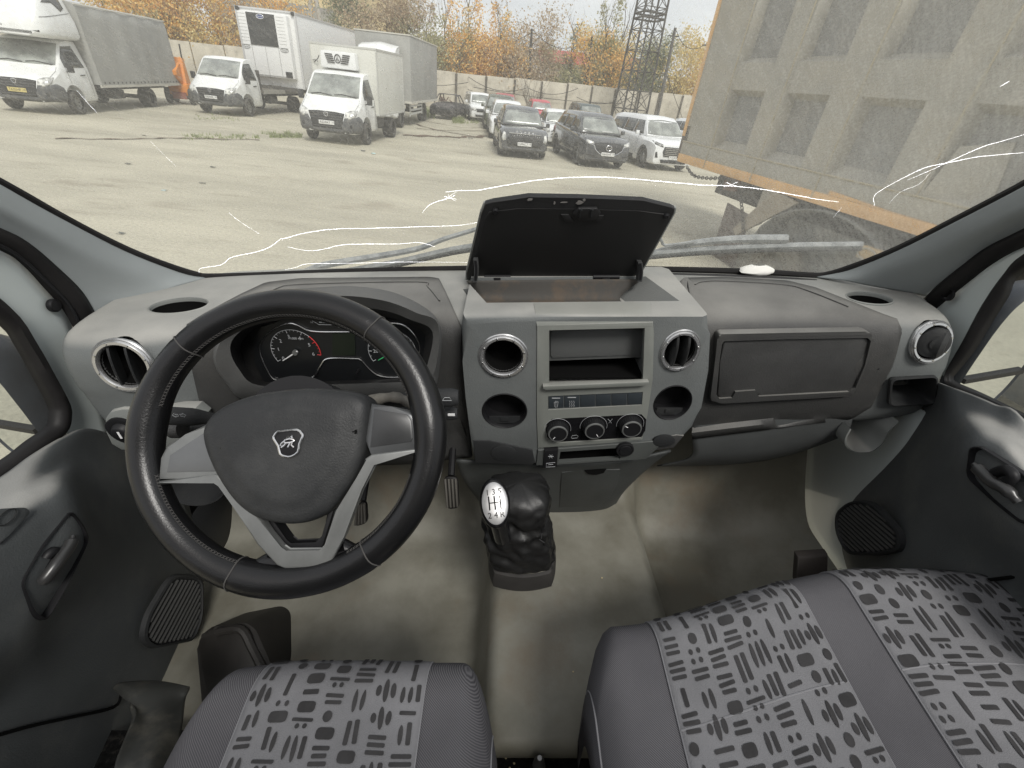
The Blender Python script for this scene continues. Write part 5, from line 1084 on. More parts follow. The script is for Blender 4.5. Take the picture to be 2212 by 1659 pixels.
def ramp(src, p0, c0, p1, c1):
    r_ = N(t, 'ShaderNodeValToRGB'); e = r_.color_ramp.elements; e[0].position = p0; e[0].color = (*c0, 1); e[1].position = p1; e[1].color = (*c1, 1); ln(src.outputs[0], r_.inputs[0]); return r_
n1 = noi(.22, 9, .62, (1, 2.6, 1), .12); r1 = ramp(n1, .36, (.36, .338, .27), .62, (.48, .45, .36))
n2 = noi(1.1, 8, .7, (.6, 3.2, 1), -.1); r2 = ramp(n2, .56, (1, 1, 1), .72, (.74, .72, .70))
n3 = noi(22, 4, .7); r3 = ramp(n3, .3, (.82, .82, .82), .7, (1.16, 1.15, 1.12))
n4 = noi(.5, 3, .5, (1, 2, 1), .3); r4 = ramp(n4, .60, (0, 0, 0), .72, (1, 1, 1))
m1 = N(t, 'ShaderNodeMix', data_type='RGBA', blend_type='MULTIPLY'); m1.inputs[0].default_value = 1; ln(r1.outputs[0], m1.inputs[6]); ln(r2.outputs[0], m1.inputs[7])
m2 = N(t, 'ShaderNodeMix', data_type='RGBA', blend_type='MULTIPLY'); m2.inputs[0].default_value = 1; ln(m1.outputs[2], m2.inputs[6]); ln(r3.outputs[0], m2.inputs[7])
m3 = N(t, 'ShaderNodeMix', data_type='RGBA'); ln(r4.outputs[0], m3.inputs[0]); ln(m2.outputs[2], m3.inputs[6]); m3.inputs[7].default_value = (.17, .135, .095, 1)
mf = N(t, 'ShaderNodeMath', operation='MULTIPLY'); mf.inputs[1].default_value = .35; ln(r4.outputs[0], mf.inputs[0]); ln(mf.outputs[0], m3.inputs[0])
ln(m3.outputs[2], b.inputs['Base Color'])
bp_ = N(t, 'ShaderNodeBump'); bp_.inputs['Strength'].default_value = .8; bp_.inputs['Distance'].default_value = .03; ln(n3.outputs[0], bp_.inputs['Height']); ln(bp_.outputs[0], b.inputs['Normal'])
f = MB(); xs = [-400, -200, -100, -60, -40, -30] + [-24 + k * .8 for k in range(61)] + [30, 40, 60, 100, 200, 400]; ys = [-200, -60, -20, -8] + [-4 + k * .8 for k in range(60)] + [48, 56, 70, 100, 200, 500]
f.grid([[Vector((x, y, dip(x, y) + (.018 * noise.noise(Vector((x * .5, y * .5, 0))) if abs(x) < 25 and y < 45 else 0))) for x in xs] for y in ys])
gr_ = f.build('ground', GRM, None, 180); gr_['kind'] = 'structure'

# ---------------------------------------------------------------- materials of the vehicles
VW = mat('white vehicle paint', (.78, .79, .78), .3, var=.07, vscale=1.6, coat=.4); dusty(VW, .45, (.42, .39, .33), 2.2, .48, .8)
VG = mat('vehicle glass', (.045, .05, .052), .12, spec=.8, var=.5, vscale=3); WSG = mat('vehicle glass with painted reflection', (.36, .38, .35), .18, spec=.8, col2=(.18, .19, .18), lo=.4, hi=.62, vscale=1.5)  # pale windscreen colour carries the reflected sky
VP = mat('grey bumper plastic', (.075, .078, .082), .6, var=.25, vscale=5); dusty(VP, .5, (.3, .28, .24), 6, .45, .8)
VB = mat('vehicle black', (.018, .018, .019), .6); TY = mat('tyre', (.030, .029, .028), .85, var=.4, vscale=9); dusty(TY, .5, (.26, .24, .2), 8, .4, .8)
RIM = mat('steel wheel', (.35, .34, .31), .5, var=.35, vscale=8); ALU = mat('alloy wheel', (.45, .45, .45), .35, metal=.6)
HLM = mat('headlamp', (.72, .72, .68), .12, spec=.8, col2=(.30, .30, .29), lo=.42, hi=.6, vscale=9, coat=.6)
CHR = mat('car chrome', (.75, .75, .76), .15, metal=1); PLT = mat('plate white', (.72, .72, .70), .5); PLB = mat('plate letters', (.02, .02, .02), .6)
TARP = mat('grey tarpaulin', (.36, .36, .34), .6, bump=.5, bscale=1.6, var=.22, vscale=1.1); dusty(TARP, .35, (.34, .32, .27), 1.4, .45, .8)
CHS = mat('chassis', (.045, .043, .040), .8, var=.4, vscale=6); dusty(CHS, .6, (.22, .20, .17), 5, .4, .75)
BOXW = mat('white box panel', (.66, .66, .61), .42, var=.10, vscale=1.2); dusty(BOXW, .35, (.45, .42, .34), 1.5, .5, .8)

class Veh:
    def __init__(s, name, label, cat, x, y, a, group=None):
        s.root = thing(name, label, cat, (0, 0, 0), None, group=group)
        s.root.matrix_world = Matrix.Translation((x, y, dip(x, y))) @ Matrix.Rotation(math.pi + R(a), 4, 'Z'); s.bvh = None
    def part(s, name, mb, m, parent=None, smooth=35, **k): return mb.build(name, m, parent or s.root, smooth, **k)
    def setbvh(s, o): me = o.data; s.bvh = BVHTree.FromPolygons([v.co for v in me.vertices], [list(p.vertices) for p in me.polygons])
    def fr(s, x, z, off=.006):
        h = s.bvh.ray_cast(Vector((x, 3, z)), Vector((0, -1, 0))); return (h[0] + Vector((0, off, 0))) if h[0] else None
    def sd(s, y, z, side, off=.006):
        h = s.bvh.ray_cast(Vector((side * 4, y, z)), Vector((-side, 0, 0))); return (h[0] + Vector((side * off, 0, 0))) if h[0] else None
    def decal(s, name, pts, how, m, parent=None, off=.008, n=7, th=.01, smooth=40):
        """panel that follows the body: pts = (across, height)"""
        us = [p[0] for p in pts]; u0, u1 = min(us), max(us); rws = []
        cols = sorted(set([u0 + (u1 - u0) * i / n for i in range(n + 1)] + [u for u in us]))
        for u in cols:
            uu = min(max(u, u0 + 1e-4), u1 - 1e-4); hit = []
            for i in range(len(pts)):
                (a0, b0), (a1, b1) = pts[i], pts[(i + 1) % len(pts)]
                if (a0 <= uu < a1) or (a1 <= uu < a0): hit.append(b0 + (b1 - b0) * (uu - a0) / (a1 - a0))
            if len(hit) < 2: continue
            lo, hi = min(hit), max(hit); col = [how(uu, lo + (hi - lo) * j / 4, off) for j in range(5)]
            if all(c is not None for c in col): rws.append(col)
        f = MB()
        if len(rws) > 1: f.grid(rws)
        o = s.part(name, f, m, parent, smooth, solid=th); o.modifiers['solid'].offset = 0; return o
    def loft(s, name, st, m, belt=None, r=.07, nt=1, smooth=50):
        """stations (y, halfwidth, zbottom, ztop, half width at the top)"""
        st2 = []
        for i in range(len(st) - 1):
            for k in range(nt): t_ = k / nt; st2.append(tuple(a * (1 - t_) + b_ * t_ for a, b_ in zip(st[i], st[i + 1])))
        st2.append(st[-1]); rws = []
        for (y, w, zb, zt, wt) in st2:
            bz = min(belt or zt - .12, zt - .10); P = [(w * .86, zb), (w * .96, zb + .04), (w, zb + .12), (w * 1.0, (zb + bz) / 2), (w * .985, bz), ((w * .985 * .3 + wt * .7), bz + (zt - bz) * .68), (wt, zt - .035), (wt - .05, zt - .008), (wt * .5, zt + .006), (0, zt + .01)]
            rws.append([Vector((x, y, z)) for x, z in P] + [Vector((-x, y, z)) for x, z in P[-2::-1]])
        f = MB(); f.grid(rws, closed_u=True); f.face(f.vv(rws[0])); f.face(f.vv(rws[-1])[::-1]); o = s.part(name, f, m, None, smooth); s.setbvh(o); return o
    def wheel(s, x, y, r, w=.2, side=1, alloy=False, dual=False):
        c = Vector((x, y, r)); ax = Vector((side, 0, 0)); f = MB(); ww = w * (2.1 if dual else 1)
        f.lathe(c - ax * ww / 2, ax, [(r * .6, -ww * .42 + ww / 2), (r * .9, -ww * .5 + ww / 2), (r, -ww * .36 + ww / 2), (r, ww * .36 + ww / 2), (r * .93, ww * .5 + ww / 2), (r * .64, ww * .46 + ww / 2), (r * .60, ww * .40 + ww / 2)], 28)
        wh = s.part('wheel', f, TY, smooth=50); f = MB()
        if alloy:
            f.lathe(c, ax, [(r * .66, -w * .02), (r * .63, 0), (r * .58, -w * .04), (r * .56, -w * .3)], 28)
            for k in range(10):
                t_ = 2 * math.pi * k / 10; d = Vector((0, math.cos(t_), math.sin(t_))); f.tube([c + ax * -.02 + d * r * .1, c + ax * -.015 + d * r * .6], [.028, .018], 5)
            f.cyl(c - ax * .02, ax, r * .14, .03, 12); s.part('rim', f, ALU, wh)
            f = MB(); f.cyl(c - ax * .09, ax, r * .62, .02, 20); s.part('brake', f, VB, wh)
        else:
            dsh = .12 if dual else .03
            f.lathe(c, ax, [(r * .66, -.01), (r * .62, 0), (r * .55, -dsh * .6), (r * .30, -dsh), (r * .22, -dsh * .4), (r * .14, 0), (.001, 0)], 28); s.part('rim', f, RIM, wh)
            f = MB()
            for k in range(8): t_ = 2 * math.pi * k / 8; f.cyl(c + Vector((side * -dsh * .75, math.cos(t_) * r * .44, math.sin(t_) * r * .44)), ax, r * .055, .012, 8)
            s.part('rim_hole', f, VB, wh)
        return wh
    def plate(s, txt, c, w=.52, h=.115, m=None):
        f = MB(); c = Vector(c); f.box(c, (w, .012, h), bev=.004); p = s.part('number_plate', f, m or PLT)
        f = MB(); ux, uy = Vector((-1, 0, 0)), UZ; o_ = c + Vector((0, .0075, 0))
        text_bm(f, txt[:6], o_ + ux * (-w * .10), ux, uy, h * .92, .001, font_scale=(.98, 1)); text_bm(f, txt[6:], o_ + ux * (w * .40) + uy * .012, ux, uy, h * .66, .001)
        f.tube([o_ + ux * w * .30 - uy * h * .42, o_ + ux * w * .30 + uy * h * .42], .002, 4); s.part('plate_number', f, PLB, p, smooth=0); return p
    def mirror(s, x, y, z, side, w=.11, h=.26, m=None):
        f = MB(); f.box((x, y, z), (w * 1.7, .09, h), bev=.03); mm_ = s.part('wing_mirror', f, m or VB)
        f = MB(); f.tube([(x - side * .02, y, z - h * .4), (x - side * .24, y - .08, z - h * .5)], .018, 6); s.part('mirror_arm', f, VB, mm_)

def light_truck(name, label, cat, x, y, a, plate, platem=None, group='white light trucks of one make'):
    """bonneted light truck cab, front at y = 0, built backwards"""
    v = Veh(name, label, cat, x, y, a, group)
    st = [(.0, .66, .44, .76, .60), (-.03, .84, .38, .93, .72), (-.12, .96, .36, 1.03, .84), (-.30, 1.00, .35, 1.12, .90), (-.55, 1.02, .34, 1.25, .93), (-.74, 1.03, .34, 1.37, .935), (-.95, 1.03, .34, 1.60, .925), (-1.15, 1.03, .34, 1.82, .91), (-1.36, 1.03, .34, 2.02, .885), (-1.48, 1.03, .34, 2.09, .87), (-1.75, 1.03, .34, 2.13, .86), (-2.12, 1.03, .34, 2.12, .86), (-2.18, 1.0, .36, 2.08, .84)]
    body = v.loft('cab_body', st, VW, belt=1.30, r=.05)
    cs = [MB().cyl(Vector((s_ * 1.0, -.98, .40)), (1, 0, 0), .47, .5, 28).build('cutter', VB) for s_ in (-1, 1)]; cut(body, cs); v.setbvh(body)
    F, S = v.fr, v.sd
    # bumper, grille, lamps
    v.decal('bumper', [(-.99, .42), (-.99, .86), (-.62, .84), (-.50, .60), (.50, .60), (.62, .84), (.99, .86), (.99, .42), (.6, .37), (-.6, .37)], F, VP, n=14, off=.012, th=.03)
    for s_ in (-1, 1):
        v.decal('bumper_side', [(-.04, .40), (-.04, .86), (-.30, .90), (-.52, .80), (-.56, .50), (-.54, .38)], lambda u, z, o, s_=s_: S(u, z, s_, o), VP, off=.008, th=.02)
        v.decal('headlamp', [(s_ * .60, .80), (s_ * .64, 1.0), (s_ * .80, 1.06), (s_ * .965, 1.07), (s_ * .955, .90), (s_ * .80, .80)], F, HLM, off=.014, n=8, th=.02)
        v.decal('side_window', [(-.98, 1.36), (-1.02, 1.60), (-1.30, 1.93), (-1.82, 1.96), (-1.98, 1.36)], lambda u, z, o, s_=s_: S(u, z, s_, o), VG, off=.006, th=.008)
        v.decal('quarter_window_post', [(-1.20, 1.36), (-1.20, 1.82), (-1.23, 1.85), (-1.24, 1.36)], lambda u, z, o, s_=s_: S(u, z, s_, o), VB, off=.012, th=.008, n=2)
        p = [S(-1.60, 1.14, s_, .012), S(-1.84, 1.15, s_, .012)]; f = MB(); f.tube(p, .016, 6); v.part('door_handle', f, VB)
        for (y0, y1) in ((-1.0, -.99), (-1.99, -1.98)):
            f = MB(); f.tube([q_ for q_ in (S(y0, z, s_, .002) for z in (.52 if y0 < -1.5 else .92, .8 if y0 < -1.5 else .98, 1.1, 1.3, 1.33)) if q_], .005, 4); v.part('door_gap', f, VB)
        v.wheel(s_ * .97, -.98, .355, .20, s_); v.mirror(s_ * 1.19, -.93, 1.36, s_)
        f = MB(); c = F(s_ * .80, .60, .02); f.cyl(c, (0, 1, 0), .055, .02, 14); v.part('fog_lamp', f, VB)
    gr = v.decal('grille', [(-.60, .96), (-.50, .50), (.50, .50), (.60, .96), (.3, .985), (-.3, .985)], F, VB, n=12, off=.018, th=.02)
    for k in range(6):
        z = .93 - k * .075
        if abs(z - .665) < .05: continue
        w = .56 - (.93 - z) * .22; pp = [F(w * t_, z, .032) for t_ in (-1, -.6, -.2, .2, .6, 1)]; pp = [q_ for q_ in pp if q_]
        f = MB(); f.tube(pp, .012, 5); v.part('grille_bar', f, VP, gr)
    v.plate(plate, F(0, .665, .035) + Vector((0, .01, 0)), m=platem)
    em = F(0, .90, .035); f = MB(); f.tube(spline([em + Vector((x_, .008, z_)) for x_, z_ in ((-.05, .055), (.05, .055), (.065, .02), (.03, -.05), (-.03, -.05), (-.065, .02))], 3, True), .010, 6, closed=True); eb = v.part('badge', f, CHR)
    f = MB(); f.tube([em + Vector((-.02, .01, -.02)), em + Vector((0, .01, .01)), em + Vector((.025, .01, .02))], .007, 5); v.part('badge_mark', f, CHR, eb)
    # windscreen
    v.decal('windscreen', [(-.88, 1.41), (-.84, 1.72), (-.80, 2.0), (0, 2.02), (.80, 2.0), (.84, 1.72), (.88, 1.41), (0, 1.39)], F, WSG, n=12, off=.012, th=.01)
    f = MB(); f.tube([F(-.80, 1.415, .03), F(-.3, 1.47, .04), F(-.05, 1.44, .04)], .013, 5); v.part('wiper', f, VB); f = MB(); f.tube([F(.05, 1.415, .03), F(.45, 1.46, .04), F(.75, 1.42, .04)], .013, 5); v.part('wiper', f, VB)
    for s_ in (-1, 1): f = MB(); f.tube([F(s_ * .90, 1.06, .004), F(s_ * .93, 1.25, .004), F(s_ * .90, 1.36, .004)], .005, 4); v.part('bonnet_gap', f, VB)
    return v
def chassis(v, y0, y1, zt, ry, rr=.36, dual=True, w=.75):
    f = MB()
    for s_ in (-1, 1): f.box((s_ * .42, (y0 + y1) / 2, zt - .10), (.08, abs(y1 - y0), .16))
    for k in range(7): f.box((0, y0 + (y1 - y0) * (k + .3) / 7, zt - .10), (.9, .06, .10))
    for s_ in (-1, 1): f.box((s_ * .80, y0 + (y1 - y0) * .28, zt - .28), (.28, .7, .3), bev=.04)
    f.box((0, ry, rr), (1.5, .12, .14)); v.part('chassis', f, CHS)
    for s_ in (-1, 1): v.wheel(s_ * .93, ry, rr, .19, s_, dual=dual)

# 1: small refrigerated truck
v = light_truck('refrigerated_truck', 'small white truck with a white fridge unit on its box above the cab', 'truck', -7.20, 16.95, 0, 'A524AY18')
chassis(v, -1.9, -5.4, .86, -3.95)
f = MB(); f.box((0, -3.75, 1.87), (2.34, 3.45, 2.02), bev=.03); bx = v.part('box_body', f, BOXW)
f = MB()
for s_ in (-1, 1):
    for z in (.885, 2.86): f.box((s_ * 1.165, -3.75, z), (.035, 3.46, .055))
    for y in (-2.04, -5.46): f.box((s_ * 1.165, y, 1.87), (.035, .05, 2.03))
for z in (.885, 2.86): f.box((0, -2.03, z), (2.33, .035, .055))
v.part('box_edging', f, mat('box edging', (.50, .50, .47), .4), bx)
f = MB(); f.box((.06, -1.83, 2.43), (1.28, .38, .50), bev=.08, top=.94); fr = v.part('fridge_unit', f, mat('fridge unit white', (.76, .77, .77), .35))
f = MB()
for s_ in (-1, 1):
    for k in range(5): f.box((.06 + s_ * (.31 - (.02 * k)), -1.635 + .004 * k, 2.58 - k * .058), (.26, .012, .030))
v.part('fridge_slot', f, VB, fr)
f = MB(); c = Vector((.06, -1.632, 2.47)); f.tube([c + Vector((math.cos(k * .5236) * .105, 0, math.sin(k * .5236) * .12)) for k in range(12)], .014, 5, closed=True); f.tube([c + Vector((.05, .01, -.06)), c + Vector((0, .01, .06)), c + Vector((-.05, .01, -.06)), c + Vector((.03, .01, -.02))], .012, 5); v.part('fridge_emblem', f, VB, fr)
f = MB(); f.tube([(1.05, -1.99, 2.30), (.86, -1.90, 2.42), (.80, -1.88, 2.52)], .014, 5); f.tube([(1.10, -1.99, 2.36), (.92, -1.92, 2.37), (.88, -1.9, 2.32)], .012, 5); v.part('cable', f, VB)
# 2: flatbed
v = light_truck('flatbed_truck', 'white flatbed truck with an empty wooden bed beside the big semi trailer', 'truck', -14.05, 21.6, 0, 'E969HK18')
chassis(v, -1.9, -7.2, .86, -5.3)
f = MB(); f.box((0, -4.9, .95), (2.2, 5.3, .09)); 
v.part('flatbed', f, mat('grey bed boards', (.16, .145, .12), .8, var=.4, vscale=4)); f = MB(); f.box((0, -2.30, 1.35), (2.0, .06, .8)); v.part('headboard', f, CHS)
f = MB()
for s_ in (-1, 1): f.box((s_ * 1.09, -4.9, .93), (.03, 5.3, .16))
v.part('bed_rail', f, mat('bed rail', (.3, .29, .26), .6))
# 3: tilt truck with a sleeper pod
v = light_truck('tilt_truck', 'white truck with a tall sleeper pod on the cab and a long grey tarpaulin body', 'truck', -16.95, 16.2, 11, 'T635HP18', mat('plate yellow', (.62, .52, .20), .5))
chassis(v, -1.9, -8.3, .80, -5.6)
pod = [(-.45, .78, 2.16, 2.34, .70), (-.55, .95, 2.14, 2.60, .86), (-.80, 1.08, 2.12, 2.95, .95), (-1.15, 1.12, 2.12, 3.28, .93), (-1.6, 1.13, 2.12, 3.50, .88), (-2.1, 1.13, 2.12, 3.60, .85), (-2.2, 1.10, 2.14, 3.58, .84)]
keep = v.bvh; pd = v.loft('sleeper_pod', pod, VW, belt=2.65)
for s_ in (-1, 1): v.decal('pod_window', [(-1.05, 3.05), (-1.45, 3.30), (-1.95, 3.28), (-1.95, 2.98), (-1.72, 2.88), (-1.50, 3.08)], lambda u, z, o, s_=s_: v.sd(u, z, s_, o), VG, pd, th=.01); f = MB(); f.tube([q_ for q_ in (v.sd(-.7 - .1 * k, 2.66 + .015 * k, s_, .004) for k in range(15)) if q_], .008, 4); v.part('pod_crease', f, VP, pd)
f = MB(); c = v.fr(.25, 2.37, .008); text_bm(f, 'avtospalnik.ru', c, (-1, 0, 0), UZ, .10, .002); v.part('pod_lettering', f, VB, pd, smooth=0)
v.bvh = keep
f = MB(); rws = []
for j in range(31):
    y = -2.28 - j * .20; arch = 0
    prof = [(1.20, .86), (1.20, 1.1), (1.20, 1.6), (1.20, 2.2), (1.20, 2.8), (1.19, 3.10), (1.10, 3.20), (.6, 3.24), (0, 3.26)]; row = []
    for i, (x_, z_) in enumerate(prof + [(-a_, b_) for a_, b_ in prof[-2::-1]]):
        k = .025 * noise.noise(Vector((y * 1.3, z_ * .5, 3 if x_ > 0 else 9))) + .012 * math.sin(y * 5.2); row.append(Vector((x_ + (k if abs(x_) > 1.15 else 0) * (1 if x_ > 0 else -1), y, z_ + (.01 * math.sin(y * 4) if z_ > 3 else 0))))
    rws.append(row)
f.grid(rws); f.face(f.vv(rws[0])); f.face(f.vv(rws[-1])); tb = v.part('tarpaulin_body', f, TARP, smooth=60)
f = MB()
for s_ in (-1, 1): f.tube([(s_ * 1.19, -2.28, 3.17), (s_ * 1.19, -8.3, 3.17)], .022, 6); f.box((s_ * 1.19, -5.3, .82), (.05, 6.1, .08))
v.part('tarp_frame', f, mat('pale frame', (.55, .53, .47), .5), tb)
f = MB()
for k in range(22):
    for s_ in (-1, 1): f.box((s_ * 1.225, -2.5 - k * .27, .93), (.02, .03, .06))
v.part('tarp_loop', f, VB, tb)
# 4: semi trailer with fridge unit on its front
v = Veh('semi_trailer', 'very tall white semi trailer with a black louvred refrigeration grille on its front', 'semi trailer', -13.35, 26.0, 0)
f = MB(); f.box((0, -5.6, 2.62), (2.75, 11.2, 3.0), bev=.03); tb = v.part('trailer_box', f, mat('trailer white', (.80, .80, .79), .35, var=.05, vscale=1)); f = MB()
for s_ in (-1, 1): f.box((s_ * 1.37, .02, 2.62), (.10, .06, 3.02)); f.box((s_ * 1.385, -5.6, 4.08), (.03, 11.2, .07)); f.box((s_ * 1.385, -5.6, 1.17), (.03, 11.2, .09))
f.box((0, .02, 4.10), (2.75, .05, .06)); v.part('trailer_edging', f, mat('trailer alloy', (.62, .62, .62), .35, metal=.3), tb)
f = MB(); f.box((.05, .17, 2.72), (2.3, .30, 2.45), bev=.07); fu = v.part('fridge_unit', f, MATS['trailer white'])
f = MB(); f.box((.12, .33, 3.32), (1.32, .02, 1.20), bev=.004); gg = v.part('fridge_grille', f, mat('grille black', (.03, .032, .034), .5), fu); f = MB()
for k in range(26): f.box((.12, .345, 2.76 + k * .044), (1.22, .02, .016))
v.part('louvre', f, mat('louvre grey', (.075, .078, .08), .5), gg)
f = MB(); f.lathe((.12, .345, 3.80), (0, 1, 0), [(1.0, 0), (.9, .01), (1e-4, .012)], 24, a=(1, 0, 0), sx=.17, sy=.085); bg_ = v.part('oval_emblem', f, mat('oval blue', (.03, .06, .22), .4), gg); f = MB(); f.tube([(.12 + math.cos(k * .3) * .17, .355, 3.80 + math.sin(k * .3) * .085) for k in range(21)], .012, 5, closed=True); text_bm(f, 'Carrier', (.12, .362, 3.80), (-1, 0, 0), UZ, .085, .001); v.part('emblem_rim', f, VW, bg_)
f = MB()
for x_ in (.76, .12, -.52): f.box((x_, .325, 2.12), (.012, .01, 1.16))
f.box((.12, .325, 2.70), (2.2, .01, .012)); f.box((.1, .325, 1.56), (2.2, .01, .014))
for k in range(9):
    for s_ in (-1, 1): f.box((.12 + s_ * .90, .322, 2.85 + k * .125), (.38 if s_ > 0 else .34, .008, .008))
v.part('panel_gap', f, mat('gap grey', (.25, .25, .24), .6), fu)
for s_ in (-1, 1):
    f = MB(); f.tube([(.12 + s_ * .92 + math.cos(k * .4) * .19, .335, 2.62 + math.sin(k * .4) * .075) for k in range(16)], .008, 4, closed=True); text_bm(f, 'Vector', (.12 + s_ * .92, .336, 2.62), (-1, 0, 0), UZ, .09, .001); v.part('swoosh_mark', f, VP, fu, smooth=0)
f = MB(); f.box((-.85, .33, 1.66), (.32, .03, .24), bev=.01); v.part('control_panel', f, VB, fu)
f = MB(); f.box((0, -5.6, 1.02), (1.0, 11.0, .22)); f.box((0, .05, 1.04), (2.5, .2, .18)); 
for x_ in (.55, -.95): f.box((x_, -2.2, .55), (.14, .14, 1.0)); f.box((x_, -2.2, .06), (.3, .3, .10))
f.box((.1, .0, .98), (.6, .25, .35), bev=.03); v.part('chassis', f, CHS)
for y in (-7.4, -8.7, -10.0):
    for s_ in (-1, 1): v.wheel(s_ * 1.25, y, .5, .36, s_)
f = MB(); f.box((-1.3, .02, 4.05), (.16, .14, .14), bev=.02); v.part('marker_lamp', f, VB); f = MB(); f.box((1.3, .02, 4.05), (.16, .14, .14), bev=.02); v.part('marker_lamp', f, VB)
# 5: cab-over truck behind
v = Veh('box_truck', 'white cab over truck with a roof fairing and a grey curtain sided body', 'truck', -7.95, 24.4, 1)
body = v.loft('cab_body', [(0, .90, .45, 2.05, .78), (-.06, 1.02, .42, 2.28, .86), (-.20, 1.05, .42, 2.40, .90), (-1.5, 1.05, .42, 2.42, .90), (-1.56, 1.02, .45, 2.38, .88)], VW, belt=1.4)
cs = [MB().cyl(Vector((s_ * 1.0, -.75, .46)), (1, 0, 0), .56, .5, 28).build('cutter', VB) for s_ in (-1, 1)]; cut(body, cs); v.setbvh(body)
v.decal('windscreen', [(-.84, 1.45), (-.78, 2.14), (0, 2.18), (.78, 2.14), (.84, 1.45)], v.fr, VG, n=10, off=.01, th=.01)
for s_ in (-1, 1):
    v.decal('side_window', [(-.12, 1.48), (-.22, 2.10), (-1.05, 2.10), (-1.1, 1.48), (-.5, 1.35)], lambda u, z, o, s_=s_: v.sd(u, z, s_, o), VG, th=.01); v.decal('headlamp', [(s_ * .55, .78), (s_ * .55, 1.0), (s_ * .93, 1.05), (s_ * .93, .76)], v.fr, HLM, off=.014, th=.02)
    v.wheel(s_ * .97, -.75, .46, .24, s_); f = MB(); f.tube(spline([(s_ * 1.0, -.05, 2.2), (s_ * 1.22, .06, 2.2), (s_ * 1.30, .08, 2.1), (s_ * 1.30, .08, 1.25), (s_ * 1.2, .06, 1.18), (s_ * 1.0, 0, 1.18)], 3), .016, 6); ma = v.part('mirror_arm', f, VB)
    f = MB(); f.box((s_ * 1.27, .10, 1.88), (.20, .08, .40), bev=.03); f.box((s_ * 1.27, .10, 1.50), (.20, .08, .22), bev=.03); v.part('wing_mirror', f, VB, ma)
v.decal('bumper', [(-.98, .45), (-.98, .72), (.98, .72), (.98, .45)], v.fr, VW, off=.04, th=.05); v.decal('grille', [(-.5, .85), (-.7, 1.2), (.7, 1.2), (.5, .85)], v.fr, VB, off=.012, th=.02); v.decal('lower_grille', [(-.5, .5), (-.5, .66), (.5, .66), (.5, .5)], v.fr, VB, off=.075, th=.02)
f = MB(); f.box((-.80, .06, .58), (.14, .04, .10), bev=.03); v.part('fog_lamp', f, HLM); f = MB(); f.box((.80, .06, .58), (.14, .04, .10), bev=.03); v.part('fog_lamp', f, HLM)
f = MB(); f.grid(patch([[(x_ * k, y, z + .10 * (1 - abs(x_)) ) for x_ in (-1, -.6, 0, .6, 1)] for y, z, k in ((-.35, 2.42, .80), (-.55, 2.75, .86), (-.95, 3.12, .88), (-1.5, 3.26, .88))], 3, 4)); fa = v.part('roof_fairing', f, VW, smooth=60, solid=.03)
f = MB()
for s_ in (-1, 1): f.prism([(s_ * .83, -.4, 2.42), (s_ * .87, -.95, 3.10), (s_ * .88, -1.5, 3.25), (s_ * .88, -1.5, 2.42)], (-s_ * .04, 0, 0))
v.part('fairing_side', f, VW, fa)
f = MB(); f.box((-.05, -5.1, 2.42), (2.62, 6.9, 2.66), bev=.05); tb = v.part('curtain_body', f, TARP)
f = MB(); f.box((-.05, -5.1, 3.76), (2.66, 6.95, .05)); f.box((-.05, -5.1, 1.06), (2.66, 6.95, .10)); v.part('body_frame', f, MATS['pale frame'], tb)
chassis(v, -1.6, -8.5, 1.0, -6.0, .46)
f = MB()
for s_ in (-1, 1):
    for k in range(3): f.box((s_ * 1.2, -3.4, .55 + k * .17), (.03, 2.9, .09))
    for y in (-2.0, -4.8): f.box((s_ * 1.19, y, .72), (.05, .08, .55))
v.part('side_guard', f, mat('guard white', (.6, .6, .58), .5))

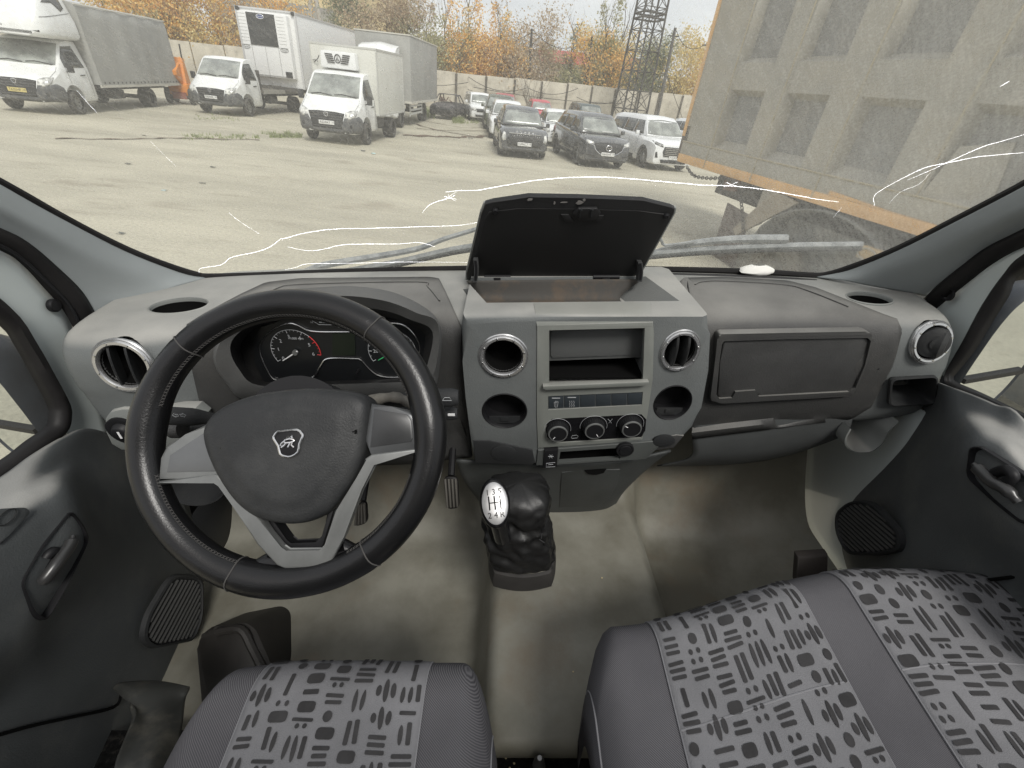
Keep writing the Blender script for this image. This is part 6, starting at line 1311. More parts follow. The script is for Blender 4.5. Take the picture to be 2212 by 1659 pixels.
# ---------------------------------------------------------------- cars
def car(label, x, y, a, paint, W_=1.85, L_=4.5, H_=1.66, kind='suv', plate=None, dark=True, alloy=True, rear=False, name='parked_car', face=None, group='cars parked in rows by the fence'):
    v = Veh(name, label, 'car', x, y, a, group); w = W_ / 2; h = H_; B = h * .62; hood = h * .60
    roofw = w * .68
    body = [(0, w * .72, .34, hood * .70, w * .60), (-.06, w * .90, .25, hood * .86, w * .76), (-.22, w * .97, .22, hood * .96, w * .84), (-.6, w, .21, hood * 1.01, w * .88), (-1.15, w, .21, B * 1.0, w * .90), (-1.5, w, .21, B * 1.03, w * .92), (-L_ * .6, w, .21, B * 1.06, w * .93), (-L_ * .85, w, .22, B * 1.10, w * .92), (-L_ + .12, w * .96, .26, B * 1.10, w * .88), (-L_, w * .86, .36, B * 1.0, w * .8)]
    bo = v.loft('body', body, paint, belt=B * .88)
    yw = [-.85, -L_ + .80]; r = .345 * h / 1.62
    cs = [MB().cyl(Vector((s_ * w, y_, r)), (1, 0, 0), r * 1.14, .55, 24).build('cutter', VB) for s_ in (-1, 1) for y_ in yw]; cut(bo, cs); v.setbvh(bo); bb = v.bvh
    if kind == 'suv': gh = [(-1.02, w * .86, B * .9, B + .06, w * .84), (-1.45, w * .90, B * .9, h * .90, roofw * 1.06), (-1.72, w * .91, B * .9, h * .985, roofw), (-2.4, w * .92, B * .9, h, roofw), (-L_ * .78, w * .92, B * .9, h * .985, roofw * .99), (-L_ * .90, w * .90, B * .9, h * .95, roofw * .96), (-L_ * .97, w * .86, B * .9, B + .12, w * .80)]
    elif kind == 'wagon': gh = [(-.98, w * .88, B * .9, B + .06, w * .86), (-1.40, w * .92, B * .9, h * .93, roofw * 1.12), (-1.62, w * .93, B * .9, h * .99, roofw * 1.1), (-2.4, w * .93, B * .9, h, roofw * 1.12), (-L_ * .9, w * .93, B * .9, h * .99, roofw * 1.1), (-L_ * .97, w * .92, B * .9, h * .93, roofw * 1.08), (-L_ * .985, w * .9, B * .9, B + .1, w * .86)]
    else: gh = [(-1.12, w * .86, B * .9, B + .05, w * .84), (-1.65, w * .90, B * .9, h * .93, roofw), (-1.95, w * .9, B * .9, h, roofw * .96), (-2.6, w * .9, B * .9, h, roofw * .96), (-3.2, w * .9, B * .9, h * .94, roofw * .95), (-L_ + .55, w * .86, B * .9, B + .05, w * .82)]
    ro = v.loft('roof', gh, paint, belt=B + .02); gb_ = v.bvh
    v.decal('windscreen', [(-w * .80, B + .07), (-w * .68, h * .91), (0, h * .935), (w * .68, h * .91), (w * .80, B + .07), (0, B + .05)], v.fr, WSG, n=10, off=.010, th=.01)
    for s_ in (-1, 1):
        how = lambda u, z, o, s_=s_: v.sd(u, z, s_, o); y1 = -L_ * .90
        for (p0, p1) in ((-1.30, -2.12), (-2.18, -3.02), (-3.08, y1 + .10)):
            if p1 > p0 - .15: continue
            zt0 = h * .90 if p0 < -1.5 else B + .16; v.decal('side_window', [(p0, B + .05), (p0 - (.32 if p0 > -1.5 else .0), h * .90), (p1 + (.12 if p1 < -3.2 else 0), h * (.90 if p1 > -3.2 else .87)), (p1, B + .06)], how, VG, off=.008, th=.008, n=5)
    v.bvh = bb
    for s_ in (-1, 1):
        for y_ in yw: v.wheel(s_ * (w - .10), y_, r, .20, s_, alloy=alloy)
        how = lambda u, z, o, s_=s_: v.sd(u, z, s_, o)
        v.decal('sill_cladding', [(-1.26, .26), (-1.26, .40), (-L_ + 1.22, .40), (-L_ + 1.22, .26)], how, VB, off=.006, th=.02)
        v.mirror(s_ * (w + .10), -1.38, B + .08, s_, .09, .15, paint)
        for y_ in (-1.45, -2.15, -3.0):
            pp = [how(y_, z, .002) for z in (.45, .7, B * .86)]; pp = [q_ for q_ in pp if q_]
            if len(pp) > 1: f = MB(); f.tube(pp, .005, 4); v.part('door_gap', f, VB)
    v.gh = gb_; v.w, v.h, v.B, v.hood = w, h, B, hood; F = v.fr
    if face: face(v, F, w, hood)
    if plate: v.plate(plate, F(0, .50 if face else .5, .02) + Vector((0, .01, 0)))
    return v
BLK_P = mat('black car paint', (.030, .033, .042), .16, coat=1.0, var=.3, vscale=2); dusty(BLK_P, .75, (.18, .18, .17), 3, .35, .8)
GRN_P = mat('dark green paint', (.05, .06, .035), .25, coat=.6, var=.3); dusty(GRN_P, .6, (.25, .26, .18), 3, .4, .75)
PEARL = mat('pearl white paint', (.76, .77, .77), .22, coat=.7, var=.05, vscale=2); RED_P = mat('dull red paint', (.36, .05, .06), .3, coat=.5); BLU_P = mat('blue paint', (.12, .28, .42), .3, coat=.5)
def face_black(v, F, w, hd):
    g = v.decal('grille', [(-.62, .42), (-.70, .62), (-.52, .80), (.52, .80), (.70, .62), (.62, .42)], F, VB, n=12, off=.012, th=.012); f = MB()
    for j in range(6):
        for i in range(17 - j):
            x_ = (i - (16 - j) / 2) * .078; z_ = .765 - j * .052; p = F(x_, z_, .024)
            if p and abs(x_) < .64 and not (abs(x_) < .29 and z_ < .56): f.ball(p, .0125, 6)
    v.part('grille_stud', f, CHR, g)
    f = MB(); f.tube([F(x_, .83, .012) for x_ in (-.60, -.3, 0, .3, .60)], .014, 5); v.part('grille_bar', f, CHR, g)
    for s_ in (-1, 1): v.decal('headlamp', [(s_ * .70, .60), (s_ * .72, .82), (s_ * .80, .86), (s_ * .86, .66), (s_ * .80, .56)], F, HLM, off=.014, th=.015)
    f = MB(); 
    for k, s in enumerate('OMODA'): text_bm(f, s, F(.30 - k * .15, .905, .02) + Vector((0, .01, 0)), (-1, 0, 0), UZ, .07, .002)
    v.part('bonnet_letters', f, CHR, smooth=0); v.decal('lower_bumper', [(-.75, .27), (-.8, .36), (.8, .36), (.75, .27)], F, VP, off=.012, th=.015)
def face_mazda(v, F, w, hd):
    g = v.decal('grille', [(-.56, .66), (-.56, .82), (-.3, .86), (.3, .86), (.56, .82), (.56, .66), (.30, .50), (-.30, .50)], F, VB, n=12, off=.012, th=.012)
    f = MB(); f.tube(spline([F(*p, .020) for p in ((-.80, .80), (-.58, .76), (-.52, .64), (-.28, .49), (0, .475), (.28, .49), (.52, .64), (.58, .76), (.80, .80))], 3), .014, 6); v.part('grille_rim', f, CHR, g)
    f = MB(); c = F(0, .70, .034); f.tube([c + Vector((math.cos(k * .35) * .11, 0, math.sin(k * .35) * .085)) for k in range(18)], .012, 5, closed=True); f.tube([c + Vector((-.09, 0, .04)), c + Vector((0, 0, -.02)), c + Vector((.09, 0, .04))], .012, 5); v.part('badge', f, CHR, g)
    for s_ in (-1, 1):
        v.decal('headlamp', [(s_ * .58, .80), (s_ * .60, .86), (s_ * .84, .93), (s_ * .86, .85), (s_ * .74, .80)], F, HLM, off=.014, th=.012); v.decal('fog_slot', [(s_ * .50, .40), (s_ * .56, .46), (s_ * .82, .50), (s_ * .82, .44)], F, VB, off=.012, th=.012)
    v.decal('lower_bumper', [(-.78, .25), (-.8, .34), (.8, .34), (.78, .25)], F, VP, off=.014, th=.015)
    f = MB(); f.box(Vector((-.25, -1.15, v.B + .10)), (.4, .25, .02)); v.part('paper_on_dash', f, PLT)
def face_white(v, F, w, hd):
    g = v.decal('grille', [(-.50, .52), (-.58, .70), (-.52, .86), (.52, .86), (.58, .70), (.50, .52)], F, VB, n=10, off=.012, th=.012)
    for k in range(5): f = MB(); f.tube([F(x_, .82 - k * .062, .026) for x_ in (-.48, -.2, .2, .48)], .012, 5); v.part('grille_bar', f, CHR, g)
    for s_ in (-1, 1): v.decal('headlamp', [(s_ * .58, .84), (s_ * .60, .93), (s_ * .90, 1.02), (s_ * .90, .92)], F, VG, off=.014, th=.012); f = MB(); f.tube([F(s_ * .60, .90, .03), F(s_ * .75, .93, .03), F(s_ * .88, .98, .03)], .010, 5); v.part('lamp_strip', f, HLM); v.decal('side_intake', [(s_ * .74, .48), (s_ * .80, .68), (s_ * .86, .66), (s_ * .84, .48)], F, VB, off=.012, th=.012)
    v.decal('lower_grille', [(-.55, .30), (-.62, .42), (.62, .42), (.55, .30)], F, VB, off=.014, th=.012)
def face_hatch(v, F, w, hd):
    g = v.decal('grille', [(-.60, .40), (-.72, .78), (.72, .78), (.60, .40)], F, PEARL, n=10, off=.012, th=.012); f = MB()
    for j in range(6):
        for i in range(9): p = F((i - 4) * .14 + (.07 if j % 2 else 0), .74 - j * .058, .026); p and f.box(p, (.09, .02, .030), Matrix.Rotation(.4, 3, 'Y'))
    v.part('grille_slot', f, VB, g)
    for s_ in (-1, 1): v.decal('headlamp', [(s_ * .74, .66), (s_ * .76, .80), (s_ * .86, .82), (s_ * .84, .62)], F, HLM, off=.014, th=.012)
def face_plain(v, F, w, hd):
    g = v.decal('grille', [(-.45, .58), (-.50, .76), (.50, .76), (.45, .58)], F, VB, n=8, off=.012, th=.012); f = MB(); f.tube([F(-.45, .67, .03), F(0, .63, .03), F(.45, .67, .03)], .012, 5); v.part('grille_bar', f, CHR, g)
    for s_ in (-1, 1): v.decal('headlamp', [(s_ * .50, .64), (s_ * .52, .80), (s_ * .78, .82), (s_ * .80, .66)], F, HLM, off=.014, th=.015)
    v.decal('lower_grille', [(-.5, .30), (-.55, .42), (.55, .42), (.5, .30)], F, VB, off=.014, th=.012)
c1 = car('black crossover with a chrome dotted grille, foremost in its row', -.55, 18.75, 9, BLK_P, 1.86, 4.4, 1.63, 'suv', 'H494CT18', face=face_black)
c2 = car('dark grey black crossover with a wide winged grille badge between two front row cars', 2.55, 18.55, 15, BLK_P, 1.88, 4.55, 1.70, 'suv', 'H642HT18', face=face_mazda)
c3 = car('big white seven seat crossover half behind the tipper truck', 5.35, 19.9, 18, PEARL, 1.97, 4.95, 1.80, 'suv', 'P123MA18', face=face_white)
c3.root['label'] = 'big white crossover with barred grille, half behind the tipper truck'
c4 = car('white crossover mostly hidden behind the black dotted grille crossover', -1.55, 24.6, 8, PEARL, 1.85, 4.5, 1.62, 'suv')
c5 = car('dark olive green crossover third back in the left row', -2.35, 29.4, 8, GRN_P, 1.88, 4.6, 1.74, 'suv')
c6 = car('white hatchback with a slotted white grille between the two black cars', 1.15, 24.0, 10, PEARL, 1.83, 4.4, 1.50, 'sedan', face=face_hatch)
c7 = car('red crossover by the fence behind the olive green one', -2.6, 36.5, 8, RED_P, 1.85, 4.5, 1.72, 'suv', face=face_plain)
c8 = car('bright red and white hatchback close to the bare bush', .1, 35.0, 10, mat('bright red paint', (.50, .05, .07), .3, coat=.5), 1.75, 4.1, 1.62, 'suv', face=face_plain)
c9 = car('dark van like car with roof rails by the fence', 3.4, 33.5, 12, mat('dark teal paint', (.05, .07, .07), .3, coat=.5), 1.8, 4.3, 1.72, 'wagon', face=face_plain)
c10 = car('light blue hatchback behind the white seven seater', 6.0, 26.0, 15, BLU_P, 1.75, 4.2, 1.60, 'suv', face=face_plain)
c11 = car('small dark saloon showing its roof below the lattice mast', 7.6, 30.0, 15, BLK_P, 1.75, 4.3, 1.55, 'sedan', face=face_plain)
c12 = car('white car peeping out next to the tipper truck edge', 9.3, 26.6, 16, PEARL, 1.8, 4.4, 1.68, 'suv', face=face_plain)
c13 = car('white estate car standing alone next to the burnt wreck', -3.95, 34.6, 16, PEARL, 1.75, 4.47, 1.64, 'wagon', face=face_plain, alloy=False)
f = MB()
for s_ in (-1, 1): f.tube([(s_ * .56, -1.7, 1.70), (s_ * .57, -3.9, 1.70)], .018, 5)
c13.part('roof_rail', f, VB)
# burnt wreck
BURN = mat('burnt rusty metal', (.075, .072, .075), .8, col2=(.030, .028, .028), lo=.4, hi=.6, vscale=4, bump=.6, bscale=20); dusty(BURN, .7, (.19, .15, .12), 4, .5, .75)
v = Veh('burnt_car', 'burnt out grey black car wreck without glass in front of the fence', 'car wreck', -6.55, 33.2, -4)
w, h, B = .82, 1.36, .84
bo = v.loft('body', [(0, w * .80, .36, .62, w * .7), (-.1, w * .94, .22, .74, w * .8), (-.6, w, .20, .82, w * .88), (-1.2, w, .20, .86, w * .9), (-3.2, w, .22, .90, w * .9), (-4.0, w * .9, .3, .86, w * .85)], BURN, belt=.70)
cs = [MB().cyl(Vector((s_ * w, y_, .29)), (1, 0, 0), .34, .5, 20).build('cutter', VB) for s_ in (-1, 1) for y_ in (-.8, -3.2)]; cut(bo, cs); v.setbvh(bo)
f = MB()
for s_ in (-1, 1): f.tube([(s_ * .74, -1.1, .86), (s_ * .60, -1.75, 1.32), (s_ * .58, -2.8, 1.34), (s_ * .70, -3.5, .90)], .035, 6); f.tube([(s_ * .60, -2.2, 1.33), (s_ * .76, -2.3, .88)], .035, 6)
v.part('pillar_frame', f, BURN); f = MB(); f.grid(patch([[(x_, y, 1.35 + .03 * noise.noise(Vector((x_ * 5, y * 4, 0)))) for x_ in (-.60, -.2, .2, .60)] for y in (-1.75, -2.2, -2.8)], 4, 4)); v.part('roof', f, BURN, solid=.02)
v.decal('engine_bay', [(-.62, .40), (-.66, .66), (.66, .66), (.62, .40)], v.fr, VB, off=.012, th=.02, n=8)
f = MB(); rr = random.Random(5)
for k in range(9): p = Vector((rr.uniform(-.5, .5), -1.5 - rr.uniform(0, .5), .95)); f.tube([p, p + Vector((rr.uniform(-.3, .3), rr.uniform(-.2, .2), rr.uniform(.05, .3)))], .03, 5)
v.part('seat_remains', f, mat('charred rust', (.17, .10, .08), .9, var=.5, vscale=9))
for s_ in (-1, 1):
    for y_ in (-.8, -3.2): v.wheel(s_ * .74, y_, .26, .17, s_)

# orange loader behind the tilt truck
OR = mat('orange machine paint', (.72, .25, .03), .4, var=.15, vscale=2)
p = G(382, 224); v = Veh('orange_loader', 'bright orange loader with a raised arm between the grey tilt truck and the flatbed', 'loader', p.x + .15, p.y + .3, 20); v.root.scale = (.64, .64, .80)
f = MB(); f.prism([(-.55, .2, .6), (-.55, -.35, 2.35), (-.55, -.75, 2.35), (-.55, -1.2, .6)], (1.1, 0, 0), bev=.05); f.prism([(-.35, .2, .9), (-.35, 1.1, 1.5), (-.35, 1.1, 1.7), (-.35, -.2, 2.1)], (.7, 0, 0), bev=.03); v.part('loader_arm', f, OR)
f = MB(); f.box((0, -.5, .75), (1.3, 1.8, .6), bev=.08); v.part('loader_body', f, OR); f = MB(); f.tube([(.5, .9, 1.3), (.55, .6, 2.5)], .05, 6); f.tube([(-.5, -.5, 2.2), (-.6, -.4, 3.0)], .05, 6); v.part('hydraulic_ram', f, VB)
f = MB(); f.box((0, 0, .45), (.9, 1.1, .35)); v.part('cross_frame', f, mat('rust red', (.25, .08, .05), .8))
for s_ in (-1, 1):
    for y_ in (.35, -1.15): v.wheel(s_ * .75, y_, .42, .30, s_)

# ---------------------------------------------------------------- tipper truck close at the right
A2 = Vector((3.01, 10.85, 0)); dA = Vector((.2917, -.9565, 0)).normalized(); nA = Vector((-dA.y, dA.x, 0)); nA = nA if nA.dot(-A2) > 0 else -nA
tpr = thing('tipper_truck', 'huge dusty tipper truck body with orange edges close by on the right', 'truck', (0, 0, 0), None)
def tp(u, z, n=0): return A2 + dA * u + nA * n + Vector((0, 0, z))
TM = mat('dusty tipper steel', (.36, .345, .30), .75, col2=(.29, .28, .245), lo=.35, hi=.65, vscale=1.6, bump=.2, bscale=14); dusty(TM, .7, (.38, .34, .26), 1.3, .42, .78)
TO = mat('faded orange paint', (.76, .46, .20), .6, var=.25, vscale=2.5); dusty(TO, .5, (.55, .40, .22), 2.5, .45, .8)
def slab(u0, u1, z0, z1, n0, n1): 
    f = MB(); f.prism([tp(u0, z0, n0), tp(u1, z0, n0), tp(u1, z1, n0), tp(u0, z1, n0)], nA * (n1 - n0), bev=.012); return f
f = MB(); LB = 8.0; ZTP = 4.35; dep = -.17
f.prism([tp(.02, 1.28, dep), tp(LB, 1.28, dep), tp(LB, ZTP, dep), tp(.02, ZTP, dep)], nA * -2.3); bd = f.build('tipper_body', mat('tipper panel steel', (.25, .248, .235), .7, col2=(.20, .20, .19), lo=.35, hi=.65, vscale=2.2, bump=.2, bscale=10), tpr); dusty(MATS['tipper panel steel'], .5, (.24, .21, .16), 1.6, .45, .8)
opens = [(1.05, 1.97), (2.43, 3.30), (3.80, 4.70), (5.20, 6.05), (6.55, 7.45)]
edges_ = [0.0] + [e for o_ in opens for e in o_] + [LB]
for i in range(0, len(edges_), 2):
    u0, u1 = edges_[i], edges_[i + 1]; f = MB()
    # splayed post: wider at its foot plane
    for (a, b) in ((u0, u1),):
        s0 = .10 if i else 0; s1 = .06
        f.grid([[tp(a - s0, z, dep), tp(a, z, 0), tp(b, z, 0), tp(b + s1, z, dep)] for z in (1.66, 2.6, 3.0, ZTP)])
    f.build('side_post', TM, bd, 20)
for k, (u0, u1) in enumerate(opens):
    f = MB(); f.grid([[tp(u, 2.52, dep), tp(u, 2.60, -.02), tp(u, 2.99, -.02), tp(u, 3.07, dep)] for u in (u0 - .03, u1 + .03)]); f.build('cross_rail', TM, bd, 20)
    f = MB(); f.grid([[tp(u, 1.64, -.002), tp(u, 1.80, dep)] for u in (u0 - .05, u1 + .05)]); f.build('sloped_ledge', TM, bd, 20)
f = slab(0, LB, 1.42, 1.66, dep, .012); f.build('bottom_rail', TM, bd)
f = slab(-.02, LB, 1.27, 1.43, dep, .018); f.build('orange_sill', TO, bd)
f = MB(); f.grid([[tp(u, 1.43, .02), tp(u, 1.43 + max(.0, .26 - u * .05), .021)] for u in (4.0, 5.0, 6.0, 7.5)]); f.build('orange_patch', TO, bd)
f = slab(-.07, .01, 1.75, ZTP, dep, .03); f.build('orange_edge', TO, bd)
f = MB(); f.tube([tp(.02, 1.66, .016), tp(LB, 1.66, .016)], .014, 6); f.build('weld_bead', mat('pale dust edge', (.36, .32, .23), .8), bd)
for u in (.98, 2.36, 3.74, 5.14): f = MB(); f.tube([tp(u + .02, 1.66, .004), tp(u + .02, ZTP, .004)], .012, 6); f.build('post_edge', MATS['pale dust edge'], bd)
for u in (.98, 2.36, 3.74): f = MB(); f.tube([tp(u, 1.30, .02), tp(u, 1.64, .014)], .012, 6); f.build('post_edge', MATS['pale dust edge'], bd)
f = MB(); f.cyl(tp(5.62, 1.95, dep + .01), nA, .07, .03, 20); f.build('drain_hole', CHS, bd)
f = MB(); f.prism([tp(5.2, 1.66, -.01), tp(5.32, 2.2, -.01), tp(5.7, 2.3, dep), tp(5.85, 1.66, dep)], nA * .02); f.build('gusset_plate', TM, bd)
f = slab(-.10, .14, 1.32, 1.95, -.5, .0); f.build('tailgate_hinge', mat('rusty hinge', (.13, .10, .08), .8, var=.5, vscale=9), bd)
# chain
f = MB(); ch = spline([tp(.45, 1.22, .03), tp(.8, 1.12, .05), tp(1.3, 1.16, .05), tp(1.75, 1.24, .06), tp(2.15, 1.20, .06), tp(2.35, 1.02, .06), tp(2.55, .78, .06), tp(2.72, .52, .06)], 4)
tot = 0; nxt = 0; k_ = 0; CHN = mat('dark chain', (.06, .055, .05), .6, var=.4, vscale=30)
for i in range(1, len(ch)):
    seg = (ch[i] - ch[i - 1]); 
    while nxt <= tot + seg.length:
        c = ch[i - 1] + seg * ((nxt - tot) / seg.length); d = seg.normalized(); s_ = (nA if k_ % 2 else d.cross(nA)).normalized()
        f.tube([c + d * math.cos(t_) * .045 + s_ * math.sin(t_) * .026 for t_ in [2 * math.pi * q_ / 10 for q_ in range(10)]], .010, 5, closed=True); nxt += .066; k_ += 1
    tot += seg.length
ch_ = f.build('safety_chain', CHN, tpr, 80)
# under the body: frame, strut, flap, mudguard, wheel, lamp
f = MB(); f.prism([tp(.6, .80, -.7), tp(LB, .80, -.7), tp(LB, 1.2, -.7), tp(.6, 1.2, -.7)], nA * -.9); f.build('chassis_frame', CHS, tpr)
f = MB(); f.prism([tp(1.55, 1.28, -.1), tp(2.0, 1.28, -.1), tp(1.95, 1.06, -.1), tp(1.6, 1.02, -.1)], nA * -.05); f.build('rust_bracket', mat('rust brown', (.17, .10, .07), .85, var=.4, vscale=12), tpr)
f = MB(); f.prism([tp(2.62, 1.28, -.1), tp(2.95, 1.28, -.1), tp(2.75, .70, -.1), tp(2.62, .62, -.1)], nA * -.12); f.build('hanger_plate', TM, tpr)
f = MB(); f.prism([tp(3.00, 1.28, .02), tp(3.55, 1.22, .02), tp(2.50, .42, .02), tp(2.38, .50, .02)], nA * -.05); f.build('mudguard_stay', mat('pale dust steel', (.30, .26, .20), .8, var=.2, vscale=4), tpr)
FLAP = mat('ridged grey rubber', (.14, .145, .14), .8, bump=.8, bscale=22, var=.35, vscale=5); dusty(FLAP, .6, (.24, .22, .18), 3, .4, .75)
f = MB(); rws = []
for i in range(26):
    t_ = i / 25; th = R(150) - t_ * R(150); c = tp(4.2, .35, 0); rr_ = 1.02
    rws.append([c + dA * (-math.cos(math.pi - th) * rr_ * 1.25) * -1 + Vector((0, 0, math.sin(th) * rr_ * .84)) + nA * (n_ + .012 * math.sin(i * 2.2)) for n_ in (.03, -.25, -.6)])
f.grid(rws); f.build('mudguard', FLAP, tpr, 60, solid=.03)
f = MB(); f.prism([tp(1.95, .86, -.02), tp(2.62, .80, -.02), tp(2.7, -.12, -.02), tp(1.98, -.16, -.02)], nA * -.04, bev=.01); f.build('mud_flap', mat('brown mud flap', (.125, .10, .085), .85, var=.4, vscale=7, bump=.6, bscale=18), tpr)
f = MB(); f.prism([tp(2.9, .95, -.3), tp(7.6, .95, -.3), tp(7.6, .0, -.3), tp(2.9, .0, -.3)], nA * -.05); f.build('side_skirt', FLAP, tpr)
c = tp(3.55, .16, -.02); f = MB(); f.lathe(c, nA, [(.30, -.12), (.47, -.16), (.52, -.10), (.52, .0), (.48, .05), (.36, .055), (.33, .03), (.31, .05), (.28, .05), (.26, -.02), (.14, -.03), (.12, .06), (.001, .06)], 44); f.build('wheel', mat('muddy tyre', (.16, .145, .115), .85, var=.45, vscale=5, bump=.6, bscale=18), tpr)
f = MB(); f.box(tp(5.05, .92, .05), (.30, .14, .16), Matrix.Rotation(math.atan2(dA.y, dA.x), 3, 'Z'), bev=.03); lm = f.build('side_lamp', mat('dusty amber lamp', (.42, .31, .17), .5), tpr); f = MB(); f.tube([tp(5.05 + .13 * math.cos(k * .5), .92 + .07 * math.sin(k * .5), .13) for k in range(13)], .010, 5, closed=True); f.build('lamp_ring', TM, lm)
f = MB(); f.tube([tp(5.75, 3.38, .02), tp(5.82, 3.25, .05), tp(5.80, 3.12, .07), tp(5.70, 3.08, .05)], .012, 6); f.build('tarp_hook', mat('rust brown', (.1, .1, .1)), tpr)

# ---------------------------------------------------------------- concrete fence
CON = mat('weathered concrete', (.52, .48, .40), .9, col2=(.38, .35, .29), lo=.35, hi=.62, vscale=.9, bump=.6, bscale=6); dusty(CON, .7, (.15, .125, .10), 1.7, .56, .74)
fe = thing('concrete_fence', 'long grey fence of tall concrete panels along the back of the yard', 'fence', (0, 0, 0), None)
fp = [Vector((-46, 43.5, 0)), Vector((-9.0, 45, 0)), Vector((12, 56, 0)), Vector((34, 62, 0))]; joints = []
def fence_pt(s):
    for a, b in zip(fp, fp[1:]):
        l = (b - a).length
        if s <= l: return a.lerp(b, s / l), (b - a).normalized()
        s -= l
    return b, (b - a).normalized()
tot = sum((b - a).length for a, b in zip(fp, fp[1:])); n_ = int(tot / 2.75); rr = random.Random(2)
for k in range(n_):
    p, d = fence_pt(k * 2.75 + .05); p2, _ = fence_pt((k + 1) * 2.75 - .05); hh = 2.72 + max(0, min(1, (p.x + 9) / 25)) * .40 + rr.uniform(-.05, .05)
    f = MB(); nn = Vector((-d.y, d.x, 0)); f.prism([p, p2, p2 + Vector((0, 0, hh)), p + Vector((0, 0, hh + rr.uniform(-.03, .03)))], nn * .14, bev=.02); pn = f.build('fence_panel', CON, fe)
    if p.x > -12: f = MB(); f.box(p - nn * .05 + Vector((-.05, 0, hh / 2 - .05)), (.17, .17, hh - .1)); f.build('fence_post', mat('dark stained post', (.13, .115, .095), .9, var=.5, vscale=3), fe)
# cables sagging along the fence
for (s0, s1, z0, z1, sag) in ((39.5, 45.2, 2.5, 2.2, .6), (45.2, 50.5, 2.2, 2.6, .5), (33, 39.5, 1.7, 2.1, .3), (50.5, 56, 1.9, 2.2, .5), (40, 55.8, 1.8, 1.75, .25)):
    f = MB(); pts = []
    for i in range(11): t_ = i / 10; p, d = fence_pt(s0 + (s1 - s0) * t_); pts.append(p + Vector((d.y * .25, -d.x * .25, z0 + (z1 - z0) * t_ - sag * 4 * t_ * (1 - t_))))
    f.tube(pts, .022, 4); o_ = f.build('fence_cable', VB, fe)

# ---------------------------------------------------------------- trees and bushes
def leafmat(name, c1, c2, c3):
    m = bpy.data.materials.new(name); m.use_nodes = True; t = m.node_tree; b = t.nodes['Principled BSDF']; b.inputs['Roughness'].default_value = .75; b.inputs['Specular IOR Level'].default_value = .2
    g = N(t, 'ShaderNodeNewGeometry'); r_ = N(t, 'ShaderNodeValToRGB'); e = r_.color_ramp.elements; e[0].color = (*c1, 1); e[1].color = (*c3, 1); e.new(.5).color = (*c2, 1); t.links.new(g.outputs['Random Per Island'], r_.inputs[0]); t.links.new(r_.outputs[0], b.inputs['Base Color'])
    tr_ = N(t, 'ShaderNodeBsdfTranslucent'); t.links.new(r_.outputs[0], tr_.inputs[0]); mx_ = N(t, 'ShaderNodeMixShader'); mx_.inputs[0].default_value = .35; o_ = t.nodes['Material Output']; t.links.new(b.outputs[0], mx_.inputs[1]); t.links.new(tr_.outputs[0], mx_.inputs[2]); t.links.new(mx_.outputs[0], o_.inputs[0]); return m
LM = {'orange': leafmat('orange leaves', (.66, .34, .09), (.80, .50, .16), (.86, .66, .28)), 'ochre': leafmat('ochre leaves', (.52, .38, .14), (.68, .53, .22), (.76, .66, .34)),
      'olive': leafmat('olive leaves', (.24, .25, .13), (.38, .37, .21), (.54, .49, .28)), 'brown': leafmat('brown leaves', (.35, .25, .17), (.48, .37, .25), (.60, .51, .35)), 'green': leafmat('grey green leaves', (.12, .15, .09), (.20, .23, .14), (.30, .31, .19))}
BARK = mat('grey bark', (.12, .10, .08), .9, var=.4, vscale=10)
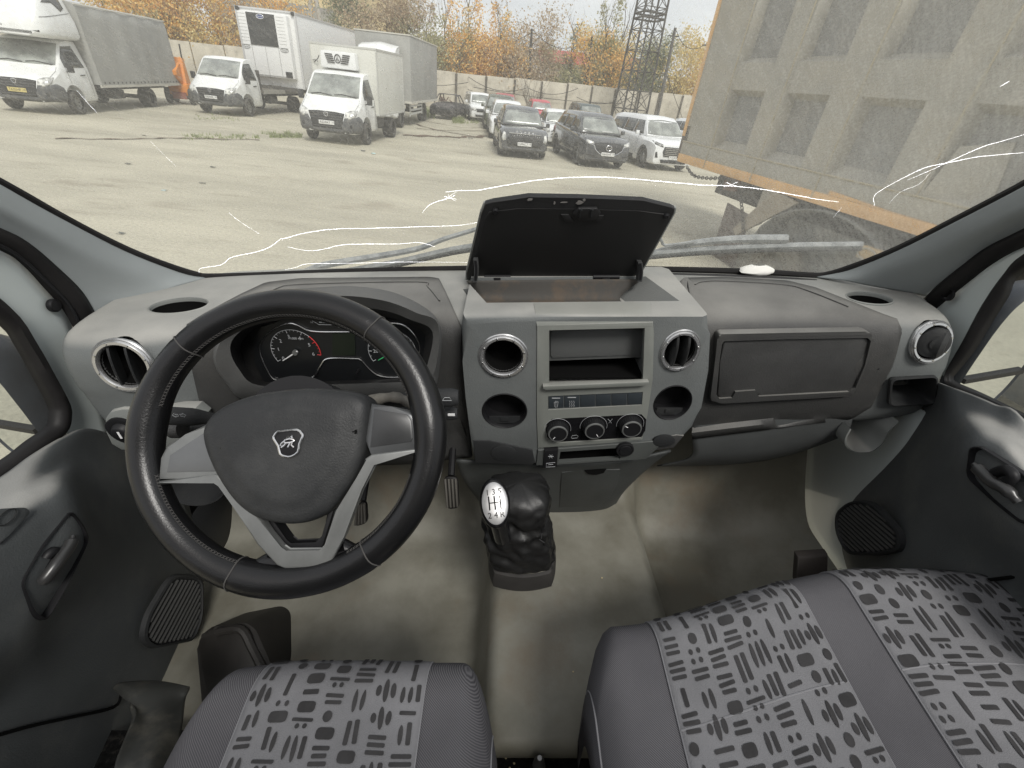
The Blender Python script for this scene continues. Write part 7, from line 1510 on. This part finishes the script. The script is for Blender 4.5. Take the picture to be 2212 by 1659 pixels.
def make_tree(kind, colr, seed, H, spread):
    rr = random.Random(seed); T_ = MB(); L_ = MB(); tips = []
    def limb(p, d, l, r, lev):
        pts = [p]; q_ = p.copy(); dd = d.copy(); n = 5
        for i in range(n): dd = (dd + Vector((rr.uniform(-.15, .15), rr.uniform(-.15, .15), rr.uniform(0, .10)))).normalized(); q_ = q_ + dd * l / n; pts.append(q_.copy())
        T_.tube(pts, [r * (1 - .8 * i / n) for i in range(n + 1)], 5 if lev < 2 else 3, cap=False)
        if lev < 2:
            for k in range(7 if lev == 0 else 5):
                i = rr.randint(1, n); az = rr.uniform(0, 6.28); out = Vector((math.cos(az), math.sin(az), 0)); up = .9 if kind == 'poplar' else .45
                limb(pts[i], (out * (1 - up * .6) + Vector((0, 0, up)) + dd * .3).normalized(), l * (.34 if lev == 0 and kind == 'poplar' else .48) * rr.uniform(.7, 1.1), r * .4, lev + 1)
        for i in range(1, n + 1): tips.append((pts[i], lev))
    stems = 1 if kind != 'bush' else 5
    for s_ in range(stems):
        o_ = Vector((rr.uniform(-.8, .8), rr.uniform(-.8, .8), 0)) * (stems > 1); limb(o_, Vector((o_.x * .2, o_.y * .2, 1)).normalized(), H * (.95 if kind == 'poplar' else .8) * rr.uniform(.8, 1), H * .011, 0)
    n = {'poplar': 7000, 'tree': 4800, 'bush': 4600, 'sparse': 2600}[kind]
    tt = [t_ for t_ in tips if t_[0].z > H * .12]; cl = [(rr.choice(tt)[0] + Vector((rr.gauss(0, .5), rr.gauss(0, .5), rr.gauss(0, .4))), rr.uniform(.22, .60)) for _ in range(90 if kind != 'sparse' else 60)]
    if kind == 'poplar':                                  # a few upright spires
        cl = []
        for (ox, oy, hh) in [(0, 0, 1)] + [(rr.uniform(-1.3, 1.3), rr.uniform(-1, 1), rr.uniform(.45, .85)) for _ in range(5)]:
            for k in range(17):
                z = H * hh * (.10 + .90 * k / 16); rad = .62 * (math.sin(min(1, (1 - k / 17) * 1.5) * math.pi / 2)) ** .8; cl.append((Vector((ox * .8 + rr.gauss(0, .12), oy + rr.gauss(0, .12), z)), .14 + rad * .40))
    for i in range(n):
        c, sg = rr.choice(cl); p = c + Vector((rr.gauss(0, sg), rr.gauss(0, sg), rr.gauss(0, sg * (.9 if kind != 'poplar' else 1.1))))
        if p.z < .3: continue
        s_ = rr.uniform(.05, .10) * (1.15 if kind == 'poplar' else 1); a = Vector((rr.gauss(0, 1), rr.gauss(0, 1), rr.gauss(0, 1))).normalized(); b = a.orthogonal().normalized(); c = a.cross(b)
        L_.face(L_.vv([p - b * s_, p - c * s_ * .6, p + b * s_, p + c * s_ * .6]))
    return T_, L_
protos = {}
def get_proto(kind, colr, var):
    k = (kind, var)
    if k not in protos:
        H, sp_ = {'poplar': (8.5, 2.6), 'tree': (6.5, 4.2), 'bush': (4.4, 4.0), 'sparse': (6.2, 3.6)}[kind]
        T_, L_ = make_tree(kind, colr, hash(kind) % 1 + var * 17 + {'poplar': 1, 'tree': 2, 'bush': 3, 'sparse': 4}[kind], H, sp_)
        def me_of(mb, nm):
            me = bpy.data.meshes.new(nm); mb.bm.to_mesh(me); mb.bm.free(); return me
        protos[k] = (me_of(T_, 'trunk'), me_of(L_, 'crown'))
    tm, lm = protos[k]; kk = (kind, var, colr)
    if kk not in protos:
        t2, l2 = tm.copy(), lm.copy(); t2.materials.append(BARK); l2.materials.append(LM[colr]); protos[kk] = (t2, l2)
    return protos[kk]
names = {'poplar': 'poplar', 'tree': 'broadleaf_tree', 'bush': 'bushy_tree', 'sparse': 'thin_tree'}
adj = {'orange': 'bright orange', 'ochre': 'yellow ochre', 'olive': 'olive and yellow', 'brown': 'thin rusty brown', 'green': 'grey green'}
def tree(px, dist, kind, colr, var, top_px=None, sc=1.0, where='', z0=0):
    best = None
    r_ = wray(px, 150)
    for a_, b_ in zip(fp, fp[1:]):
        dd = b_ - a_; den = r_.x * dd.y - r_.y * dd.x; s_ = (a_.x * dd.y - a_.y * dd.x) / den; k_ = (a_.x * r_.y - a_.y * r_.x) / den
        if -.001 <= k_ <= 1.001: best = s_ * math.hypot(r_.x, r_.y)
    dist = (best or 50) + 2.6 + (dist - 46) * .45 + (0 if kind == 'bush' else .8)
    p = W(px, 150, dist); p.z = 0; Hn = {'poplar': 8.5, 'tree': 6.5, 'bush': 4.4, 'sparse': 6.2}[kind]
    if top_px is not None:
        q_ = W(px, top_px, dist); sc = max(.4, q_.z / (Hn * .95))
    tm, lm = get_proto(kind, colr, var)
    o = thing(names[kind], '', names[kind].replace('_', ' '), (p.x, p.y, 0), None, group='autumn trees behind the concrete fence'); o['label'] = f'{adj[colr]} {names[kind].replace("_", " ")} {where}'; o.matrix_world = Matrix.Translation((p.x, p.y, z0)) @ Matrix.Rotation(px * .37, 4, 'Z') @ Matrix.Diagonal((min(sc, 1.25) if kind == 'poplar' else sc, min(sc, 1.25) if kind == 'poplar' else sc, sc, 1))
    a = bpy.data.objects.new('trunk', tm); b = bpy.data.objects.new('crown', lm); COL.objects.link(a); COL.objects.link(b); a.parent = o; b.parent = o; return o
TR = [ # px, distance, kind, colour, variant, top px, where
 (300, 50, 'tree', 'orange', 0, -70, 'above the roof edge of the grey tilt truck'), (345, 47.5, 'bush', 'orange', 1, -20, 'behind the rear end of the grey tilt truck'), (385, 49, 'tree', 'ochre', 1, -80, 'over the fence above the orange loader'), (372, 46.5, 'bush', 'olive', 0, 35, 'low and greenish, over the fence above the orange loader'), (430, 48, 'tree', 'orange', 2, -70, 'over the fence above the flatbed truck'), (462, 47, 'bush', 'ochre', 2, 0, 'just left of the semi trailer front'), (495, 50, 'tree', 'orange', 0, -80, 'rising behind the top left corner of the semi trailer'), (420, 52, 'tree', 'ochre', 0, -110, 'tall, behind the trees above the flatbed truck'), (255, 52, 'tree', 'ochre', 2, -120, 'hidden mostly behind the grey tarpaulin roof'), (530, 51, 'sparse', 'brown', 0, -30, 'in front of the yellow building, left part'), (600, 52, 'sparse', 'orange', 1, -40, 'in front of the yellow building, right part'),
 (735, 50, 'tree', 'green', 1, 22, 'right of the yellow building, left one of the pair'), (768, 52, 'tree', 'green', 2, 12, 'right of the yellow building, right one of the pair'), (812, 50, 'sparse', 'brown', 1, -15, 'above the white cab over truck fairing'), (840, 52, 'tree', 'brown', 0, -20, 'tall, over the grey curtain sided body'), (878, 50, 'sparse', 'olive', 2, 22, 'over the right corner of the grey curtain sided body'), (905, 49, 'tree', 'brown', 2, 40, 'just right of the grey curtain sided body'), (935, 50, 'poplar', 'brown', 1, 28, 'above the burnt wreck, left of the orange poplars'),
 (952, 48, 'bush', 'olive', 1, 75, 'low, over the fence above the burnt wreck'), (972, 51, 'poplar', 'orange', 0, 8, 'first of the tall ones, above the white estate car'), (1005, 52, 'poplar', 'ochre', 1, 30, 'short one, second among the tall ones'), (1030, 51, 'poplar', 'orange', 2, 2, 'tallest and slimmest, with a bare tip'), (1062, 52, 'poplar', 'orange', 1, 25, 'third of the tall ones, above the olive green crossover'), (1088, 50, 'poplar', 'ochre', 0, 45, 'right end of the tall orange ones'), (1000, 48, 'bush', 'orange', 2, 75, 'low, at the foot of the tall orange poplars on the left'), (1055, 48.5, 'bush', 'orange', 0, 85, 'low, at the foot of the tall orange poplars on the right'), (1090, 49, 'bush', 'brown', 1, 95, 'low, above the roof of the red crossover'),
 (1125, 53, 'tree', 'brown', 1, 35, 'left of the thin pole, spreading'), (1115, 50, 'sparse', 'olive', 0, 70, 'low, left of the thin pole'), (1175, 53, 'sparse', 'brown', 2, 62, 'right of the thin pole'), (1200, 54, 'sparse', 'brown', 0, 85, 'in front of the red roof, left'), (1235, 54, 'poplar', 'green', 2, 70, 'small pointed one, over the red roof'), (1255, 55, 'tree', 'ochre', 2, 95, 'round one, over the fence behind the blue car'), (1285, 54, 'poplar', 'olive', 0, 28, 'tall one, left of the two by the mast'), (1318, 55, 'poplar', 'olive', 1, 14, 'tallest of the two by the mast'), (1300, 53, 'bush', 'orange', 1, 105, 'low, under the two tall poplars'), (1342, 55, 'tree', 'ochre', 0, 78, 'immediately left of the lattice mast'), (1375, 58, 'bush', 'green', 2, 110, 'seen through the lattice mast'),
 (1400, 58, 'tree', 'olive', 1, 85, 'immediately right of the lattice mast'), (1425, 59, 'tree', 'green', 0, 95, 'between the mast and the leaning pole'), (1452, 58, 'bush', 'ochre', 0, 118, 'right of the leaning pole, yellow and low'), (1475, 60, 'tree', 'ochre', 2, 105, 'yellow one left of the tipper truck edge'), (1500, 60, 'tree', 'orange', 1, 112, 'half hidden by the tipper truck edge'), (1540, 62, 'tree', 'brown', 0, 110, 'mostly hidden behind the tipper truck'), (1160, 49.5, 'bush', 'brown', 2, 110, 'low, right of the foot of the thin pole'), (1215, 51, 'bush', 'olive', 2, 142, 'low, over the fence above the dark van like car')]
for r_ in TR: tree(r_[0], r_[1], r_[2], r_[3], r_[4], r_[5], where=r_[6])
# bare bush in front of the fence
f = MB(); rr = random.Random(8); c = G(1155, 246); c = W(1155, 200, 44.5); c.z = 0
for k in range(26):
    az = rr.uniform(0, 6.28); d = Vector((math.cos(az) * .45, math.sin(az) * .45, 1)).normalized(); l = rr.uniform(1.6, 3.4); p = c + Vector((rr.uniform(-.2, .2), 0, 0)); pts = [p + d * l * t_ + Vector((rr.uniform(-.08, .08), 0, 0)) for t_ in (0, .3, .6, 1)]; f.tube(pts, [.03, .022, .014, .006], 4)
    for j in range(4): q_ = pts[rr.randint(1, 3)]; f.tube([q_, q_ + (d + Vector((rr.uniform(-.7, .7), 0, 0))).normalized() * l * .3], [.012, .005], 3)
o_ = f.build('bare_bush', BARK); tag(o_, 'leafless grey bush fanning out in front of the concrete fence', 'bush')

# ---------------------------------------------------------------- mast, poles, wires, far buildings
STL = mat('dark mast steel', (.055, .050, .048), .7, var=.4, vscale=3)
mo = W(1362, 235, 50); mo.z = 0; ms = thing('lattice_mast', 'tall dark steel lattice mast with a small platform behind the parked cars', 'mast', mo, None); MX = Matrix.Rotation(.25, 3, 'Z')
def mp_(i, z): w_ = 1.22 - .028 * z; c_ = ((1, 1), (-1, 1), (-1, -1), (1, -1))[i % 4]; return MX @ Vector((c_[0] * w_, c_[1] * w_, 0)) + Vector((0, 0, z))
for i in range(4): f = MB(); f.tube([mp_(i, 0), mp_(i, 16)], .085, 4); f.build('mast_leg', STL, ms)
f = MB(); n_ = 11
for k in range(n_):
    z0, z1 = k * 1.45, (k + 1) * 1.45
    for i in range(4): f.tube([mp_(i, z0), mp_(i + 1, z1)], .035, 3); f.tube([mp_(i + 1, z0), mp_(i, z1)], .035, 3); f.tube([mp_(i, z1), mp_(i + 1, z1)], .04, 3)
f.build('mast_bracing', STL, ms)
f = MB(); 
for z in (8.0, 8.35): 
    for i in range(4): f.tube([mp_(i, z) * 1.0 + (MX @ Vector((0, 0, 0))), mp_(i + 1, z)], .07, 4)
f.build('mast_platform', STL, ms); f = MB(); f.tube([Vector((0, 0, 0)), Vector((0, 0, 16))], .06, 5)
for k in range(40): f.box((0, 0, .4 * k + .2), (.45, .03, .03), MX)
f.build('mast_ladder', STL, ms)
def pole(px, pb, pt_px, pt, dist, label, r=.11, m=STL, arm=None):
    b = W(px, pb, dist); b.z = 0; t_ = W(pt_px, pt, dist); f = MB(); o = thing('utility_pole', label, 'pole', b, None); f.tube([Vector((0, 0, 0)), t_ - b], [r, r * .8], 8); f.build('pole_shaft', m, o)
    if arm: f = MB(); f.tube([t_ - b + Vector((-.5, 0, -arm)), t_ - b + Vector((.5, 0, -arm))], .05, 4); f.build('cross_arm', m, o)
    return t_
q1 = pole(1145, 170, 1149, 62, 52, 'straight thin dark pole rising over the fence left of the red roof', .13)
q2 = pole(1272, 150, 1279, 79, 58, 'short dark pole among the trees right of the red roof', .13)
q3 = pole(1440, 170, 1459, 60, 54, 'weathered pole leaning right of the lattice mast', .16, mat('grey wood', (.09, .085, .08), .9), .6)
q4 = pole(1513, 170, 1531, 90, 56, 'pole with insulators at the edge of the tipper truck', .12, STL, .3)
CP = mat('concrete pole', (.42, .40, .36), .8)
b0 = W(688, 100, 60)
pl_ = thing('concrete_pylon', 'pale twin legged concrete pylon in front of the yellow building', 'pylon', (b0.x, b0.y, 0), None); f = MB(); e0 = W(690, -60, 60)
for dx in (-.9, .9): f.tube([Vector((dx * 1.1, 0, 0)), Vector((dx * .1, 0, e0.z))], [.28, .2], 6)
f.build('pylon_leg', CP, pl_)
def wire(a, b, sag, lab, n=14):
    f = MB(); f.tube([a.lerp(b, i / n) - Vector((0, 0, sag * 4 * (i / n) * (1 - i / n))) for i in range(n + 1)], .028, 3); o = f.build('overhead_wire', VB); tag(o, lab, 'wire', 'overhead wires')
wire(q1, q2, 1.2, 'overhead wire sagging between the two thin poles over the red roof'); wire(W(712, -5, 60), q1 + Vector((0, 0, -.3)), 3.0, 'long overhead wire coming from the concrete pylon'); wire(W(1400, 30, 50), q3 + Vector((6, 6, -9)), .3, 'slack cable running down from the mast to the right'); wire(q3, q4, 1.0, 'wire between the leaning pole and the pole at the tipper truck'); wire(q3 + Vector((0, 0, -1)), mo + Vector((1, 0, 6.5)), .3, 'short wire from the leaning pole down to the mast')
YB = mat('yellow building wall', (.62, .50, .28), .8, var=.12, vscale=.15); 
bl = thing('yellow_building', 'big plain yellow building far behind the semi trailer', 'building', (0, 0, 0), None); a, b = W(455, 40, 85), W(722, 55, 85); a.z = b.z = 0; dn = Vector((.1, 1, 0)).normalized()
f = MB(); f.prism([a, b, b + Vector((0, 0, 19)), a + Vector((0, 0, 19))], dn * 30); f.build('wall', YB, bl); f = MB(); f.prism([a + Vector((0, -.08, 8.1)), b + Vector((.05, -.08, 8.1)), b + Vector((.05, -.08, 8.6)), a + Vector((0, -.08, 8.6))], dn * .2); f.build('ledge', mat('grey ledge', (.25, .24, .22), .8), bl)
f = MB(); f.prism([a + Vector((0, -.04, 0)), b + Vector((.03, -.04, 0)), b + Vector((.03, -.04, 8.1)), a + Vector((0, -.04, 8.1))], dn * .1); f.build('lower_wall', mat('grey lower wall', (.30, .29, .26), .85, var=.15, vscale=.3), bl)
a, b = W(1170, 135, 110), W(1420, 150, 110); a.z = b.z = 0; zt_ = W(1280, 112, 110).z
bl = thing('red_roofed_hall', 'long low hall with a red metal roof far behind the fence', 'building', (0, 0, 0), None); f = MB(); f.prism([a, b, b + Vector((0, 0, zt_ - 2.4)), a + Vector((0, 0, zt_ - 2.4))], (0, 20, 0)); f.build('wall', mat('pale hall wall', (.45, .43, .38), .8), bl)
f = MB(); f.prism([a + Vector((-1, -.6, zt_ - 2.4)), a + Vector((-1, 6, zt_)), a + Vector((-1, 21, zt_ - 2.4))], b - a + Vector((2, 0, 0))); f.build('roof', mat('red metal roof', (.42, .06, .05), .5), bl)

# ---------------------------------------------------------------- small things on the yard
GRS = mat('yard grass', (.26, .30, .12), .8, var=.4, vscale=3)
def grass(poly, n, label, h=.16, seed=1):
    rr = random.Random(seed); f = MB(); (x0, y0), (x1, y1) = poly
    for k in range(n):
        px, py = rr.uniform(x0, x1), rr.uniform(y0, y1) + rr.gauss(0, 1.0)
        if noise.noise(Vector((px * .03, py * .2, seed))) < .02: continue
        p = G(px, py); s_ = rr.uniform(.4, 1) * h; az = rr.uniform(0, 6.28); d = Vector((math.cos(az), math.sin(az), 0)); tip = p + Vector((rr.gauss(0, .5) * s_, rr.gauss(0, .5) * s_, s_)); p.z = dip(p.x, p.y) - .01
        f.face(f.vv([p - d * .014, p + d * .014, tip]))
    o = f.build('grass', GRS, None, 0); o['label'] = label; o['kind'] = 'stuff'
grass(((540, 290), (652, 298)), 1500, 'strip of green grass left of the small refrigerated truck', .17, 1); grass(((395, 292), (560, 302)), 600, 'sparse weeds continuing the grass strip to the left', .12, 2); grass(((978, 256), (1050, 266)), 1500, 'patch of grass in front of the white estate car', .30, 3); grass(((912, 240), (940, 256)), 700, 'weeds between the box truck and the burnt wreck', .5, 4)
grass(((420, 246), (520, 262)), 250, 'thin weeds in front of the flatbed truck', .12, 5)
LIT = [(356, 413, 'crushed glassy bottle shard lying alone on the yard, left of the steering wheel', (.35, .42, .40)), (276, 355, 'dark flat leaf scrap on the yard, middle left', (.04, .045, .04)), (312, 293, 'pale scrap beside a dark scrap on the far left of the yard', (.5, .48, .42)), (806, 333, 'turquoise and white plastic rag on the yard before the small fridge truck', (.45, .62, .60)), (785, 327, 'small dark lump next to the turquoise rag', (.05, .05, .05)), (438, 397, 'curled dark leaf right of the glassy shard', (.05, .055, .04)), (262, 506, 'dark leaf scrap near the left windscreen pillar', (.05, .06, .05)), (460, 362, 'small dark leaf uppermost of the scraps above the cracks', (.05, .06, .05)), (1016, 300, 'dark stone on the yard left of the parked cars', (.05, .045, .04))]
rr = random.Random(3)
for px, py, lab, col in LIT:
    p = G(px, py); f = MB(); s_ = .022 + .0036 * p.y * .8; pts = []
    pts = [[p + Vector((rr.uniform(-.4, .4) * s_ + (i - 1) * s_, rr.uniform(-.2, .2) * s_ + (j - 1) * s_ * .6, .008 + rr.uniform(0, .5) * s_)) for i in range(3)] for j in range(3)]
    f.grid(patch(pts, 3, 3)); o_ = f.build('litter_scrap', mat('litter %d' % px, col, .4), None, 60, solid=.004); tag(o_, lab, 'litter', 'scraps lying on the yard')
# cracks and mud lines in the asphalt
CRM = mat('mud line', (.13, .085, .055), .9, var=.3, vscale=3)
def gcrack(pts, wd, label):
    f = MB(); P_ = spline([G(a, b) for a, b in pts], 5); rr = random.Random(int(pts[0][0])); a_, b_ = [], []
    for i, p in enumerate(P_):
        d = (P_[min(i + 1, len(P_) - 1)] - P_[max(0, i - 1)]).normalized(); nn = Vector((-d.y, d.x, 0)); w_ = wd * rr.uniform(.3, 1); p = p + nn * rr.uniform(-wd, wd); z = .022 + dip(p.x, p.y)
        a_.append(Vector((p.x, p.y, z)) + nn * w_); b_.append(Vector((p.x, p.y, z)) - nn * w_)
    f.grid([a_, b_]); o = f.build('ground_crack', CRM, None, 0); o['kind'] = 'structure'
gcrack([(120, 300), (220, 302), (330, 300), (420, 300), (560, 303)], .09, ''); gcrack([(870, 292), (960, 297), (1000, 297), (1060, 295)], .30, ''); gcrack([(890, 266), (960, 285), (1040, 297)], .10, ''); gcrack([(900, 278), (950, 282), (1050, 283)], .08, ''); gcrack([(920, 262), (990, 275), (1045, 277)], .08, '')
# white tissue on the dashboard, by the glass
f = MB(); c = Y(1634, 588, 1.03); rws = []
for i in range(7):
    for_ = []
    for j in range(13):
        th = 2 * math.pi * j / 12; r_ = math.sin(math.pi * (i + .2) / 7) * .035 * (1 + .35 * noise.noise(Vector((i, math.cos(th) * 2, math.sin(th) * 2)))); for_.append(c + Vector((math.cos(th) * r_ * 1.2, math.sin(th) * r_ * .6, -.012 + i * .005)))
    rws.append(for_)
f.grid(rws); o_ = f.build('crumpled_tissue', mat('tissue white', (.75, .74, .70), .8), None, 60, frame=MCAB); tag(o_, 'small crumpled white tissue lying at the foot of the windscreen', 'tissue')
# the pale side of our own truck seen in the mirrors, and heaps behind
for o in bpy.data.objects:
    if '_org' in o: del o['_org']
